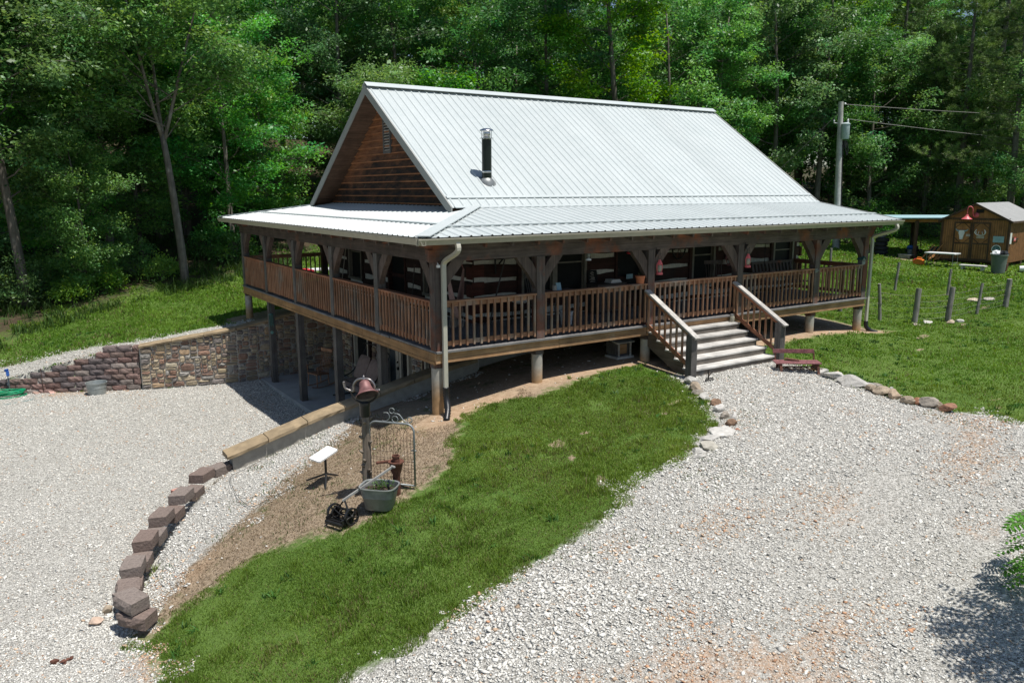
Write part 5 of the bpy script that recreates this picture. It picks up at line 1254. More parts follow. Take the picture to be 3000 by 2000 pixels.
# ------------------------------------------------------------------ rusty bench made from machinery, iron by the newel, jar
bn = np.array([8.1, -2.0, gz(8.1, -2.0)]); be = thing('rusty_bench', 'faded oxide red iron bench seat on old machinery parts beside the steps', 'bench', bn)
a, b = np.array([7.72, -1.62, -.60]), np.array([8.56, -2.24, -.60]); u = nrm(b-a); v_ = np.array([-u[1], u[0], 0]); v_ = v_ if v_[1] > 0 else -v_
S0 = np.array([7.66, -1.78, -.78])
mb = MB()
for k in range(3): mb.obox(S0+u*.48-v_*(.11*k)+np.array([0, 0, .0-.004*k]), u*.50, v_*.05, np.array([0, 0, .012]))
mb.build('seat', M['rustp'], be)
mb = MB(); q = S0+u*.46+v_*.12+np.array([0, 0, .20]); mb.obox(q, u*.46, v_*.012, np.array([0, 0, .045])); mb.build('backrest', M['rustp'], be)
mb = MB()
for s in (.06, .92): p = S0+u*s; mb.beam(p+v_*.10, p+v_*.13+np.array([0, 0, .19]), .03, .015)
mb.beam(S0+u*.25+v_*.02+(0, 0, .05), S0+u*.55-v_*.05+(0, 0, .02), .12, .02); mb.build('back_stay', M['rust'], be)
for s, nm in ((.10, 'leg'), (.92, 'leg')):
    mb = MB(); p = S0+u*s; g_ = lambda q: np.array([q[0], q[1], gz(q[0], q[1])])
    mb.beam(p-v_*.22, g_(p-v_*.30), .05, .03); mb.beam(p+v_*.02, g_(p+v_*.08), .05, .03); mb.beam(p-v_*.10+(0, 0, -.03), g_(p-v_*.1+u*.05), .07, .05); mb.build(nm, M['rust'], be)
mb = MB()
for k in range(12): p = S0+u*(.10+.07*k)-v_*(.1+.06*(k % 3))+np.array([0, 0, -.10]); mb.beam(p, p+u*.12+np.array([0, 0, -.05+.03*(k % 2)])-v_*.08, .04, .012)
mb.tube([S0+u*.05-v_*.1+(0, 0, -.12), S0+u*.95-v_*.12+(0, 0, -.10)], .014, 6); mb.build('linkage', M['rustw'], be)
mb = MB(); p = np.array([5.62, -1.72, gz(5.62, -1.72)]); mb.tube([p, p+(0, .01, .22)], .014, 6); mb.tube([p+(-.12, -.03, .02), p+(.10, -.05, .02), p+(.2, .05, .02), p+(.05, .1, .02), p+(-.12, -.03, .02)], .012, 6); mb.tube([p+(.02, -.0, .10), p+(.09, -.02, .18)], .010, 6); solo(mb, 'boot_scraper', 'blackm', 'black iron boot scraper on the gravel beside the left newel post', 'boot scraper', p)
def jarmat():
    k = N('cloudy jar glass'); k.fin((.46, .43, .33), .15, 0, .5); k.b.inputs['Transmission Weight'].default_value = .35; return k.m
M['jar'] = jarmat()
jp = np.array([8.12, -.13, -.156]); jar = thing('glass_jar', 'cloudy glass jar standing on the top step by the right post', 'jar', jp)
mb = MB(); mb.lathe([(.0, 0), (.055, .0), (.06, .01), (.06, .12), (.045, .15), (.042, .16)], jp, n=20); mb.build('jar_body', M['jar'], jar, True)
mb = MB(); mb.lathe([(.045, .155), (.047, .16), (.047, .185), (.0, .19)], jp, n=20); mb.build('lid', M['galv'], jar, True, 40)
# ------------------------------------------------------------------ porch things
def lantern(p, label):
    p = np.array(p); t = thing('hurricane_lantern', label, 'lantern', p, 'red lanterns on the step posts')
    mb = MB(); mb.lathe([(.0, 0), (.075, 0), (.078, .02), (.07, .05), (.04, .06)], p, n=18); mb.lathe([(.035, .22), (.055, .235), (.05, .26), (.03, .29), (.028, .33), (.0, .335)], p, n=18); mb.build('body', M['pink'], t, True, 40)
    mb = MB()
    for s in (-1, 1): mb.tube(smooth_curve([p+(.06*s, 0, .03), p+(.078*s, 0, .12), p+(.078*s, 0, .22), p+(.04*s, 0, .30)], 5), .010, 6)
    mb.build('side_tube', M['pink'], t, True)
    mb = MB(); mb.lathe([(.035, .06), (.055, .11), (.055, .16), (.035, .22)], p, n=18); mb.build('globe', M['jar'], t, True)
    mb = MB(); mb.tube(smooth_curve([p+(-.06, 0, .27), p+(-.05, 0, .40), p+(0, 0, .44), p+(.05, 0, .40), p+(.06, 0, .27)], 5), .004, 5); mb.build('bail', M['blackm'], t)
    return t
for x, pxx, lab in ((5.70, PX[2], 'red hurricane lantern hanging from the left step post'), (8.67, PX[3], 'red hurricane lantern hanging from the right step post')):
    lantern((x, -.06, 1.14), lab)
    mb = MB(); mb.tube([(pxx+pw, -.02, 1.75), (pxx+pw+.0, -.06, 1.60), (x+.03, -.06, 1.60), (x+.03, -.06, 1.63)], .007, 6); solo(mb, 'plant_hook', 'blackm', 'black iron bracket on the %s step post carrying a red lantern' % ('left' if x < 7 else 'right'), 'hook', (pxx+pw, -.02, 1.60))
fp = np.array([5.08, .20, 1.62]); fd = thing('hummingbird_feeder', 'red and clear hummingbird feeder hanging under the porch beam', 'bird feeder', fp)
mb = MB(); mb.lathe([(.0, 0), (.10, .0), (.11, .02), (.09, .045), (.04, .05)], fp, n=20); mb.lathe([(.05, .21), (.058, .215), (.055, .28), (.0, .29)], fp, n=20); mb.build('base_and_cap', M['red'], fd, True, 40)
mb = MB(); mb.lathe([(.035, .05), (.05, .12), (.055, .21)], fp, n=20); mb.build('bottle', M['jar'], fd, True)
jl = np.array([3.95, .32, 1.52]); jt_ = thing('hanging_lamp', 'small glass oil lamp with white shade hanging beside the double window', 'lamp', jl)
mb = MB(); mb.lathe([(.065, .0), (.06, .03), (.02, .05)], jl, n=16); mb.build('shade', M['white'], jt_, True); mb = MB(); mb.lathe([(.02, .05), (.045, .10), (.045, .16), (.02, .19), (.03, .22), (.02, .30)], jl, n=16); mb.tube([jl+(0, 0, .3), jl+(0, 0, .38)], .006, 6); mb.build('lamp_body', M['galvd'], jt_, True)
pc = np.array([5.27, .10, RH]); pot = thing('flower_pot', 'terracotta flower pot with succulent on the porch rail', 'flower pot', pc)
mb = MB(); mb.lathe([(.0, 0), (.085, .0), (.098, .10), (.10, .13), (.112, .132), (.112, .175), (.098, .175), (.095, .15), (.0, .15)], pc, n=24); mb.build('pot', M['terra'], pot, True, 40); mb = sprig(pc[0], pc[1], pc[2]+.15, 14, .15, .09, 9, (.07, .09, .05)); mb.build('plant', M['leaf'], pot)
bh = np.array([13.60, .06, RH]); bho = thing('bird_house', 'small grey wooden birdhouse on the right corner of the porch rail', 'birdhouse', bh)
mb = MB(); mb.prism([(-.07, 0), (.07, 0), (.07, .14), (0, .21), (-.07, .14)], bh+(0, -.07, 0), (1, 0, 0), (0, 0, 1), (0, .14, 0)); mb.build('box', M['galvd'], bho); mb = MB(); mb.beam(bh+(-.10, 0, .125), bh+(.0, 0, .222), .19, .012, (-.7, 0, .7)); mb.beam(bh+(.10, 0, .125), bh+(.0, 0, .222), .19, .012, (.7, 0, .7)); mb.build('roof', M['teal'], bho); mb = MB(); mb.lathe([(.022, 0), (.0, .001)], bh+(0, -.072, .10), (0, -1, 0), 12); mb.build('entrance', M['dark'], bho)
mb = MB(); q = np.array([11.50, -.002, .84]); mb.box(q[0]-.05, q[0]+.05, .0, .013, q[2], q[2]+.10); mb.tube([q+(0, .0, .05), q+(.07, -.03, .06)], .014, 6); solo(mb, 'hose_hook', 'galv', 'small pale metal hook on the porch post right of the steps', 'hook', q)
# hammock chair
hm = np.array([1.17, 1.25, .30]); ham = thing('hammock_chair', 'pale cream cotton hammock chair hanging at the porch corner', 'hammock', hm)
mb = MB(); nU, nV = 9, 15; v = []
for i in range(nV):
    t = i/(nV-1)*2-1
    for j in range(nU):
        s = j/(nU-1)*2-1; w_ = .05+.26*(1-t*t)
        v.append((1.17+.19*t+s*w_*.25, 1.25+s*w_, .36+1.05*abs(t)**1.7+.12*(1-t*t)*s*s+.015*math.sin(9*s+5*t)))
mb.add(v, [(i*nU+j, i*nU+j+1, (i+1)*nU+j+1, (i+1)*nU+j) for i in range(nV-1) for j in range(nU-1)]); mb.build('cloth', M['pinkcloth'], ham, True)
mb = MB()
for s in (-1, 1): mb.tube([(1.17+.19*s, 1.25, 1.40), (1.17+.05*s, 1.25, 1.68), (1.17, 1.25, 2.2)], .010, 6)
mb.build('rope', M['rustp'], ham)
mb = MB()
for k in range(26):
    x = 1.03+.011*k; mb.tube([(x, 1.25+rng.uniform(-.05, .05), .42+.6*abs((x-1.17)/.19)**1.7), (x+rng.uniform(-.04, .04), 1.25+rng.uniform(-.1, .1), .17+rng.uniform(0, .08))], .006, 4)
mb.build('fringe', M['cream'], ham)
# tools hung on the front log wall
def stick(name, a, b, r, m, label, cat):
    mb = MB(); mb.tube([a, (np.array(a)+np.array(b))/2+(0, 0, .01), b], r, 6); return solo(mb, name, m, label, cat, a)
stick('leaning_pole', (2.45, 2.0, .02), (3.30, 2.36, 2.1), .02, 'post_grey', 'long grey pole slanting against the log wall left of the double window', 'pole')
mb = MB(); mb.tube(smooth_curve([(3.02, 2.36, 1.98), (2.86, 2.36, 1.84), (2.84, 2.36, 1.5), (2.86, 2.36, 1.12)], 5), .022, 6); solo(mb, 'hay_hook', 'blackm', 'curved black iron tool hung on the chinked log wall', 'tool', (2.86, 2.36, 1.12))
mb = MB(); mb.tube(smooth_curve([(3.5, 2.36, 1.95), (3.3, 2.36, 1.75), (3.05, 2.36, 1.45), (2.95, 2.36, 1.35)], 5), .024, 6); solo(mb, 'scythe_handle', 'blackm', 'dark curved scythe handle crossing the log wall', 'tool', (2.95, 2.36, 1.35))
stick('broom', (2.28-.15, 10.2, .02), (2.20, 9.85, 1.30), .014, 'cream', 'pale broom handle leaning by the left log wall', 'broom')
stick('rake_handle', (2.0, 5.05, .02), (2.15, 5.12, 1.15), .014, 'post_grey', 'thin grey tool handle leaning on the left wall near the front corner', 'tool')
# white enamel basin on stand, chairs, bucket
bs = np.array([3.05, 1.65, 0]); bsn = thing('wash_stand', 'white enamel basin on a dark iron wash stand', 'wash stand', bs)
mb = MB(); mb.lathe([(.0, .50), (.12, .50), (.20, .56), (.24, .66), (.26, .665), (.24, .655), (.18, .56), (.0, .53)], bs, n=24); mb.build('basin', M['white'], bsn, True)
for a in (.5, 2.6, 4.7):
    mb = MB(); mb.tube([bs+(.20*math.cos(a), .20*math.sin(a), .0), bs+(.15*math.cos(a), .15*math.sin(a), .54)], .012, 6); mb.build('leg', M['blackm'], bsn)
bk = np.array([4.0, 1.15, 0]); bko = thing('bucket', 'white plastic bucket on the porch floor behind the rail', 'bucket', bk)
mb = MB(); mb.lathe([(.0, .0), (.125, .0), (.15, .28), (.158, .285), (.158, .30), (.145, .30), (.12, .02), (.0, .02)], bk, n=24); mb.build('pail', M['white'], bko, True, 40); mb = MB(); mb.tube(smooth_curve([bk+(-.155, 0, .27), bk+(-.1, -.12, .22), bk+(0, -.17, .20), bk+(.1, -.12, .22), bk+(.155, 0, .27)], 5), .004, 5); mb.build('handle', M['galv'], bko)
def porch_chair(x, y, rz, m, label, group=None, rock=False):
    t = thing('rocking_chair' if rock else 'porch_chair', label, 'chair', (x, y, 0 if y < 5 else -2.775), group); ca, sa = math.cos(rz), math.sin(rz); z0 = 0 if y < 5 else -2.775
    P = lambda a, b, c: np.array([x+a*ca-b*sa, y+a*sa+b*ca, z0+c])
    mb = MB(); v = [P(-.25, -.24, .43), P(.25, -.24, .43), P(.23, .22, .40), P(-.23, .22, .40)]; mb.add(v+[q-(0, 0, .035) for q in v], [(0, 1, 2, 3), (7, 6, 5, 4), (0, 4, 5, 1), (1, 5, 6, 2), (2, 6, 7, 3), (3, 7, 4, 0)]); mb.build('seat', M[m], t)
    for a, b in ((-.21, -.21), (.21, -.21), (.19, .20), (-.19, .20)):
        mb = MB(); mb.tube([P(a, b, .41), P(a*1.1, b*1.08, .03 if rock else 0)], [.018, .016], 8); mb.build('leg', M[m], t)
    mb = MB(); bt = .44
    for k in range(7): s = -.21+.07*k; mb.tube([P(s, .20, .42), P(s*1.1, .33+.0, 1.02)], .010, 6)
    mb.beam(P(-.27, .335, 1.06), P(.27, .335, 1.06), .03, .10); mb.build('backrest', M[m], t)
    mb = MB()
    for s in (-1, 1):
        mb.beam(P(.27*s, -.24, .64), P(.25*s, .28, .66), .05, .022); mb.tube([P(.26*s, -.20, .42), P(.26*s, -.20, .64)], .014, 6)
    mb.build('armrest', M[m], t)
    if rock:
        for s in (-1, 1):
            mb = MB(); mb.tube(smooth_curve([P(.23*s, -.42, .07), P(.23*s, -.2, .02), P(.23*s, .1, .02), P(.23*s, .55, .10)], 5), .016, 6); mb.build('rocker', M[m], t)
    return t
porch_chair(3.75, 1.75, .3, 'post_grey', 'grey slatted armchair behind the white bucket')
porch_chair(9.65, 1.75, -.4, 'post', 'dark wooden armchair below the window right of the steps')
porch_chair(1.05, 9.55, -1.3, 'rail_z', 'brown spindle back rocking chair on the patio', None, True)
# side table with tins
tb2 = thing('porch_table', 'dark low table behind the rail with a tin and a blue card', 'table', (3.35, .75, 0)); mb = MB(); mb.box(2.9, 3.9, .5, 1.0, .82, .86); mb.build('tabletop', M['post'], tb2)
for a, b in ((2.95, .55), (3.85, .55), (2.95, .95), (3.85, .95)): mb = MB(); mb.box(a-.025, a+.025, b-.025, b+.025, 0, .819); mb.build('leg', M['post'], tb2)
q = np.array([3.26, .62, .862]); mb = MB(); mb.lathe([(.0, 0), (.05, 0), (.05, .13), (.045, .135), (.0, .135)], q, n=18); solo(mb, 'tin_can', 'cream', 'cream tin can on the porch table behind the rail', 'tin', q, smooth=True, angle=40)
q = np.array([3.42, .66, .862]); mb = MB(); mb.beam(q, q+(0, .05, .17), .13, .008, (0, -1, 0)); solo(mb, 'painted_card', 'skyb', 'small pale blue card propped beside the tin', 'card', q)
# framed board and chest under it
q = np.array([5.72, 2.30, .72]); fb = thing('framed_board', 'dark board with cream scribbles leaning on the log wall by the door', 'sign', q)
mb = MB(); mb.beam(q, q+(0, .07, .32), .30, .02, (0, -1, 0)); mb.build('board', M['dark'], fb); mb = MB()
for k in range(9): z = .04+.028*k; s = .10*(1-.06*k); mb.beam(q+(-s+.03*math.sin(k*2.3), -.014+.07*z/.32, z), q+(s*.6+.03*math.sin(k*3.1), -.014+.07*z/.32, z+.018*math.sin(k)), .012, .012)
mb.build('lettering', M['cream'], fb)
q = np.array([5.98, 2.1, 0]); ch_ = thing('porch_cabinet', 'grey wooden cabinet with papers on top beside the door', 'cabinet', q); mb = MB(); mb.box(5.55, 6.42, 1.9, 2.33, .04, .70); mb.build('body', M['post_grey'], ch_); mb = MB(); mb.box(5.52, 6.45, 1.87, 2.34, .701, .73); mb.build('top', M['post'], ch_); mb = MB(); mb.box(5.58, 5.97, 1.882, 1.9, .08, .66); mb.box(5.99, 6.38, 1.882, 1.9, .08, .66); mb.build('doors', M['post'], ch_)
mb = MB(); q = np.array([6.15, 2.05, .731])
for k in range(4): mb.box(6.0+.01*k, 6.36-.02*k, 1.95, 2.2, .731+.022*k, .751+.022*k)
solo(mb, 'paper_stack', 'white', 'stack of white papers on the porch cabinet', 'papers', q)
mb = MB(); q = np.array([6.98, 2.37, .78]); mb.box(6.88, 7.10, 2.365, 2.375, .75, .87); o = solo(mb, 'door_sign', 'skyb', 'small pale blue plaque on the front door', 'sign', q)
# wheel, bell ornament and wreath on wall
q = np.array([8.70, 2.34, 1.48]); wh = thing('wagon_wheel', 'dark iron rimmed wheel hung on the log wall left of the window', 'wheel', q); mb = MB(); mb.tube([q+(.24*math.cos(a), -.02, .30*math.sin(a)) for a in np.linspace(0, 6.28, 25)[:-1]], .022, 8, True); mb.build('rim', M['blackm'], wh, True); mb = MB()
for k in range(3): a = k*math.pi/3+.2; mb.tube([q-(.23*math.cos(a), .02, .29*math.sin(a)), q+(.23*math.cos(a), -.02, .29*math.sin(a))], .010, 6)
mb.build('spokes', M['post'], wh)
q = np.array([10.55, 2.36, .95]); mb = MB(); mb.lathe([(.085, 0), (.06, .05), (.05, .11), (.0, .13)], q, n=16); solo(mb, 'brass_bell', 'cream', 'small pale bell ornament hung on the log wall', 'bell', q, smooth=True)
q = np.array([10.72, 2.35, 1.06]); mb = MB(); mb.tube([q+(.12*math.cos(a), 0, .15*math.sin(a)) for a in np.linspace(0, 6.28, 19)[:-1]], .035, 8, True); mb.beam(q+(-.02, -.02, .17), q+(.14, -.02, .32), .05, .03); solo(mb, 'wall_wreath', 'rustp', 'dusty pink wreath ornament on the log wall beside the window', 'ornament', q, smooth=True)
q = np.array([10.56, 2.35, 1.45]); mb = MB(); mb.box(10.46, 10.64, 2.345, 2.36, 1.32, 1.72); mb.box(10.44, 10.66, 2.33, 2.35, 1.70, 1.73); solo(mb, 'wall_plaque', 'rust', 'orange brown plaque on the log wall above the bell', 'plaque', q)
# porch swing on chains at right
sw_ = thing('porch_swing', 'dark wooden porch swing hanging on chains at the right end', 'swing', (11.9, 1.35, .42)); mb = MB()
for k in range(5): mb.box(11.0, 12.75, 1.12+.1*k, 1.20+.1*k, .42, .445)
mb.build('seat', M['post'], sw_); mb = MB()
for k in range(12): x = 11.03+.15*k; mb.beam((x, 1.62, .44), (x, 1.75, .95), .07, .02, (0, -1, 0))
mb.beam((10.98, 1.755, .98), (12.77, 1.755, .98), .03, .07); mb.build('backrest', M['post'], sw_)
for x in (10.98, 12.77):
    mb = MB(); mb.beam((x, 1.1, .66), (x, 1.7, .68), .05, .03); mb.beam((x, 1.13, .43), (x, 1.13, .65), .03, .03); mb.build('armrest', M['post'], sw_)
    mb = MB(); z = .70
    while z < 2.05:
        mb.tube([np.array([x, 1.30, z])+(.014*math.cos(a)*(1 if int(z*40) % 2 else .3), .014*math.cos(a)*(.3 if int(z*40) % 2 else 1), .024*math.sin(a)) for a in np.linspace(0, 6.28, 8)[:-1]], .005, 4, True); z += .04
    mb.build('chain', M['blackm'], sw_)
# small timber shelter under the deck
q = np.array([5.25, .62, gz(5.25, .62)]); cr_ = thing('pet_shelter', 'small weathered wooden shelter under the deck left of the steps', 'pet house', q); mb = MB(); mb.box(5.04, 5.46, .62, .95, q[2]+.07, q[2]+.36); mb.build('box', M['post_grey'], cr_); mb = MB(); mb.beam((5.25, .50, q[2]+.37), (5.25, 1.0, q[2]+.46), .54, .025); mb.build('roof', M['tread'], cr_)
mb = MB(); mb.box(5.12, 5.38, .612, .619, q[2]+.09, q[2]+.31); mb.build('entrance', M['rim_x'], cr_)
for a in (5.06, 5.42): mb = MB(); mb.box(a, a+.03, .53, .56, q[2]-.02, q[2]+.35); mb.build('leg', M['tread'], cr_)
mb = MB(); mb.box(5.0, 5.5, .5, .95, q[2]-.01, q[2]+.045); mb.build('floor_board', M['tread'], cr_)
# patio: glider loveseat, chime
gl = thing('glider_seat', 'black steel glider loveseat with brown cushions on the patio', 'seat', (1.45, 7.3, -2.775)); z0 = -2.775
mb = MB()
for y in (6.55, 8.15):
    mb.tube(smooth_curve([(.95, y, z0+.03), (1.5, y, z0+.02), (2.05, y, z0+.03)], 4), .02, 8); mb.tube(smooth_curve([(1.05, y, z0+.03), (1.15, y, z0+.45), (1.6, y, z0+.68), (2.0, y, z0+1.25), (1.95, y, z0+1.45)], 6), .018, 8)
mb.tube([(1.95, 6.55, z0+1.45), (1.98, 7.35, z0+1.50), (1.95, 8.15, z0+1.45)], .018, 8); mb.tube([(1.1, 6.55, z0+.40), (1.1, 8.15, z0+.40)], .016, 8); mb.tube([(1.06, 6.5, z0+.62), (1.06, 8.2, z0+.62)], .012, 8); mb.build('frame', M['black'], gl, True)
def pillow(mb, c, ax_, ay_, az_, n=9):
    c, ax_, ay_, az_ = map(np.asarray, (c, ax_, ay_, az_)); v = []
    for s in (1, -1):
        for i in range(n):
            for j in range(n):
                a, b = 2*i/(n-1)-1, 2*j/(n-1)-1; h = ((1-a**4)*(1-b**4))**.6; v.append(c+ax_*a*(1-.06*b*b)+ay_*b*(1-.06*a*a)+az_*h*s)
    f = [(i*n+j, i*n+j+1, (i+1)*n+j+1, (i+1)*n+j) for i in range(n-1) for j in range(n-1)]; mb.add(v, f+[tuple(q+n*n for q in reversed(x)) for x in f])
for y in (6.97, 7.73):
    mb = MB(); pillow(mb, (1.35, y, z0+.44), (.28, 0, .03), (0, .36, 0), (0, 0, .075)); mb.build('seat_cushion', M['cushion'], gl, True)
    mb = MB(); pillow(mb, (1.70, y, z0+.82), (.14, 0, .34), (0, .34, 0), (-.09, 0, .035)); mb.build('back_cushion', M['cushion'], gl, True)
wc = np.array([-.04, 10.35, -.98]); wcm = thing('wind_chime', 'teal metal wind chime hanging from the porch edge by the rear lower post', 'wind chime', wc); mb = MB(); mb.lathe([(.0, .42), (.07, .41), (.075, .38), (.0, .38)], wc, n=14); mb.tube([wc+(0, 0, .42), wc+(0, 0, .71)], .004, 5); mb.build('top_plate', M['teal'], wcm)
mb = MB()
for k in range(6): a = k*1.05; mb.tube([wc+(.055*math.cos(a), .055*math.sin(a), .38), wc+(.055*math.cos(a), .055*math.sin(a), .0+.04*(k % 3))], .011, 6)
mb.build('tubes', M['teal'], wcm); mb = MB(); mb.tube([wc+(0, 0, .38), wc+(0, 0, -.12)], .003, 5); mb.lathe([(.05, -.004), (.05, .004), (.0, .004)], wc+(0, 0, -.16), nrm((-.6, -.7, .1)), 14, True); mb.build('sail', M['teal'], wcm)
# ------------------------------------------------------------------ fence posts, wire
FP = [(16.13, .91, 1.12, .055, 'leaning knotty fence post nearest the porch corner', -.10), (16.46, -.02, 1.07, .088, 'thick square fence post left of the middle', .05), (17.68, -.38, 1.06, .085, 'thick mossy fence post with rocks at its foot', .06), (19.72, -.23, 1.0, .048, 'thin knotty fence post between two thick ones', .09), (21.57, -.23, 1.0, .085, 'thick right hand fence post standing alone', .06), (22.8, 4.43, 1.06, .052, 'far thin fence post in the middle of the lawn', .07), (22.79, 2.37, 1.0, .05, 'far fence post behind the thick mossy post', .05), (16.36, 2.47, .9, .07, 'fence post seen under the right end of the porch deck', 0), (26.0, 9.6, 1.0, .06, 'distant fence post seen through the porch corner', 0)]
tops = []
for i, (x, y, h, r, lab, ln) in enumerate(FP):
    z = gz(x, y); mb = MB(); r_ = np.random.default_rng(70+i); P = [np.array([x, y, z-.15])]+[np.array([x+ln*t*RIGHT[0]+r_.uniform(-.012, .012), y+ln*t*RIGHT[1], z+h*t]) for t in np.linspace(.02, 1, 7)]; mb.tube(P, [r*(1.05-.15*k/8)*r_.uniform(.92, 1.06) for k in range(8)], 9)
    if r < .06:
        for k in range(4): t = r_.uniform(.2, .9); a = r_.uniform(0, 6.28); q = np.array([x+ln*t*RIGHT[0], y+ln*t*RIGHT[1], z+h*t]); mb.tube([q, q+(.07*math.cos(a), .07*math.sin(a), .04)], [.022, .012], 6)
    solo(mb, 'fence_post', 'cedarpost', lab, 'fence post', (x, y, z), 'old wooden fence posts on the right lawn', True, 50); tops.append(np.array([x, y, z]))
def thinwire():
    k = N('fence wire'); k.fin((.28, .27, .25), .6, .5, .3); return k.m
M['wire'] = thinwire()
mb = MB()
for i, j in ((7, 0), (0, 1), (1, 2), (2, 3), (3, 4)):
    for hgt in (.14, .30, .48, .66, .84): mb.tube([tops[i]+(0, 0, hgt), (tops[i]+tops[j])/2+(0, 0, hgt-.03), tops[j]+(0, 0, hgt)], .0028, 4, cap=False)
    L = np.linalg.norm(tops[j]-tops[i]); m_ = int(L/.16)
    for k in range(1, m_): p = tops[i]+(tops[j]-tops[i])*k/m_; mb.tube([p+(0, 0, .10), p+(0, 0, .84)], .0024, 3, cap=False)
solo(mb, 'wire_fence', 'wire', 'sagging woven wire stretched between the old fence posts', 'fence', tops[1])
# ------------------------------------------------------------------ utility pole
M['tfp'] = plain('transformer paint', (.36, .43, .43), .5, 0, .1)
px_, py_ = 34.08, 14.88; pzg = gz(px_, py_); tz = 7.85; up_ = thing('utility_pole', 'weathered wooden utility pole with pale grey transformer', 'utility pole', (px_, py_, pzg)); LX = -.25
pole = lambda z: np.array([px_-LX*0+.0-.30*(z-pzg)/8*RIGHT[0], py_-.30*(z-pzg)/8*RIGHT[1], z])
mb = MB(); mb.tube([pole(pzg-.3), pole(pzg+3), pole(tz)], [.20, .175, .135], 14); mb.build('pole', M['polew'], up_, True, 50)
mb = MB(); c = pole(6.2)+RIGHT*.22-FWD*.22; mb.lathe([(.0, -.42), (.20, -.42), (.22, -.38), (.22, .35), (.24, .36), (.24, .40), (.16, .46), (.0, .48)], c, n=20); tf = mb.build('transformer', M['galv'], up_, True, 40); tf.data.materials[0] = M['tfp']
mb = MB(); mb.lathe([(.05, .46), (.06, .5), (.04, .54), (.06, .58), (.04, .62), (.02, .68)], c+RIGHT*.1, n=10); mb.lathe([(.03, 0), (.05, .06), (.03, .12)], pole(6.75)-RIGHT*.35, n=10); mb.lathe([(.03, 0), (.06, .06), (.03, .14)], pole(7.75)+RIGHT*.2, (1, 0, 0), n=10); mb.beam(pole(6.70), pole(6.70)-RIGHT*.36, .05, .05); mb.build('insulator', M['white'], up_, True)
mb = MB(); q = pole(4.6)+RIGHT*.15-FWD*.1; mb.tube(smooth_curve([pole(5.7)+RIGHT*.28-FWD*.2, pole(5.4)+RIGHT*.40-FWD*.2, pole(4.9)+RIGHT*.36-FWD*.2, pole(5.2)+RIGHT*.17-FWD*.1, pole(pzg+.1)+RIGHT*.2-FWD*.12], 6), .03, 6); mb.box(*(lambda p: (p[0]-.12, p[0]+.12, p[1]-.1, p[1]+.1, 5.35, 5.75))(pole(5.5)+RIGHT*.25)); mb.build('conduit', M['black'], up_)
def wire(a, b, sag, label, r=.016, m='wire'):
    P = [np.array(a)+(np.array(b)-np.array(a))*t-np.array([0, 0, sag*4*t*(1-t)]) for t in np.linspace(0, 1, 24)]; mb = MB(); mb.tube(P, r, 5); solo(mb, 'power_line', m, label, 'power line', P[0])
def along(px2, py2, D): 
    d = FWD+RIGHT*(px2-1500)/FPX-UP*(py2-1000)/FPX; return CAM+d*D
WD = np.array([60., -28., 0])
e = along(3000, 333, 47.5); a_ = pole(7.72)+RIGHT*.2; wire(a_, a_+(e-a_)*1.5, .10, 'upper power line running right from the top of the pole')
e = along(3000, 404, 47.5); a_ = c+RIGHT*.1+np.array([0, 0, .66]); wire(a_, a_+(e-a_)*1.5, .10, 'lower power line running right from the transformer')
e = along(2290, 490, 44.0); a_ = pole(7.2)-RIGHT*.15; wire(a_, a_+(e-a_)*1.9, .02, 'dark guy line slanting down left from the pole to behind the roof', .010, 'blackm')
# ------------------------------------------------------------------ shed
SA = np.array([34.12, 5.62, gz(34.12, 5.62)+.20]); sf = np.array([-.162, .987, 0]); sd2 = np.array([.987, .162, 0])
WS, LS, HS, HR = 3.05, 4.9, 2.05, 2.83
shed = thing('garden_shed', 'brown board sided shed with grey metal roof and double barn doors', 'shed', SA+sf*WS/2-(0, 0, .2)); P = lambda a, b, z: SA+sf*a+sd2*b+np.array([0, 0, z])
mb = MB(); fr = [(0, 0), (WS, 0), (WS, HS), (WS/2, HR-.05), (0, HS)]; mb.prism(fr, SA, sf, (0, 0, 1), sd2*LS); shw = mb.build('wall', M['shedw'], shed)
mb = MB()
for k in range(int(WS/.10)): mb.obox(P(.05+.10*k, -.004, HS/2), sf*.006, sd2*.004, np.array([0, 0, HS/2]))
for k in range(int(LS/.10)): mb.obox(P(-.004, .05+.10*k, HS/2), sf*.004, sd2*.006, np.array([0, 0, HS/2]))
mb.build('siding_grooves', M['shedd'], shw)
mb = MB(); hh = HR-HS; ov = .14; slr = hh/(WS/2)
for sg in (0, 1):
    prof = rib_profile(-.12, LS+.12)
    v = []
    for a_, h in prof:
        lo = P(-ov if sg == 0 else WS+ov, a_, HS-slr*ov+.02+h); hi = P(WS/2, a_, HR+.02+h); v += [lo, hi]
    mb.add(v, [(2*i, 2*i+2, 2*i+3, 2*i+1) for i in range(len(prof)-1)])
def sroof():
    k = N('grey metal shed roof'); n = k.noise(2, 4); k.fin(k.mix(n, (.20, .205, .205), (.29, .295, .29)), .55, .1, .4); return k.m
M['sroof'] = sroof(); sr = mb.build('roof', M['sroof'], shed)
mb = MB()
for b in (-.13, LS+.13):
    for s in (0, 1): mb.beam(P(WS/2, b, HR-.03), P(-ov if s == 0 else WS+ov, b, HS-slr*ov-.03), .035, .10)
for a_ in (-ov, WS+ov): mb.beam(P(a_, -.12, HS-slr*ov-.03), P(a_, LS+.12, HS-slr*ov-.03), .03, .09)
mb.build('fascia', M['shedd'], sr)
mb = MB()
for a_ in (.03, WS-.03): mb.obox(P(a_, -.02, HS/2), sf*.045, sd2*.015, np.array([0, 0, HS/2]))
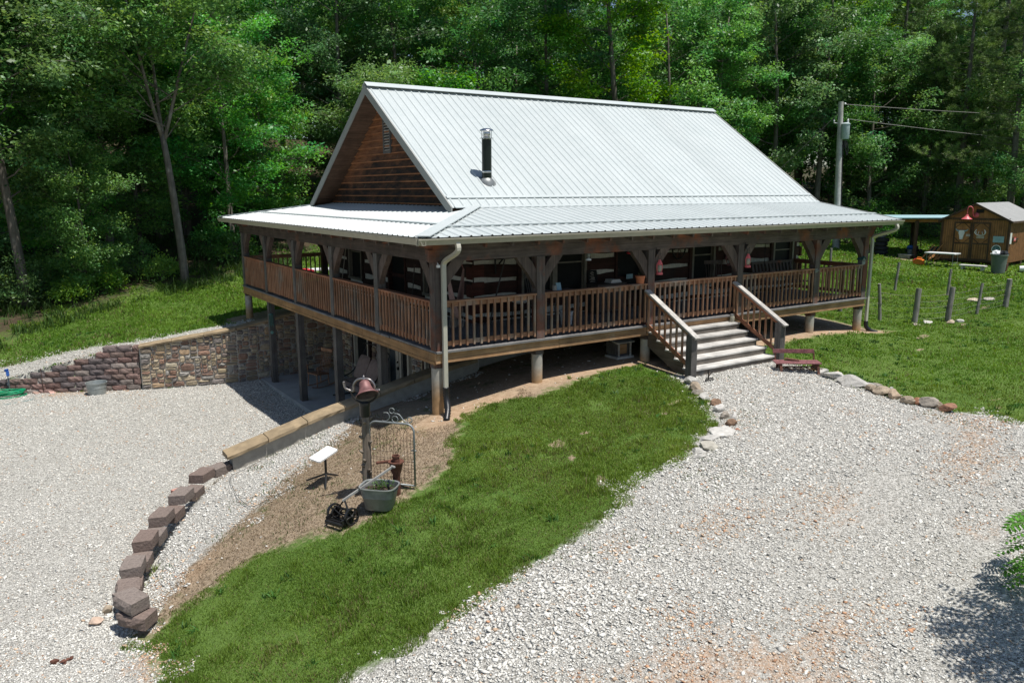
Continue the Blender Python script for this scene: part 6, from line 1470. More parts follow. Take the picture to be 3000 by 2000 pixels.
mb.obox(P(WS/2, -.02, HS+.03), sf*WS/2, sd2*.012, np.array([0, 0, .05])); mb.obox(P(WS/2, -.02, .04), sf*WS/2, sd2*.012, np.array([0, 0, .04])); mb.obox(P(-.02, .03, HS/2), sf*.012, sd2*.04, np.array([0, 0, HS/2])); mb.build('corner_trim', M['shedd'], shed)
for d0, d1 in ((.80, 1.62), (1.64, 2.46)):
    mb = MB(); mb.obox(P((d0+d1)/2, -.012, 1.0), sf*(d1-d0)/2, sd2*.010, np.array([0, 0, .93])); dr = mb.build('door', M['shedw'], shed); mb = MB()
    for a_ in (d0+.04, d1-.04): mb.obox(P(a_, -.03, 1.0), sf*.04, sd2*.010, np.array([0, 0, .93]))
    for z in (.10, .88, 1.89): mb.obox(P((d0+d1)/2, -.032, z), sf*((d1-d0)/2-.08), sd2*.010, np.array([0, 0, .04]))
    for sx_, sz_ in ((1, 1), (-1, 1), (1, -1), (-1, -1)):
        cx_, cz_ = (d0+d1)/2, 1.385; e_ = (d1-d0)/2-.08; p0 = P(cx_+sx_*e_, -.033, cz_+sz_*.25); p1 = P(cx_+sx_*(e_-.24), -.033, cz_+sz_*.47); mb.beam(p0, p1, .02, .06, sd2)
    mb.build('door_frame', M['shedd'], dr); mb = MB()
    for k in range(6): mb.obox(P(d0+.13+.11*k, -.026, .49), sf*.006, sd2*.004, np.array([0, 0, .34]))
    mb.build('board_gaps', M['dark'], dr)
mb = MB(); mb.obox(P(WS/2-.17, -.012, HS+.42), sf*.17, sd2*.01, np.array([0, 0, .09])); mb.build('gable_vent', M['dark'], shed)
for b in (.3, LS/2, LS-.3):
    mb = MB(); mb.obox(P(WS/2, b, -.11), sf*WS/2, sd2*.08, np.array([0, 0, .108])); mb.build('skid', M['shedd'], shed)
mb = MB(); mb.obox(P(-.02, 3.55, 1.05), sf*.012, sd2*.42, np.array([0, 0, .95])); mb.build('side_door', M['teal'], shed)
# things fixed to the shed
q = P(1.78, -.06, HS+.62); lamp = thing('barn_lamp', 'red gooseneck barn lamp on the shed gable', 'lamp', P(1.85, -.25, HS+.12)); mb = MB(); mb.tube(smooth_curve([P(1.52, -.03, HS+.22), P(1.56, -.10, HS+.14), P(1.62, -.14, HS+.28), P(1.64, -.20, HS+.55), P(1.74, -.24, HS+.64), P(1.83, -.26, HS+.56), P(1.84, -.27, HS+.26)], 6), .025, 8); mb.lathe([(.12, -.02), (.12, .02), (.0, .02)], P(1.50, -.02, HS+.22), -sd2, 14); mb.build('arm', M['pink'], lamp, True); mb = MB(); mb.lathe([(.05, .28), (.07, .22), (.10, .16), (.24, .06), (.26, .04), (.24, .045), (.0, .12)], P(1.84, -.27, HS-.02), n=20); mb.build('lamp_shade', M['pink'], lamp, True)
q = P(2.06, -.06, 1.30); sk = thing('cow_skull', 'bleached cow skull with horns on the left shed door', 'skull', q); mb = MB(); pr_ = [(-.10, .22), (.10, .22), (.135, .10), (.09, -.05), (.06, -.22), (-.06, -.22), (-.09, -.05), (-.135, .10)]; mb.prism([(a_*1.0, b_) for a_, b_ in pr_], q, sf, (0, 0, 1), -sd2*.09); mb.build('skull', M['white'], sk); mb = MB()
for s in (-1, 1): mb.tube(smooth_curve([q+sf*.10*s+(0, 0, .19)-sd2*.05, q+sf*.20*s+(0, 0, .20)-sd2*.05, q+sf*.29*s+(0, 0, .29)-sd2*.05], 4), [.035]*4+[.03, .028, .022, .015, .006], 8)
mb.build('horns', M['cream'], sk, True)
sk.children[0].data.materials[0] = M['skyb']
q = P(1.22, -.06, 1.36); an = thing('antlers', 'white deer antlers mounted on the right shed door', 'antlers', q); mb = MB()
for s in (-1, 1):
    mb.tube(smooth_curve([q+(0, 0, -.06), q+sf*.14*s+(0, 0, -.04)-sd2*.05, q+sf*.24*s+(0, 0, .08)-sd2*.08, q+sf*.17*s+(0, 0, .22)-sd2*.08], 5), .020, 6)
    for t in (.10, .2): mb.tube([q+sf*t*s+(0, 0, -.03+.02)-sd2*.05, q+sf*(t-.03)*s+(0, 0, .13)-sd2*.05], [.018, .008], 6)
mb.build('antler_pair', M['white'], an, True); mb = MB(); mb.obox(q+(0, 0, -.15), sf*.17, sd2*.012, np.array([0, 0, .06])); mb.build('mount_board', M['cream'], an)
def plate(name, a_, z, w_, h, m, label, side=0, b=None):
    mb = MB()
    if side == 0: mb.obox(P(a_, -.045, z), sf*w_/2, sd2*.008, np.array([0, 0, h/2])); base = P(a_, -.045, z-h/2)
    else: mb.obox(P(-.03, b, z), sf*.008, sd2*w_/2, np.array([0, 0, h/2])); base = P(-.03, b, z-h/2)
    return solo(mb, name, m, label, 'sign', base)
plate('small_sign', 1.78, 1.28, .19, .12, 'cream', 'small pale plate beside the cow skull'); plate('metal_sign', .42, 1.13, .47, .30, 'skyb', 'pale blue rectangular metal sign on the right front of the shed')
q = P(.47, -.05, .66); rs = thing('round_sign', 'round teal sign with white ring below the pale blue sign', 'sign', q); mb = MB(); mb.lathe([(.205, 0), (.205, .015), (.17, .016), (.17, .0)], q, -sd2, 28); mb.build('ring', M['white'], rs); mb = MB(); mb.lathe([(.172, .010), (.0, .011)], q, -sd2, 28); mb.build('disc', M['teal'], rs); mb = MB(); mb.tube(smooth_curve([q+sf*.11-sd2*.016+(0, 0, .0), q+sf*.04-sd2*.016+(0, 0, .04), q-sf*.02-sd2*.016+(0, 0, -.03), q-sf*.11-sd2*.016+(0, 0, .02)], 4), .018, 6); mb.beam(q+sf*.07-sd2*.016+(0, 0, -.07), q-sf*.07-sd2*.016+(0, 0, -.07), .01, .02); mb.beam(q+sf*.06-sd2*.016+(0, 0, .09), q-sf*.06-sd2*.016+(0, 0, .09), .01, .02); mb.build('lettering', M['skyb'], rs)
plate('paper_sign', 0, 1.18, .26, .52, 'white', 'tall white sign near the front corner of the shed side wall', 1, .22)
q = P(-.03, .95, 1.12); bt = thing('bottle_sign', 'red bottle shaped sign lying sideways on the shed side wall', 'sign', q-np.array([0, 0, .1])); mb = MB(); mb.prism([(-.5, -.09), (-.05, -.11), (.05, -.10), (.18, -.045), (.48, -.04), (.48, .04), (.18, .045), (.05, .10), (-.05, .11), (-.5, .09)], q, sd2, (0, 0, 1), -sf*.015); mb.build('bottle', M['blackm'], bt); mb = MB(); mb.prism([(-.30, -.10), (.04, -.10), (.04, .10), (-.30, .10)], q-sf*.015, sd2, (0, 0, 1), -sf*.006); mb.build('label_band', M['red'], bt)
mb = MB(); mb.prism([(-.26, -.02), (-.2, .03), (-.12, -.03), (-.05, .03), (0, .0), (-.05, .0), (-.12, -.06), (-.2, .0)], q-sf*.0215, sd2, (0, 0, 1), -sf*.003); mb.build('lettering', M['white'], bt)
# lean-to on the left of the shed
lt = thing('lean_to', 'open lean-to with pale blue metal roof and dark posts left of the shed', 'lean-to', (38.6, 13.2, gz(38.6, 13.2)))
R0 = P(WS+.1, .3, HS+.02); Rr = [P(WS+.06, .1, HS+.06), P(WS+.06, 4.6, HS+.10), P(WS+6.2, 4.9, HS-.02), P(WS+6.2, .5, HS-.10)]
mb = MB(); mb.add([Rr[0], Rr[1], Rr[2], Rr[3]]+[q-np.array([0, 0, .05]) for q in Rr], [(0, 1, 2, 3), (7, 6, 5, 4), (0, 3, 7, 4), (1, 0, 4, 5), (2, 1, 5, 6), (3, 2, 6, 7)]); mb.build('roof', M['skyb'], lt)
for a_, b_, h_ in ((P(WS+.1, .35, HS-.10), P(WS+6.1, .75, HS-.24), .16), (P(WS+.1, 4.2, HS-.06), P(WS+6.1, 4.5, HS-.14), .14)): mb = MB(); mb.beam(a_, b_, .06, h_); mb.build('beam', M['shedw'], lt)
for a_, b_ in ((WS+1.35, .4), (WS+4.3, .65), (WS+3, 4.3), (WS+6, 4.5)):
    p = P(a_, b_, 0); mb = MB(); mb.tube([(p[0], p[1], gz(p[0], p[1])-.1), (p[0], p[1], SA[2]+HS-.14)], .10, 9); mb.build('post', M['shedd'], lt, True, 40)
# tyres
tp = np.array([33.9, 12.0, gz(33.9, 12.0)])
for k, lab in enumerate(['bottom tyre of the stack by the lean-to', 'second tyre from the bottom of the stack', 'third tyre of the stack, just below the top one', 'topmost tyre of the stack']):
    mb = MB(); mb.lathe([(.20, .02), (.27, .0), (.34, .02), (.355, .06), (.358, .16), (.34, .20), (.27, .22), (.20, .20), (.19, .11), (.20, .02)], tp+np.array([.02*(k % 2)-.01+.015*k, .03*((k*7) % 3-1), .222*k]), n=26); o = solo(mb, 'tyre', 'tyre', lab, 'tyre', tp+np.array([0, 0, .222*k]), 'stacked black tyres', True, 40)
mb = MB(); q = tp+np.array([0, 0, .89]); r_ = np.random.default_rng(4); pillow(mb, q+(0, 0, .06), (.22, .05, .03), (-.05, .20, 0), (0, 0, .09), 7); mb.v = [tuple(np.array(p)+r_.normal(0, .018, 3)) for p in mb.v]; solo(mb, 'plastic_sheet', 'galv', 'crumpled silver sheet on top of the tyre stack', 'plastic sheet', q)
# folding table
t0, t1 = np.array([31.6, 8.1, 0]), np.array([31.75, 6.75, 0]); zt = gz(31.7, 7.4)+.66; ft = thing('folding_table', 'white folding table on thin metal legs in front of the shed', 'table', (31.7, 7.4, gz(31.7, 7.4))); u = nrm(t1-t0); v_ = np.array([u[1], -u[0], 0]); v_ = v_ if v_[0] < 0 else -v_; mb = MB(); mb.obox((t0+t1)/2+np.array([0, 0, zt]), u*.70, v_*.36, np.array([0, 0, .022])); mb.build('tabletop', M['white'], ft)
for s in (-.6, .6):
    for w_ in (-.28, .28): p = (t0+t1)/2+u*s+v_*w_; mb = MB(); mb.tube([p+(0, 0, zt-.02), p+(0, 0, gz(p[0], p[1])-.01)], .014, 6); mb.build('leg', M['galvd'], ft)
    p = (t0+t1)/2+u*s; mb = MB(); mb.tube([p-v_*.28+(0, 0, zt-.45), p+v_*.28+(0, 0, zt-.45)], .010, 6); mb.build('brace', M['galvd'], ft)
q = np.array([31.5, 8.45, gz(31.5, 8.45)]); og = thing('orange_can', 'orange plastic fuel can lying left of the folding table', 'fuel can', q); mb = MB(); mb.prism([(-.22, 0), (.22, 0), (.22, .20), (.10, .30), (-.18, .26), (-.22, .20)], q-v_*.12, -u, (0, 0, 1), v_*.26); mb.build('body', M['orange'], og); mb = MB(); mb.tube([q-u*.12+(0, 0, .28), q-u*.08+(0, 0, .36), q+u*.08+(0, 0, .36), q+u*.12+(0, 0, .28)], .02, 6); mb.build('handle', M['orange'], og)
q = np.array([31.9, 8.75, gz(31.9, 8.75)]); mb = MB(); pillow(mb, q+(0, 0, .12), (.16, 0, 0), (0, .2, 0), (0, 0, .13), 7); solo(mb, 'red_bag', 'red', 'dark red bag behind the orange can', 'bag', q, smooth=True)
q = np.array([31.55, 4.75, gz(31.55, 4.75)]); bi = thing('trash_can', 'grey green rubbish bin stuffed with bags at the shed corner', 'bin', q); mb = MB(); mb.lathe([(.0, 0), (.27, 0), (.33, .80), (.36, .81), (.36, .86), (.32, .86), (.26, .05), (.0, .05)], q, n=22); mb.build('bin_body', M['bin'], bi, True, 40)
for k, (dx, dy, m, lab) in enumerate(((-.08, .12, 'white', 'white bag'), (.08, -.12, 'black', 'black bag'))): mb = MB(); r_ = np.random.default_rng(k); pillow(mb, q+(dx, dy, .90), (.18, 0, 0), (0, .17, 0), (0, 0, .13), 7); mb.v = [tuple(np.array(p)+r_.normal(0, .015, 3)) for p in mb.v]; mb.build('rubbish_bag', M[m], bi)
q = np.array([31.6, 5.9, gz(31.6, 5.9)]); mb = MB(); u2 = nrm((.16, -.98, 0)); mb.obox(q+(0, 0, .22), u2*.55, np.cross(u2, (0, 0, 1))*.20, np.array([0, 0, .03])); mb.obox(q+(0, 0, .10)-u2*.42, u2*.04, np.cross(u2, (0, 0, 1))*.18, np.array([0, 0, .10])); mb.obox(q+(0, 0, .10)+u2*.42, u2*.04, np.cross(u2, (0, 0, 1))*.18, np.array([0, 0, .10])); solo(mb, 'wooden_step', 'tread', 'low grey wooden step before the shed doors', 'step', q)
q = np.array([32.9, 4.45, gz(32.9, 4.45)]); mb = MB(); mb.lathe([(.0, 0), (.13, 0), (.15, .36), (.165, .37), (.16, .385), (.14, .37), (.12, .03), (.0, .03)], q+(0, 0, .15), (.5, -.86, .05), 18); solo(mb, 'pail', 'white', 'white pail tipped on its side right of the bin', 'bucket', q, smooth=True, angle=40)
q = np.array([32.5, 4.95, gz(32.5, 4.95)]); mb = MB(); mb.lathe([(.0, 0), (.14, 0), (.17, .34), (.0, .33)], q, n=16); solo(mb, 'rusty_drum', 'rust', 'short rusty drum between the bin and the white pail', 'drum', q, smooth=True, angle=40)
# clutter under the lean-to
q = np.array([36.0, 11.3, gz(36, 11.3)]); pm = thing('push_mower', 'black push lawn mower under the lean-to', 'mower', q); mb = MB(); mb.lathe([(.0, .12), (.30, .12), (.30, .22), (.22, .26), (.20, .42), (.0, .44)], q, n=18); mb.build('deck', M['black'], pm, True, 40); mb = MB(); mb.tube(smooth_curve([q+(.2, .25, .2), q+(.5, .55, .95), q+(.62, .30, 1.05), q+(.55, -.0, .95), q+(.22, -.2, .2)], 6), .02, 6); mb.build('handle', M['black'], pm)
for a_, b_ in ((.3, .22), (-.3, .22), (.3, -.22), (-.3, -.22)): mb = MB(); mb.lathe([(.0, -.03), (.12, -.03), (.12, .03), (.0, .03)], q+(a_, b_, .12), (0, 1, 0), 14); mb.build('wheel', M['tyre'], pm)
q = np.array([34.4, 10.6, gz(34.4, 10.6)]); mb = MB(); mb.lathe([(.0, 0), (.14, 0), (.16, .38), (.0, .38)], q, n=18); solo(mb, 'bucket', 'galv', 'pale grey bucket under the left lean-to post', 'bucket', q, smooth=True, angle=40)
q = np.array([34.6, 10.55, gz(34.6, 10.55)+.39]); mb = MB(); pillow(mb, (q[0]-.2, q[1]+.05, q[2]+.09), (.16, 0, 0), (0, .18, 0), (0, 0, .12), 7); solo(mb, 'blue_sack', 'blue', 'dark blue sack on the pale grey bucket', 'sack', (q[0]-.2, q[1], q[2]), smooth=True)
q = np.array([35.8, 9.9, gz(35.8, 9.9)]); mb = MB(); mb.prism([(-.35, 0), (.35, 0), (.40, .45), (-.40, .45)], q, (.16, -.98, 0), (0, 0, 1), (.5, .08, 0)); mb.prism([(-.42, .45), (.42, .45), (.42, .50), (-.42, .50)], q-np.array([.03, 0, 0]), (.16, -.98, 0), (0, 0, 1), (.56, .09, 0)); solo(mb, 'storage_tote', 'hoseb', 'dark blue storage tote beside the shed wall', 'tote', q)
mb = MB(); r_ = np.random.default_rng(12); q = np.array([33.2, 8.9, gz(33.2, 8.9)])
for k in range(7): a_ = q+np.array([r_.uniform(-.1, .3), r_.uniform(-.3, .5), .03+.03*k]); mb.beam(a_, a_+np.array([.5+.1*k, -.35+r_.uniform(-.2, .2), .9+.12*(k % 3)])*(.9 if k < 4 else .5), .12, .03)
solo(mb, 'leaning_boards', 'shedw', 'old boards leaning against the left side of the shed', 'boards', q)
q = np.array([33.6, 10.3, gz(33.6, 10.3)]); mb = MB(); mb.box(q[0]-.3, q[0]+.3, q[1]-.35, q[1]+.35, q[2]+.16, q[2]+.19); mb.box(q[0]-.28, q[0]-.22, q[1]-.3, q[1]+.3, q[2], q[2]+.16); mb.box(q[0]+.22, q[0]+.28, q[1]-.3, q[1]+.3, q[2], q[2]+.16); solo(mb, 'low_trolley', 'galvd', 'low grey trolley in front of the pale bucket', 'trolley', q)
# table with cloth seen through the porch, behind the house
q = np.array([3.6, 17.4, gz(3.6, 17.4)]); pt_ = thing('picnic_table', 'garden table with red and white cloth on the lawn behind the house', 'table', q); mb = MB(); mb.box(2.8, 4.6, 17.0, 17.8, q[2]+.70, q[2]+.74); mb.build('tabletop', M['white'], pt_); mb = MB(); mb.box(2.79, 3.7, 16.99, 17.81, q[2]+.50, q[2]+.745); mb.build('cloth', M['red'], pt_)
for a_, b_ in ((2.9, 17.1), (4.5, 17.1), (2.9, 17.7), (4.5, 17.7)): mb = MB(); mb.box(a_-.03, a_+.03, b_-.03, b_+.03, q[2]-.05, q[2]+.70); mb.build('leg', M['galvd'], pt_)
# ------------------------------------------------------------------ trees: a few kinds built once, then copied
def limb_tube(mb, pts, r0, r1, n=7): mb.tube(pts, [r0+(r1-r0)*i/(len(pts)-1) for i in range(len(pts))], n)
def leaf_mesh(name, centers, nper, rad, flat, size, asp, base, seed, m='leaf', upb=.75, tone=.5):
    """small folded leaves in clusters round the given twig ends"""
    r_ = np.random.default_rng(seed); C = np.repeat(centers, nper, 0); n = len(C)
    ct = np.repeat(np.clip(r_.normal(1, tone*.32, len(centers)), .45, 1.75), nper); hu = np.repeat(r_.normal(0, 1, len(centers)), nper)
    d = r_.normal(0, 1, (n, 3)); d /= np.linalg.norm(d, axis=1)[:, None]; d *= (r_.random(n)**.45)[:, None]*rad; d[:, 2] *= flat
    P = C+d
    nn = r_.normal(0, 1, (n, 3)); nn /= np.linalg.norm(nn, axis=1)[:, None]; nn = nn+np.array([0, 0, upb]); nn /= np.linalg.norm(nn, axis=1)[:, None]
    a = r_.normal(0, 1, (n, 3))+d*.9/rad+np.array([0, 0, -.35]); a -= nn*(a*nn).sum(1)[:, None]; a /= np.maximum(np.linalg.norm(a, axis=1), 1e-6)[:, None]
    b = np.cross(nn, a); L = size*r_.lognormal(0, .28, n); W = L*asp
    V = np.empty((n, 4, 3)); V[:, 0] = P; V[:, 1] = P+a*(L*.55)[:, None]+b*(W*.5)[:, None]-nn*(W*.12)[:, None]; V[:, 2] = P+a*L[:, None]-nn*(L*.10)[:, None]; V[:, 3] = P+a*(L*.5)[:, None]-b*(W*.5)[:, None]-nn*(W*.12)[:, None]
    t = (ct*r_.lognormal(0, .16, n))[:, None]; col = np.array(base)[None]*t*np.stack([1+.16*hu, 1+.05*hu, 1-.05*hu], -1)
    return raw_mesh(name, V.reshape(-1, 3), np.arange(4*n).reshape(-1, 4), 4, m, np.repeat(np.clip(col, .004, .4), 4, 0))
def broadleaf(seed, H, crown_r, first, base, fork=False, nper=66, size=.165, ncl=960, lean=.02):
    r_ = np.random.default_rng(seed); mb = MB(); ends = []
    def stem(p0, d, L, r0, r1, n=7, wob=.05):
        P = [np.array(p0, float)]; d = nrm(d)
        for i in range(n): d = nrm(d+r_.normal(0, wob*(.35 if fork else 1), 3)+np.array([0, 0, .015])); P.append(P[-1]+d*L/n)
        limb_tube(mb, P, r0, r1); return P
    R0 = .0115*H+.03; stems = []
    if fork:
        P = stem((0, 0, -.3), (-.02, .0, 1), H*.42, R0*.9, R0*.58)
        for k in range(3): a = k*2.1+.4; stems.append(stem(P[-1]-np.array([0, 0, .2*k]), (.30*math.cos(a), .30*math.sin(a), 1), H*.50, R0*.40, .02))
    else: stems.append(stem((0, 0, -.3), (lean, 0, 1), H*.94, R0, .035, 10, .03))
    for S in stems:
        nl = 30 if not fork else 13
        for k in range(nl):
            t = first+(1-first)*(k+.5)/nl; t = min(max(t, .05), .985); 
            if fork: t = (k+.3)/nl
            i = min(int(t*(len(S)-1)), len(S)-2); p = S[i]+(S[i+1]-S[i])*(t*(len(S)-1)-i); hz = p[2]/H
            prof = math.sin(min(max((hz-first*.6)/(1.02-first*.6), 0), 1)*math.pi)**.55*(1.1-.35*hz); L = crown_r*max(prof, .25)*r_.uniform(.75, 1.2)
            a = k*2.399+r_.uniform(-.5, .5); rise = r_.uniform(.05, .55)+.5*hz
            Q = stem(p, (math.cos(a), math.sin(a), rise), L, R0*.22*(1.1-hz), .012, 5, .13)
            for f in (.45, .65, .82, 1.0):
                for q in range(2):
                    i2 = min(int(f*5), 4); pp = Q[i2]+(Q[i2+1]-Q[i2])*(f*5-i2); dd = np.array([math.cos(a+r_.uniform(-1.2, 1.2)), math.sin(a+r_.uniform(-1.2, 1.2)), r_.uniform(-.2, .5)]); l2 = L*r_.uniform(.16, .36)
                    e_ = pp+nrm(dd)*l2; mb.tube([pp, (pp+e_)/2+(0, 0, .05), e_], [.014, .010, .006], 4, cap=False); ends += [e_, (pp+e_)/2+r_.normal(0, .15, 3)]
    ends = np.array(ends); ends = ends[r_.permutation(len(ends))][:ncl]
    ends = ends+r_.normal(0, .16, ends.shape)
    tm = mb.build('tmp', M['bark'], None, True); tme = tm.data; bpy.data.objects.remove(tm)
    cm = leaf_mesh('crown', ends, nper, .74, .42, size, .55, base, seed+50, upb=1.15, tone=.7)
    return tme, cm
def pine(seed, H, base):
    r_ = np.random.default_rng(seed); mb = MB(); P = [np.array([.25*math.sin(t*2+seed)*t, .1*t, -.3+t*H]) for t in np.linspace(0, 1, 9)]; limb_tube(mb, P, .0135*H+.02, .05, 9); C = []; D = []
    for k in range(62):
        t = .26+.73*(k/62); z = t*H; L = (1.05-t)**.8*H*.25*r_.uniform(.6, 1.1)+.5; a = k*2.399+r_.uniform(-.6, .6); p = np.array([.25*math.sin(t*2+seed)*t, .1*t, z])
        Q = [p]; d = np.array([math.cos(a), math.sin(a), r_.uniform(-.10, .25)])
        for i in range(5): d = nrm(d+r_.normal(0, .09, 3)+(0, 0, .05)); Q.append(Q[-1]+d*L/5)
        limb_tube(mb, Q, .05*(1.2-t), .012, 6)
        for f in np.linspace(.35, 1, 8):
            i = min(int(f*5), 4); pp = Q[i]+(Q[i+1]-Q[i])*(f*5-i)
            for q in range(3): C.append(pp+r_.normal(0, 1, 3)*np.array([.34, .34, .15])*(.5+.5*f)*min(L/2, 1.2)); D.append(d)
    tm = mb.build('tmp', M['bark'], None, True); tme = tm.data; bpy.data.objects.remove(tm)
    C = np.array(C); n_ = 46; n = len(C)*n_; CC = np.repeat(C, n_, 0); tone = np.repeat(np.clip(r_.normal(1, .22, len(C)), .5, 1.6), n_)
    a = r_.normal(0, 1, (n, 3)); a /= np.linalg.norm(a, axis=1)[:, None]; a = a+np.array([0, 0, .55]); a /= np.linalg.norm(a, axis=1)[:, None]
    s = np.cross(a, r_.normal(0, 1, (n, 3))); s /= np.linalg.norm(s, axis=1)[:, None]; L = r_.uniform(.20, .36, n)[:, None]; W = .013
    V = np.stack([CC-s*W, CC+s*W, CC+a*L], 1); col = np.array(base)[None]*(tone*r_.lognormal(0, .15, n))[:, None]
    cm = raw_mesh('crown', V.reshape(-1, 3), np.arange(3*n).reshape(-1, 3), 3, 'needle', np.repeat(col, 3, 0)); return tme, cm
def cedar(seed, H, base, fat=.20):
    r_ = np.random.default_rng(seed); mb = MB(); limb_tube(mb, [(0, 0, -.2), (.05, 0, H*.5), (0, .03, H)], .012*H+.02, .03, 8); C = []
    for k in range(240):
        t = .06+.93*(k/240)**.9; L = (1.02-t)**.7*H*fat*r_.uniform(.55, 1.1)+.18; a = k*2.399+r_.uniform(-.4, .4); e_ = np.array([math.cos(a)*L, math.sin(a)*L, t*H+L*r_.uniform(.15, .5)]); p = np.array([0, 0, t*H])
        if k % 3 == 0: mb.tube([p, e_], [.02, .006], 4, cap=False)
        for f in (.4, .62, .82, 1.0): C.append(p+(e_-p)*f+r_.normal(0, .10, 3))
    tm = mb.build('tmp', M['bark'], None, True); tme = tm.data; bpy.data.objects.remove(tm)
    cm = leaf_mesh('crown', np.array(C), 30, .36, .8, .15, .22, base, seed+9, 'needle', .3); return tme, cm
PROTO = {'oak': broadleaf(1, 17, 4.3, .28, (.100, .225, .062)), 'oak_b': broadleaf(2, 18.5, 4.6, .30, (0.077, 0.180, 0.050)), 'hickory': broadleaf(3, 19, 4.0, .30, (0.159, 0.273, 0.050)), 'elm': broadleaf(4, 16, 4.8, .22, (0.104, 0.209, 0.072), nper=64),
         'dark_oak': broadleaf(5, 18, 4.5, .26, (0.058, 0.147, 0.050)), 'forked': broadleaf(6, 14.5, 3.9, .3, (.115, .225, .062), True, 64, .14, 640), 'young': broadleaf(7, 9, 2.7, .12, (.120, .262, .062), nper=52, size=.135, ncl=540), 'edge': broadleaf(8, 14, 4.6, .10, (.105, .235, .066), nper=64),
         'pine': pine(11, 21, (0.136, 0.220, 0.054)), 'pine_b': pine(12, 23, (0.118, 0.197, 0.054)), 'cedar': cedar(13, 13, (0.090, 0.142, 0.042), .21), 'cedar_b': cedar(14, 16, (0.077, 0.126, 0.038), .17)}
def shrub_proto(seed, h, r, base, nper=34, size=.12, n=60):
    r_ = np.random.default_rng(seed); mb = MB(); C = []
    for k in range(n):
        a = r_.uniform(0, 6.28); rr = r*r_.random()**.5; z = h*r_.uniform(.2, 1)*(1-.45*(rr/r)**2); e_ = np.array([rr*math.cos(a), rr*math.sin(a), z]); C.append(e_); 
        if k % 3 == 0: mb.tube([(0, 0, -.05), e_*np.array([.4, .4, .6]), e_], [.02, .012, .005], 5, cap=False)
    tm = mb.build('tmp', M['bark'], None, True); tme = tm.data; bpy.data.objects.remove(tm)
    return tme, leaf_mesh('foliage', np.array(C), nper, .34, .8, size, .5, base, seed+3)
SPROTO = [shrub_proto(21, 1.7, 1.1, (0.114, 0.235, 0.054)), shrub_proto(22, 2.6, 1.3, (0.090, 0.193, 0.050), n=90), shrub_proto(23, 1.1, .9, (0.169, 0.282, 0.062), size=.10)]
def px_of(x, y, z):
    d = np.array([x, y, z])-CAM; return 1500+FPX*(d@RIGHT)/(d@FWD), 1000-FPX*(d@UP)/(d@FWD)
def ground_at(x, y):
    z = gz(x, y); f = min(max((math.hypot(x-5, y-5)-70)/60, 0), 1)
    z = float(np.clip(z, -6, 9)) if f > 0 else z
    return (1-f)*z+f*float(np.clip(.09*(y-20), -3, 9))
def place_tree(kind, x, y, s, rz, label, group=None, name='broadleaf_tree'):
    t, c = PROTO[kind]; z = ground_at(x, y)
    r = thing(name, label, 'tree', (x, y, z), group); r.rotation_euler = (rng.uniform(-.02, .02), rng.uniform(-.02, .02), rz); r.scale = (s, s, s*rng.uniform(.94, 1.08))
    for nm, me in (('trunk', t), ('crown', c)): o = link(bpy.data.objects.new(nm, me)); o.parent = r
    return r
KN = {'oak': 'green oak', 'oak_b': 'tall green oak', 'hickory': 'yellow green hickory', 'elm': 'spreading grey green tree', 'dark_oak': 'dark leaved oak', 'forked': 'fork stemmed tree', 'young': 'young leafy tree', 'edge': 'low branched leafy tree', 'pine': 'pine with clumped needles', 'pine_b': 'tall pine', 'cedar': 'conical dark cedar', 'cedar_b': 'narrow dark cedar'}
used_labels = {}
LM = [(0, 'at the left edge of the picture'), (170, 'left of the fork stemmed tree'), (380, 'beside the fork stemmed tree'), (640, 'above the far left porch corner'), (860, 'left of the gable'), (1080, 'behind the gable peak'), (1300, 'above the roof left of the stovepipe'), (1520, 'above the roof right of the stovepipe'), (1780, 'above the middle of the ridge'), (2020, 'behind the right end of the ridge'), (2240, 'between the roof and the utility pole'), (2420, 'behind the utility pole'), (2580, 'just right of the utility pole'), (2740, 'behind the lean-to'), (2880, 'behind the shed'), (9999, 'behind the right side of the shed')]
def where(px):
    for (a, s), (b, _) in zip(LM[:-1], LM[1:]):
        if px < (a+b)/2: return s
    return LM[-1][1]
def auto_label(kind, x, y, row):
    px, _ = px_of(x, y, ground_at(x, y)+5); l = '%s in the %s row %s' % (KN[kind], row, where(px))
    k = used_labels.get(l, 0); used_labels[l] = k+1
    if k: 
        px2 = used_labels.get(l+'#', px); l = l+(', the one further right' if px > px2 else ', the one further left')
        if k > 1: l += ' and back'
    else: used_labels[l+'#'] = px
    return l
def polar(px, D): az = YAW+math.atan((px-1500)/FPX); return CAM[0]+D*math.sin(az), CAM[1]+D*math.cos(az)
place_tree('oak', -9.7, 16.9, .86, 2.1, 'tall oak overhanging the left lawn from outside the picture')
# front trees of the left wood, placed one by one
place_tree('oak', -5.95, 20.3, .88, .5, 'tall oak with bare lower trunk nearest the left edge of the lawn')
place_tree('forked', -.33, 20.8, 1.0, 1.2, 'fork stemmed tree with thin grey trunk at the edge of the left lawn')
FRONT = [('edge', -60, 36, .9), ('elm', 330, 39, .95), ('young', 250, 33.8, .62), ('edge', 690, 39, .80), ('young', 790, 42, .85), ('elm', 560, 43, 1.0), ('dark_oak', 1010, 46, .95), ('young', 1120, 43, .95), ('oak_b', 1210, 48, .92), ('elm', 1420, 47, 1.0), ('young', 1330, 44, 1.0), ('dark_oak', 1600, 49, .95), ('hickory', 1830, 47, 1.05), ('edge', 1960, 50, .98), ('oak', 2090, 53, .9), ('elm', 2260, 56, 1.05), ('oak_b', 2380, 58, .95), ('edge', 2540, 60, .95), ('cedar', 2690, 61, 1.05), ('cedar', 2610, 63, .9), ('pine', 2790, 60, .85), ('pine', 2945, 57, .82), ('edge', 3060, 56, .8)]
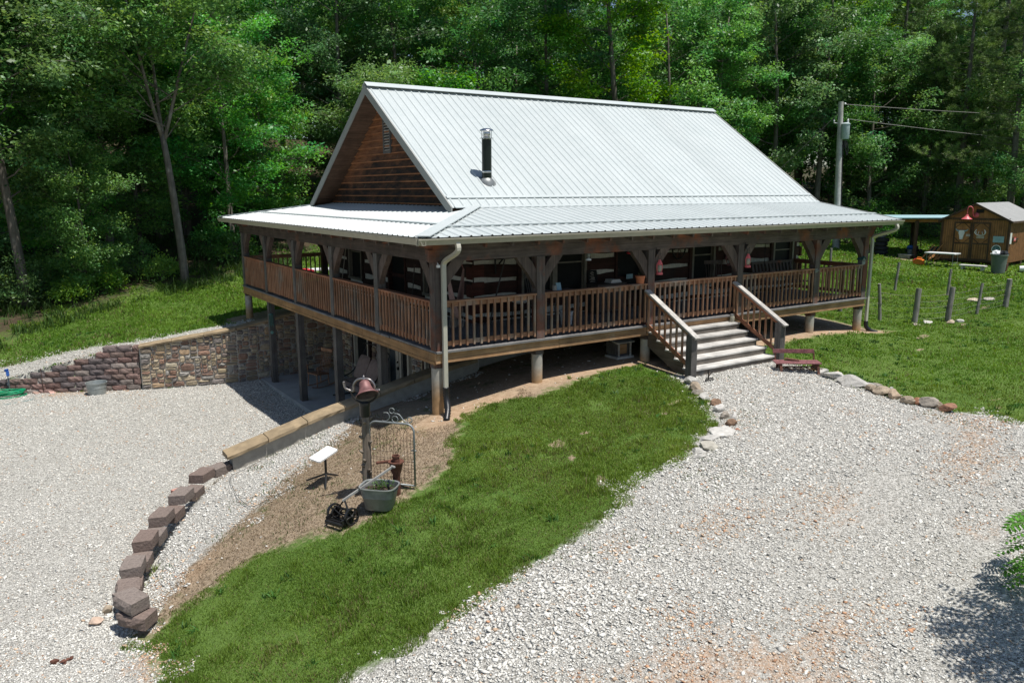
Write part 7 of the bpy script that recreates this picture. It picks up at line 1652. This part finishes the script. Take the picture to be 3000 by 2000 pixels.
MID = [('edge', 60, 40, .8), ('young', 180, 38.5, 1.0), ('edge', 480, 42, .85), ('young', 420, 39.5, .9), ('edge', 720, 48, .9), ('young', 640, 44, 1.1), ('young', 1040, 50, 1.1), ('edge', 1500, 53, .9), ('edge', 1150, 52, .95), ('edge', 1750, 55, .95), ('young', 2200, 58, 1.2), ('edge', 2420, 63, 1.0), ('young', 2560, 64, 1.2), ('edge', 2700, 65, 1.0), ('young', 2830, 61, 1.1), ('dark_oak', -40, 43, 1.0), ('hickory', 150, 45, .95), ('oak_b', 420, 47, 1.0), ('elm', 640, 50, 1.0), ('hickory', 560, 55, .95), ('dark_oak', 850, 58, .95), ('oak', 1070, 55, 1.05), ('hickory', 1290, 56, .95), ('dark_oak', 1480, 57, 1.0), ('oak', 1690, 58, 1.0), ('cedar_b', 1890, 57, 1.15), ('oak_b', 2040, 60, 1.0), ('dark_oak', 2190, 63, 1.0), ('oak', 2330, 66, 1.1), ('hickory', 2480, 68, 1.0), ('pine_b', 2590, 67, .9), ('oak_b', 2760, 68, 1.0), ('pine_b', 2870, 63, .95), ('dark_oak', 2990, 66, 1.0)]
BACK = [('oak', 30, 54, 1.1), ('dark_oak', 250, 56, 1.1), ('oak_b', 470, 62, 1.1), ('hickory', 720, 66, 1.1), ('oak_b', 930, 68, 1.1), ('dark_oak', 1160, 66, 1.15), ('oak', 1390, 67, 1.2), ('oak_b', 1590, 69, 1.1), ('hickory', 1780, 69, 1.1), ('dark_oak', 1970, 71, 1.15), ('oak', 2150, 74, 1.2), ('oak_b', 2320, 76, 1.2), ('dark_oak', 2500, 78, 1.2), ('pine_b', 2680, 76, 1.1), ('oak', 2830, 76, 1.2), ('oak_b', 2980, 74, 1.15)]
for row, LST in (('front', FRONT), ('middle', MID), ('rear', BACK)):
    for kind, px, D, s in LST:
        x, y = polar(px, D); nm = 'pine_tree' if 'pine' in kind else 'cedar_tree' if 'cedar' in kind else 'broadleaf_tree'
        place_tree(kind, x, y, s, rng.uniform(0, 6.28), auto_label(kind, x, y, row), None, nm)
def shrub(i, x, y, s, label):
    t, c = SPROTO[i]; r = thing('shrub', label, 'shrub', (x, y, ground_at(x, y)), 'shrubs along the wood edge'); r.scale = (s, s, s); r.rotation_euler[2] = rng.uniform(0, 6.28)
    for nm, me in (('stems', t), ('foliage', c)): o = link(bpy.data.objects.new(nm, me)); o.parent = r
SH = [(1, 40, 33.5, .8, 'leafy shrub at the far left behind the oak trunk'), (0, 130, 35.5, .9, 'small shrub between the oak trunk and the sapling'), (1, 215, 35, .75, 'shrub in deep shade left of the fork stemmed trunk'), (0, 300, 36, 1.0, 'pale shrub half way along the left wood edge'), (1, 385, 36.5, .8, 'upright shrub left of the fork stemmed trunk base'), (2, 300, 34.3, .9, 'low bright weeds at the edge of the left lawn'), (2, 470, 35.5, .9, 'low weeds beside the fork stemmed trunk'), (2, 200, 33.2, .8, 'low weeds in the mottled sun on the left lawn'),
      (1, 620, 38.5, .7, 'small cedar like shrub between the forked tree and the porch'), (0, 690, 37.5, .9, 'shrub behind the left porch corner post'), (1, 760, 42, 1.1, 'tall shrub seen over the left porch roof'), (1, 830, 44, 1.0, 'bright bush above the left eave'), (0, 950, 45, 1.1, 'shrub beside the sunlit clearing'), (1, 1000, 49, 1.0, 'dark shrub at the foot of the gable trees'),
      (0, 2475, 53, .95, 'bright bush at the foot of the utility pole'), (1, 2560, 58, 1.0, 'shrub in the shade right of the pole'), (0, 2650, 59, 1.1, 'shrub behind the left end of the lean-to'), (1, 2740, 60, 1.0, 'shrub behind the lean-to roof'), (2, 2800, 58, 1.2, 'low yellow green brush between lean-to and shed'), (0, 2880, 59, 1.1, 'brush behind the shed ridge'), (2, 2330, 55, 1.2, 'low bush in front of the dark wood left of the pole'), (1, 2250, 55, .9, 'leafy bush behind the right rake of the roof')]
for i, px, D, s, lab in SH: x, y = polar(px, D); shrub(i, x, y, s, lab)
# the far wood that reads as one mass
r_ = np.random.default_rng(77); C = []
for k in range(3600):
    px = r_.uniform(-250, 3250); D = r_.uniform(84, 104); x, y = polar(px, D); top = 21+5*math.sin(px*.006)+3*math.sin(px*.017+1)
    C.append((x, y, ground_at(x, y)+top*r_.random()**.8))
C = np.array(C); me = leaf_mesh('forest_backdrop', C, 34, 1.7, .8, .62, .6, (.08, .165, .042), 5)
tag(link(bpy.data.objects.new('distant_wood', me)), 'dense green wood closing off the hillside far behind the house', 'forest', kind='stuff')
# leaf litter bits and tall weeds at the wood edge
x, y = scatter(60000, -14, 6, 15, 30); z = ground_z(x, y); v, d = in_view(x, y, z); g, di, lf = regions(x, y); ok = v & (lf > -1.2) & (vnoise(x, y, .8, 91)*.6+vnoise(x, y, 3, 92)*.4 > .52)
x, y = x[ok], y[ok]; m = len(x); c = np.array([.052, .105, .022])*rng.uniform(.5, 1.4, (m, 1)); V, T, cc = blades(x, y, np.full(m, .26)*rng.lognormal(0, .4, m), np.full(m, .014), c, .6)
me = raw_mesh('weeds', V, T, 3, 'grass', cc); tag(link(bpy.data.objects.new('weeds', me)), 'tall weeds and grass along the shaded wood edge', 'weeds', kind='stuff')
# young walnut at the right edge of the drive, mostly outside the picture
tx, ty = 2.6, -11.0; wr = thing('walnut_sapling', 'young tree with feathery compound leaves reaching in at the right edge', 'tree', (tx, ty, gz(tx, ty))); mb = MB(); z0 = gz(tx, ty); ctr = np.array([1.62, -10.72, z0+2.75])+RIGHT*.42
mb.tube([(tx, ty, z0-.2), (tx-.1, ty, z0+1), (tx-.5, ty+.1, z0+2.2), (tx-.8, ty+.25, z0+3.4)], [.06, .05, .04, .015], 9)
V, Fq, Cc = [], [], []; r_ = np.random.default_rng(8); tips = []
for k in range(560):
    d = r_.normal(0, 1, 3); d = d/np.linalg.norm(d)*r_.random()**.4; p = ctr+d*np.array([1.15, 1.1, .8]); tips.append(p)
for k in range(26): p = along(r_.uniform(2995, 3090), r_.uniform(1480, 1690), r_.uniform(8.6, 9.4)); tips.append(p)
for p in [along(2985, 1512, 9.0), along(2990, 1560, 9.0), along(2978, 1600, 8.9), along(2992, 1640, 9.0), along(2985, 1660, 8.95), along(3000, 1690, 8.9)]: tips.append(p)
n0 = len(tips)
for i, p in enumerate(tips):
    out = p-np.array([2.1, -10.9, p[2]]); near = i >= 560
    ax_ = nrm(nrm(out)+r_.normal(0, .35, 3)+np.array([0, 0, -.25])) if not near else nrm(-RIGHT*1.0-UP*r_.uniform(.1, .55)+r_.normal(0, .22, 3)); L = r_.uniform(.34, .46) if not near else r_.uniform(.22, .34)
    sd_ = nrm(np.cross(ax_, (0, 0, 1))+r_.normal(0, .15, 3)); base_c = np.array([.075, .20, .024])*r_.uniform(.7, 1.35)
    q0 = p-ax_*L*.3
    for j in range(6):
        t = (j+.6)/6; q = q0+ax_*L*t+np.array([0, 0, -.06*t*t])
        for s in (-1, 1):
            e_ = nrm(sd_*s+ax_*.45+np.array([0, 0, -.25])); wv = nrm(np.cross(e_, np.cross(sd_, ax_)))*.021; ll = .105*(1-.35*abs(t-.5)*2); b = len(V)
            V += [q, q+e_*ll*.5+wv, q+e_*ll, q+e_*ll*.5-wv]; Fq.append((b, b+1, b+2, b+3)); Cc += [base_c*r_.uniform(.85, 1.15)]*4
    if i % 5 == 0 or near: mb.tube([q0, q0+ax_*L], [.006, .003], 4, cap=False)
mb.tube([(tx-.05, ty, z0+.7), along(3060, 1640, 9.2), along(2985, 1600, 8.95)], [.03, .015, .006], 6)
mb.build('trunk', M['bark'], wr, True)
me = raw_mesh('crown', np.array(V)-np.array([tx, ty, z0]), np.array(Fq), 4, 'leaf', np.array(Cc)); o = link(bpy.data.objects.new('crown', me)); o.parent = wr
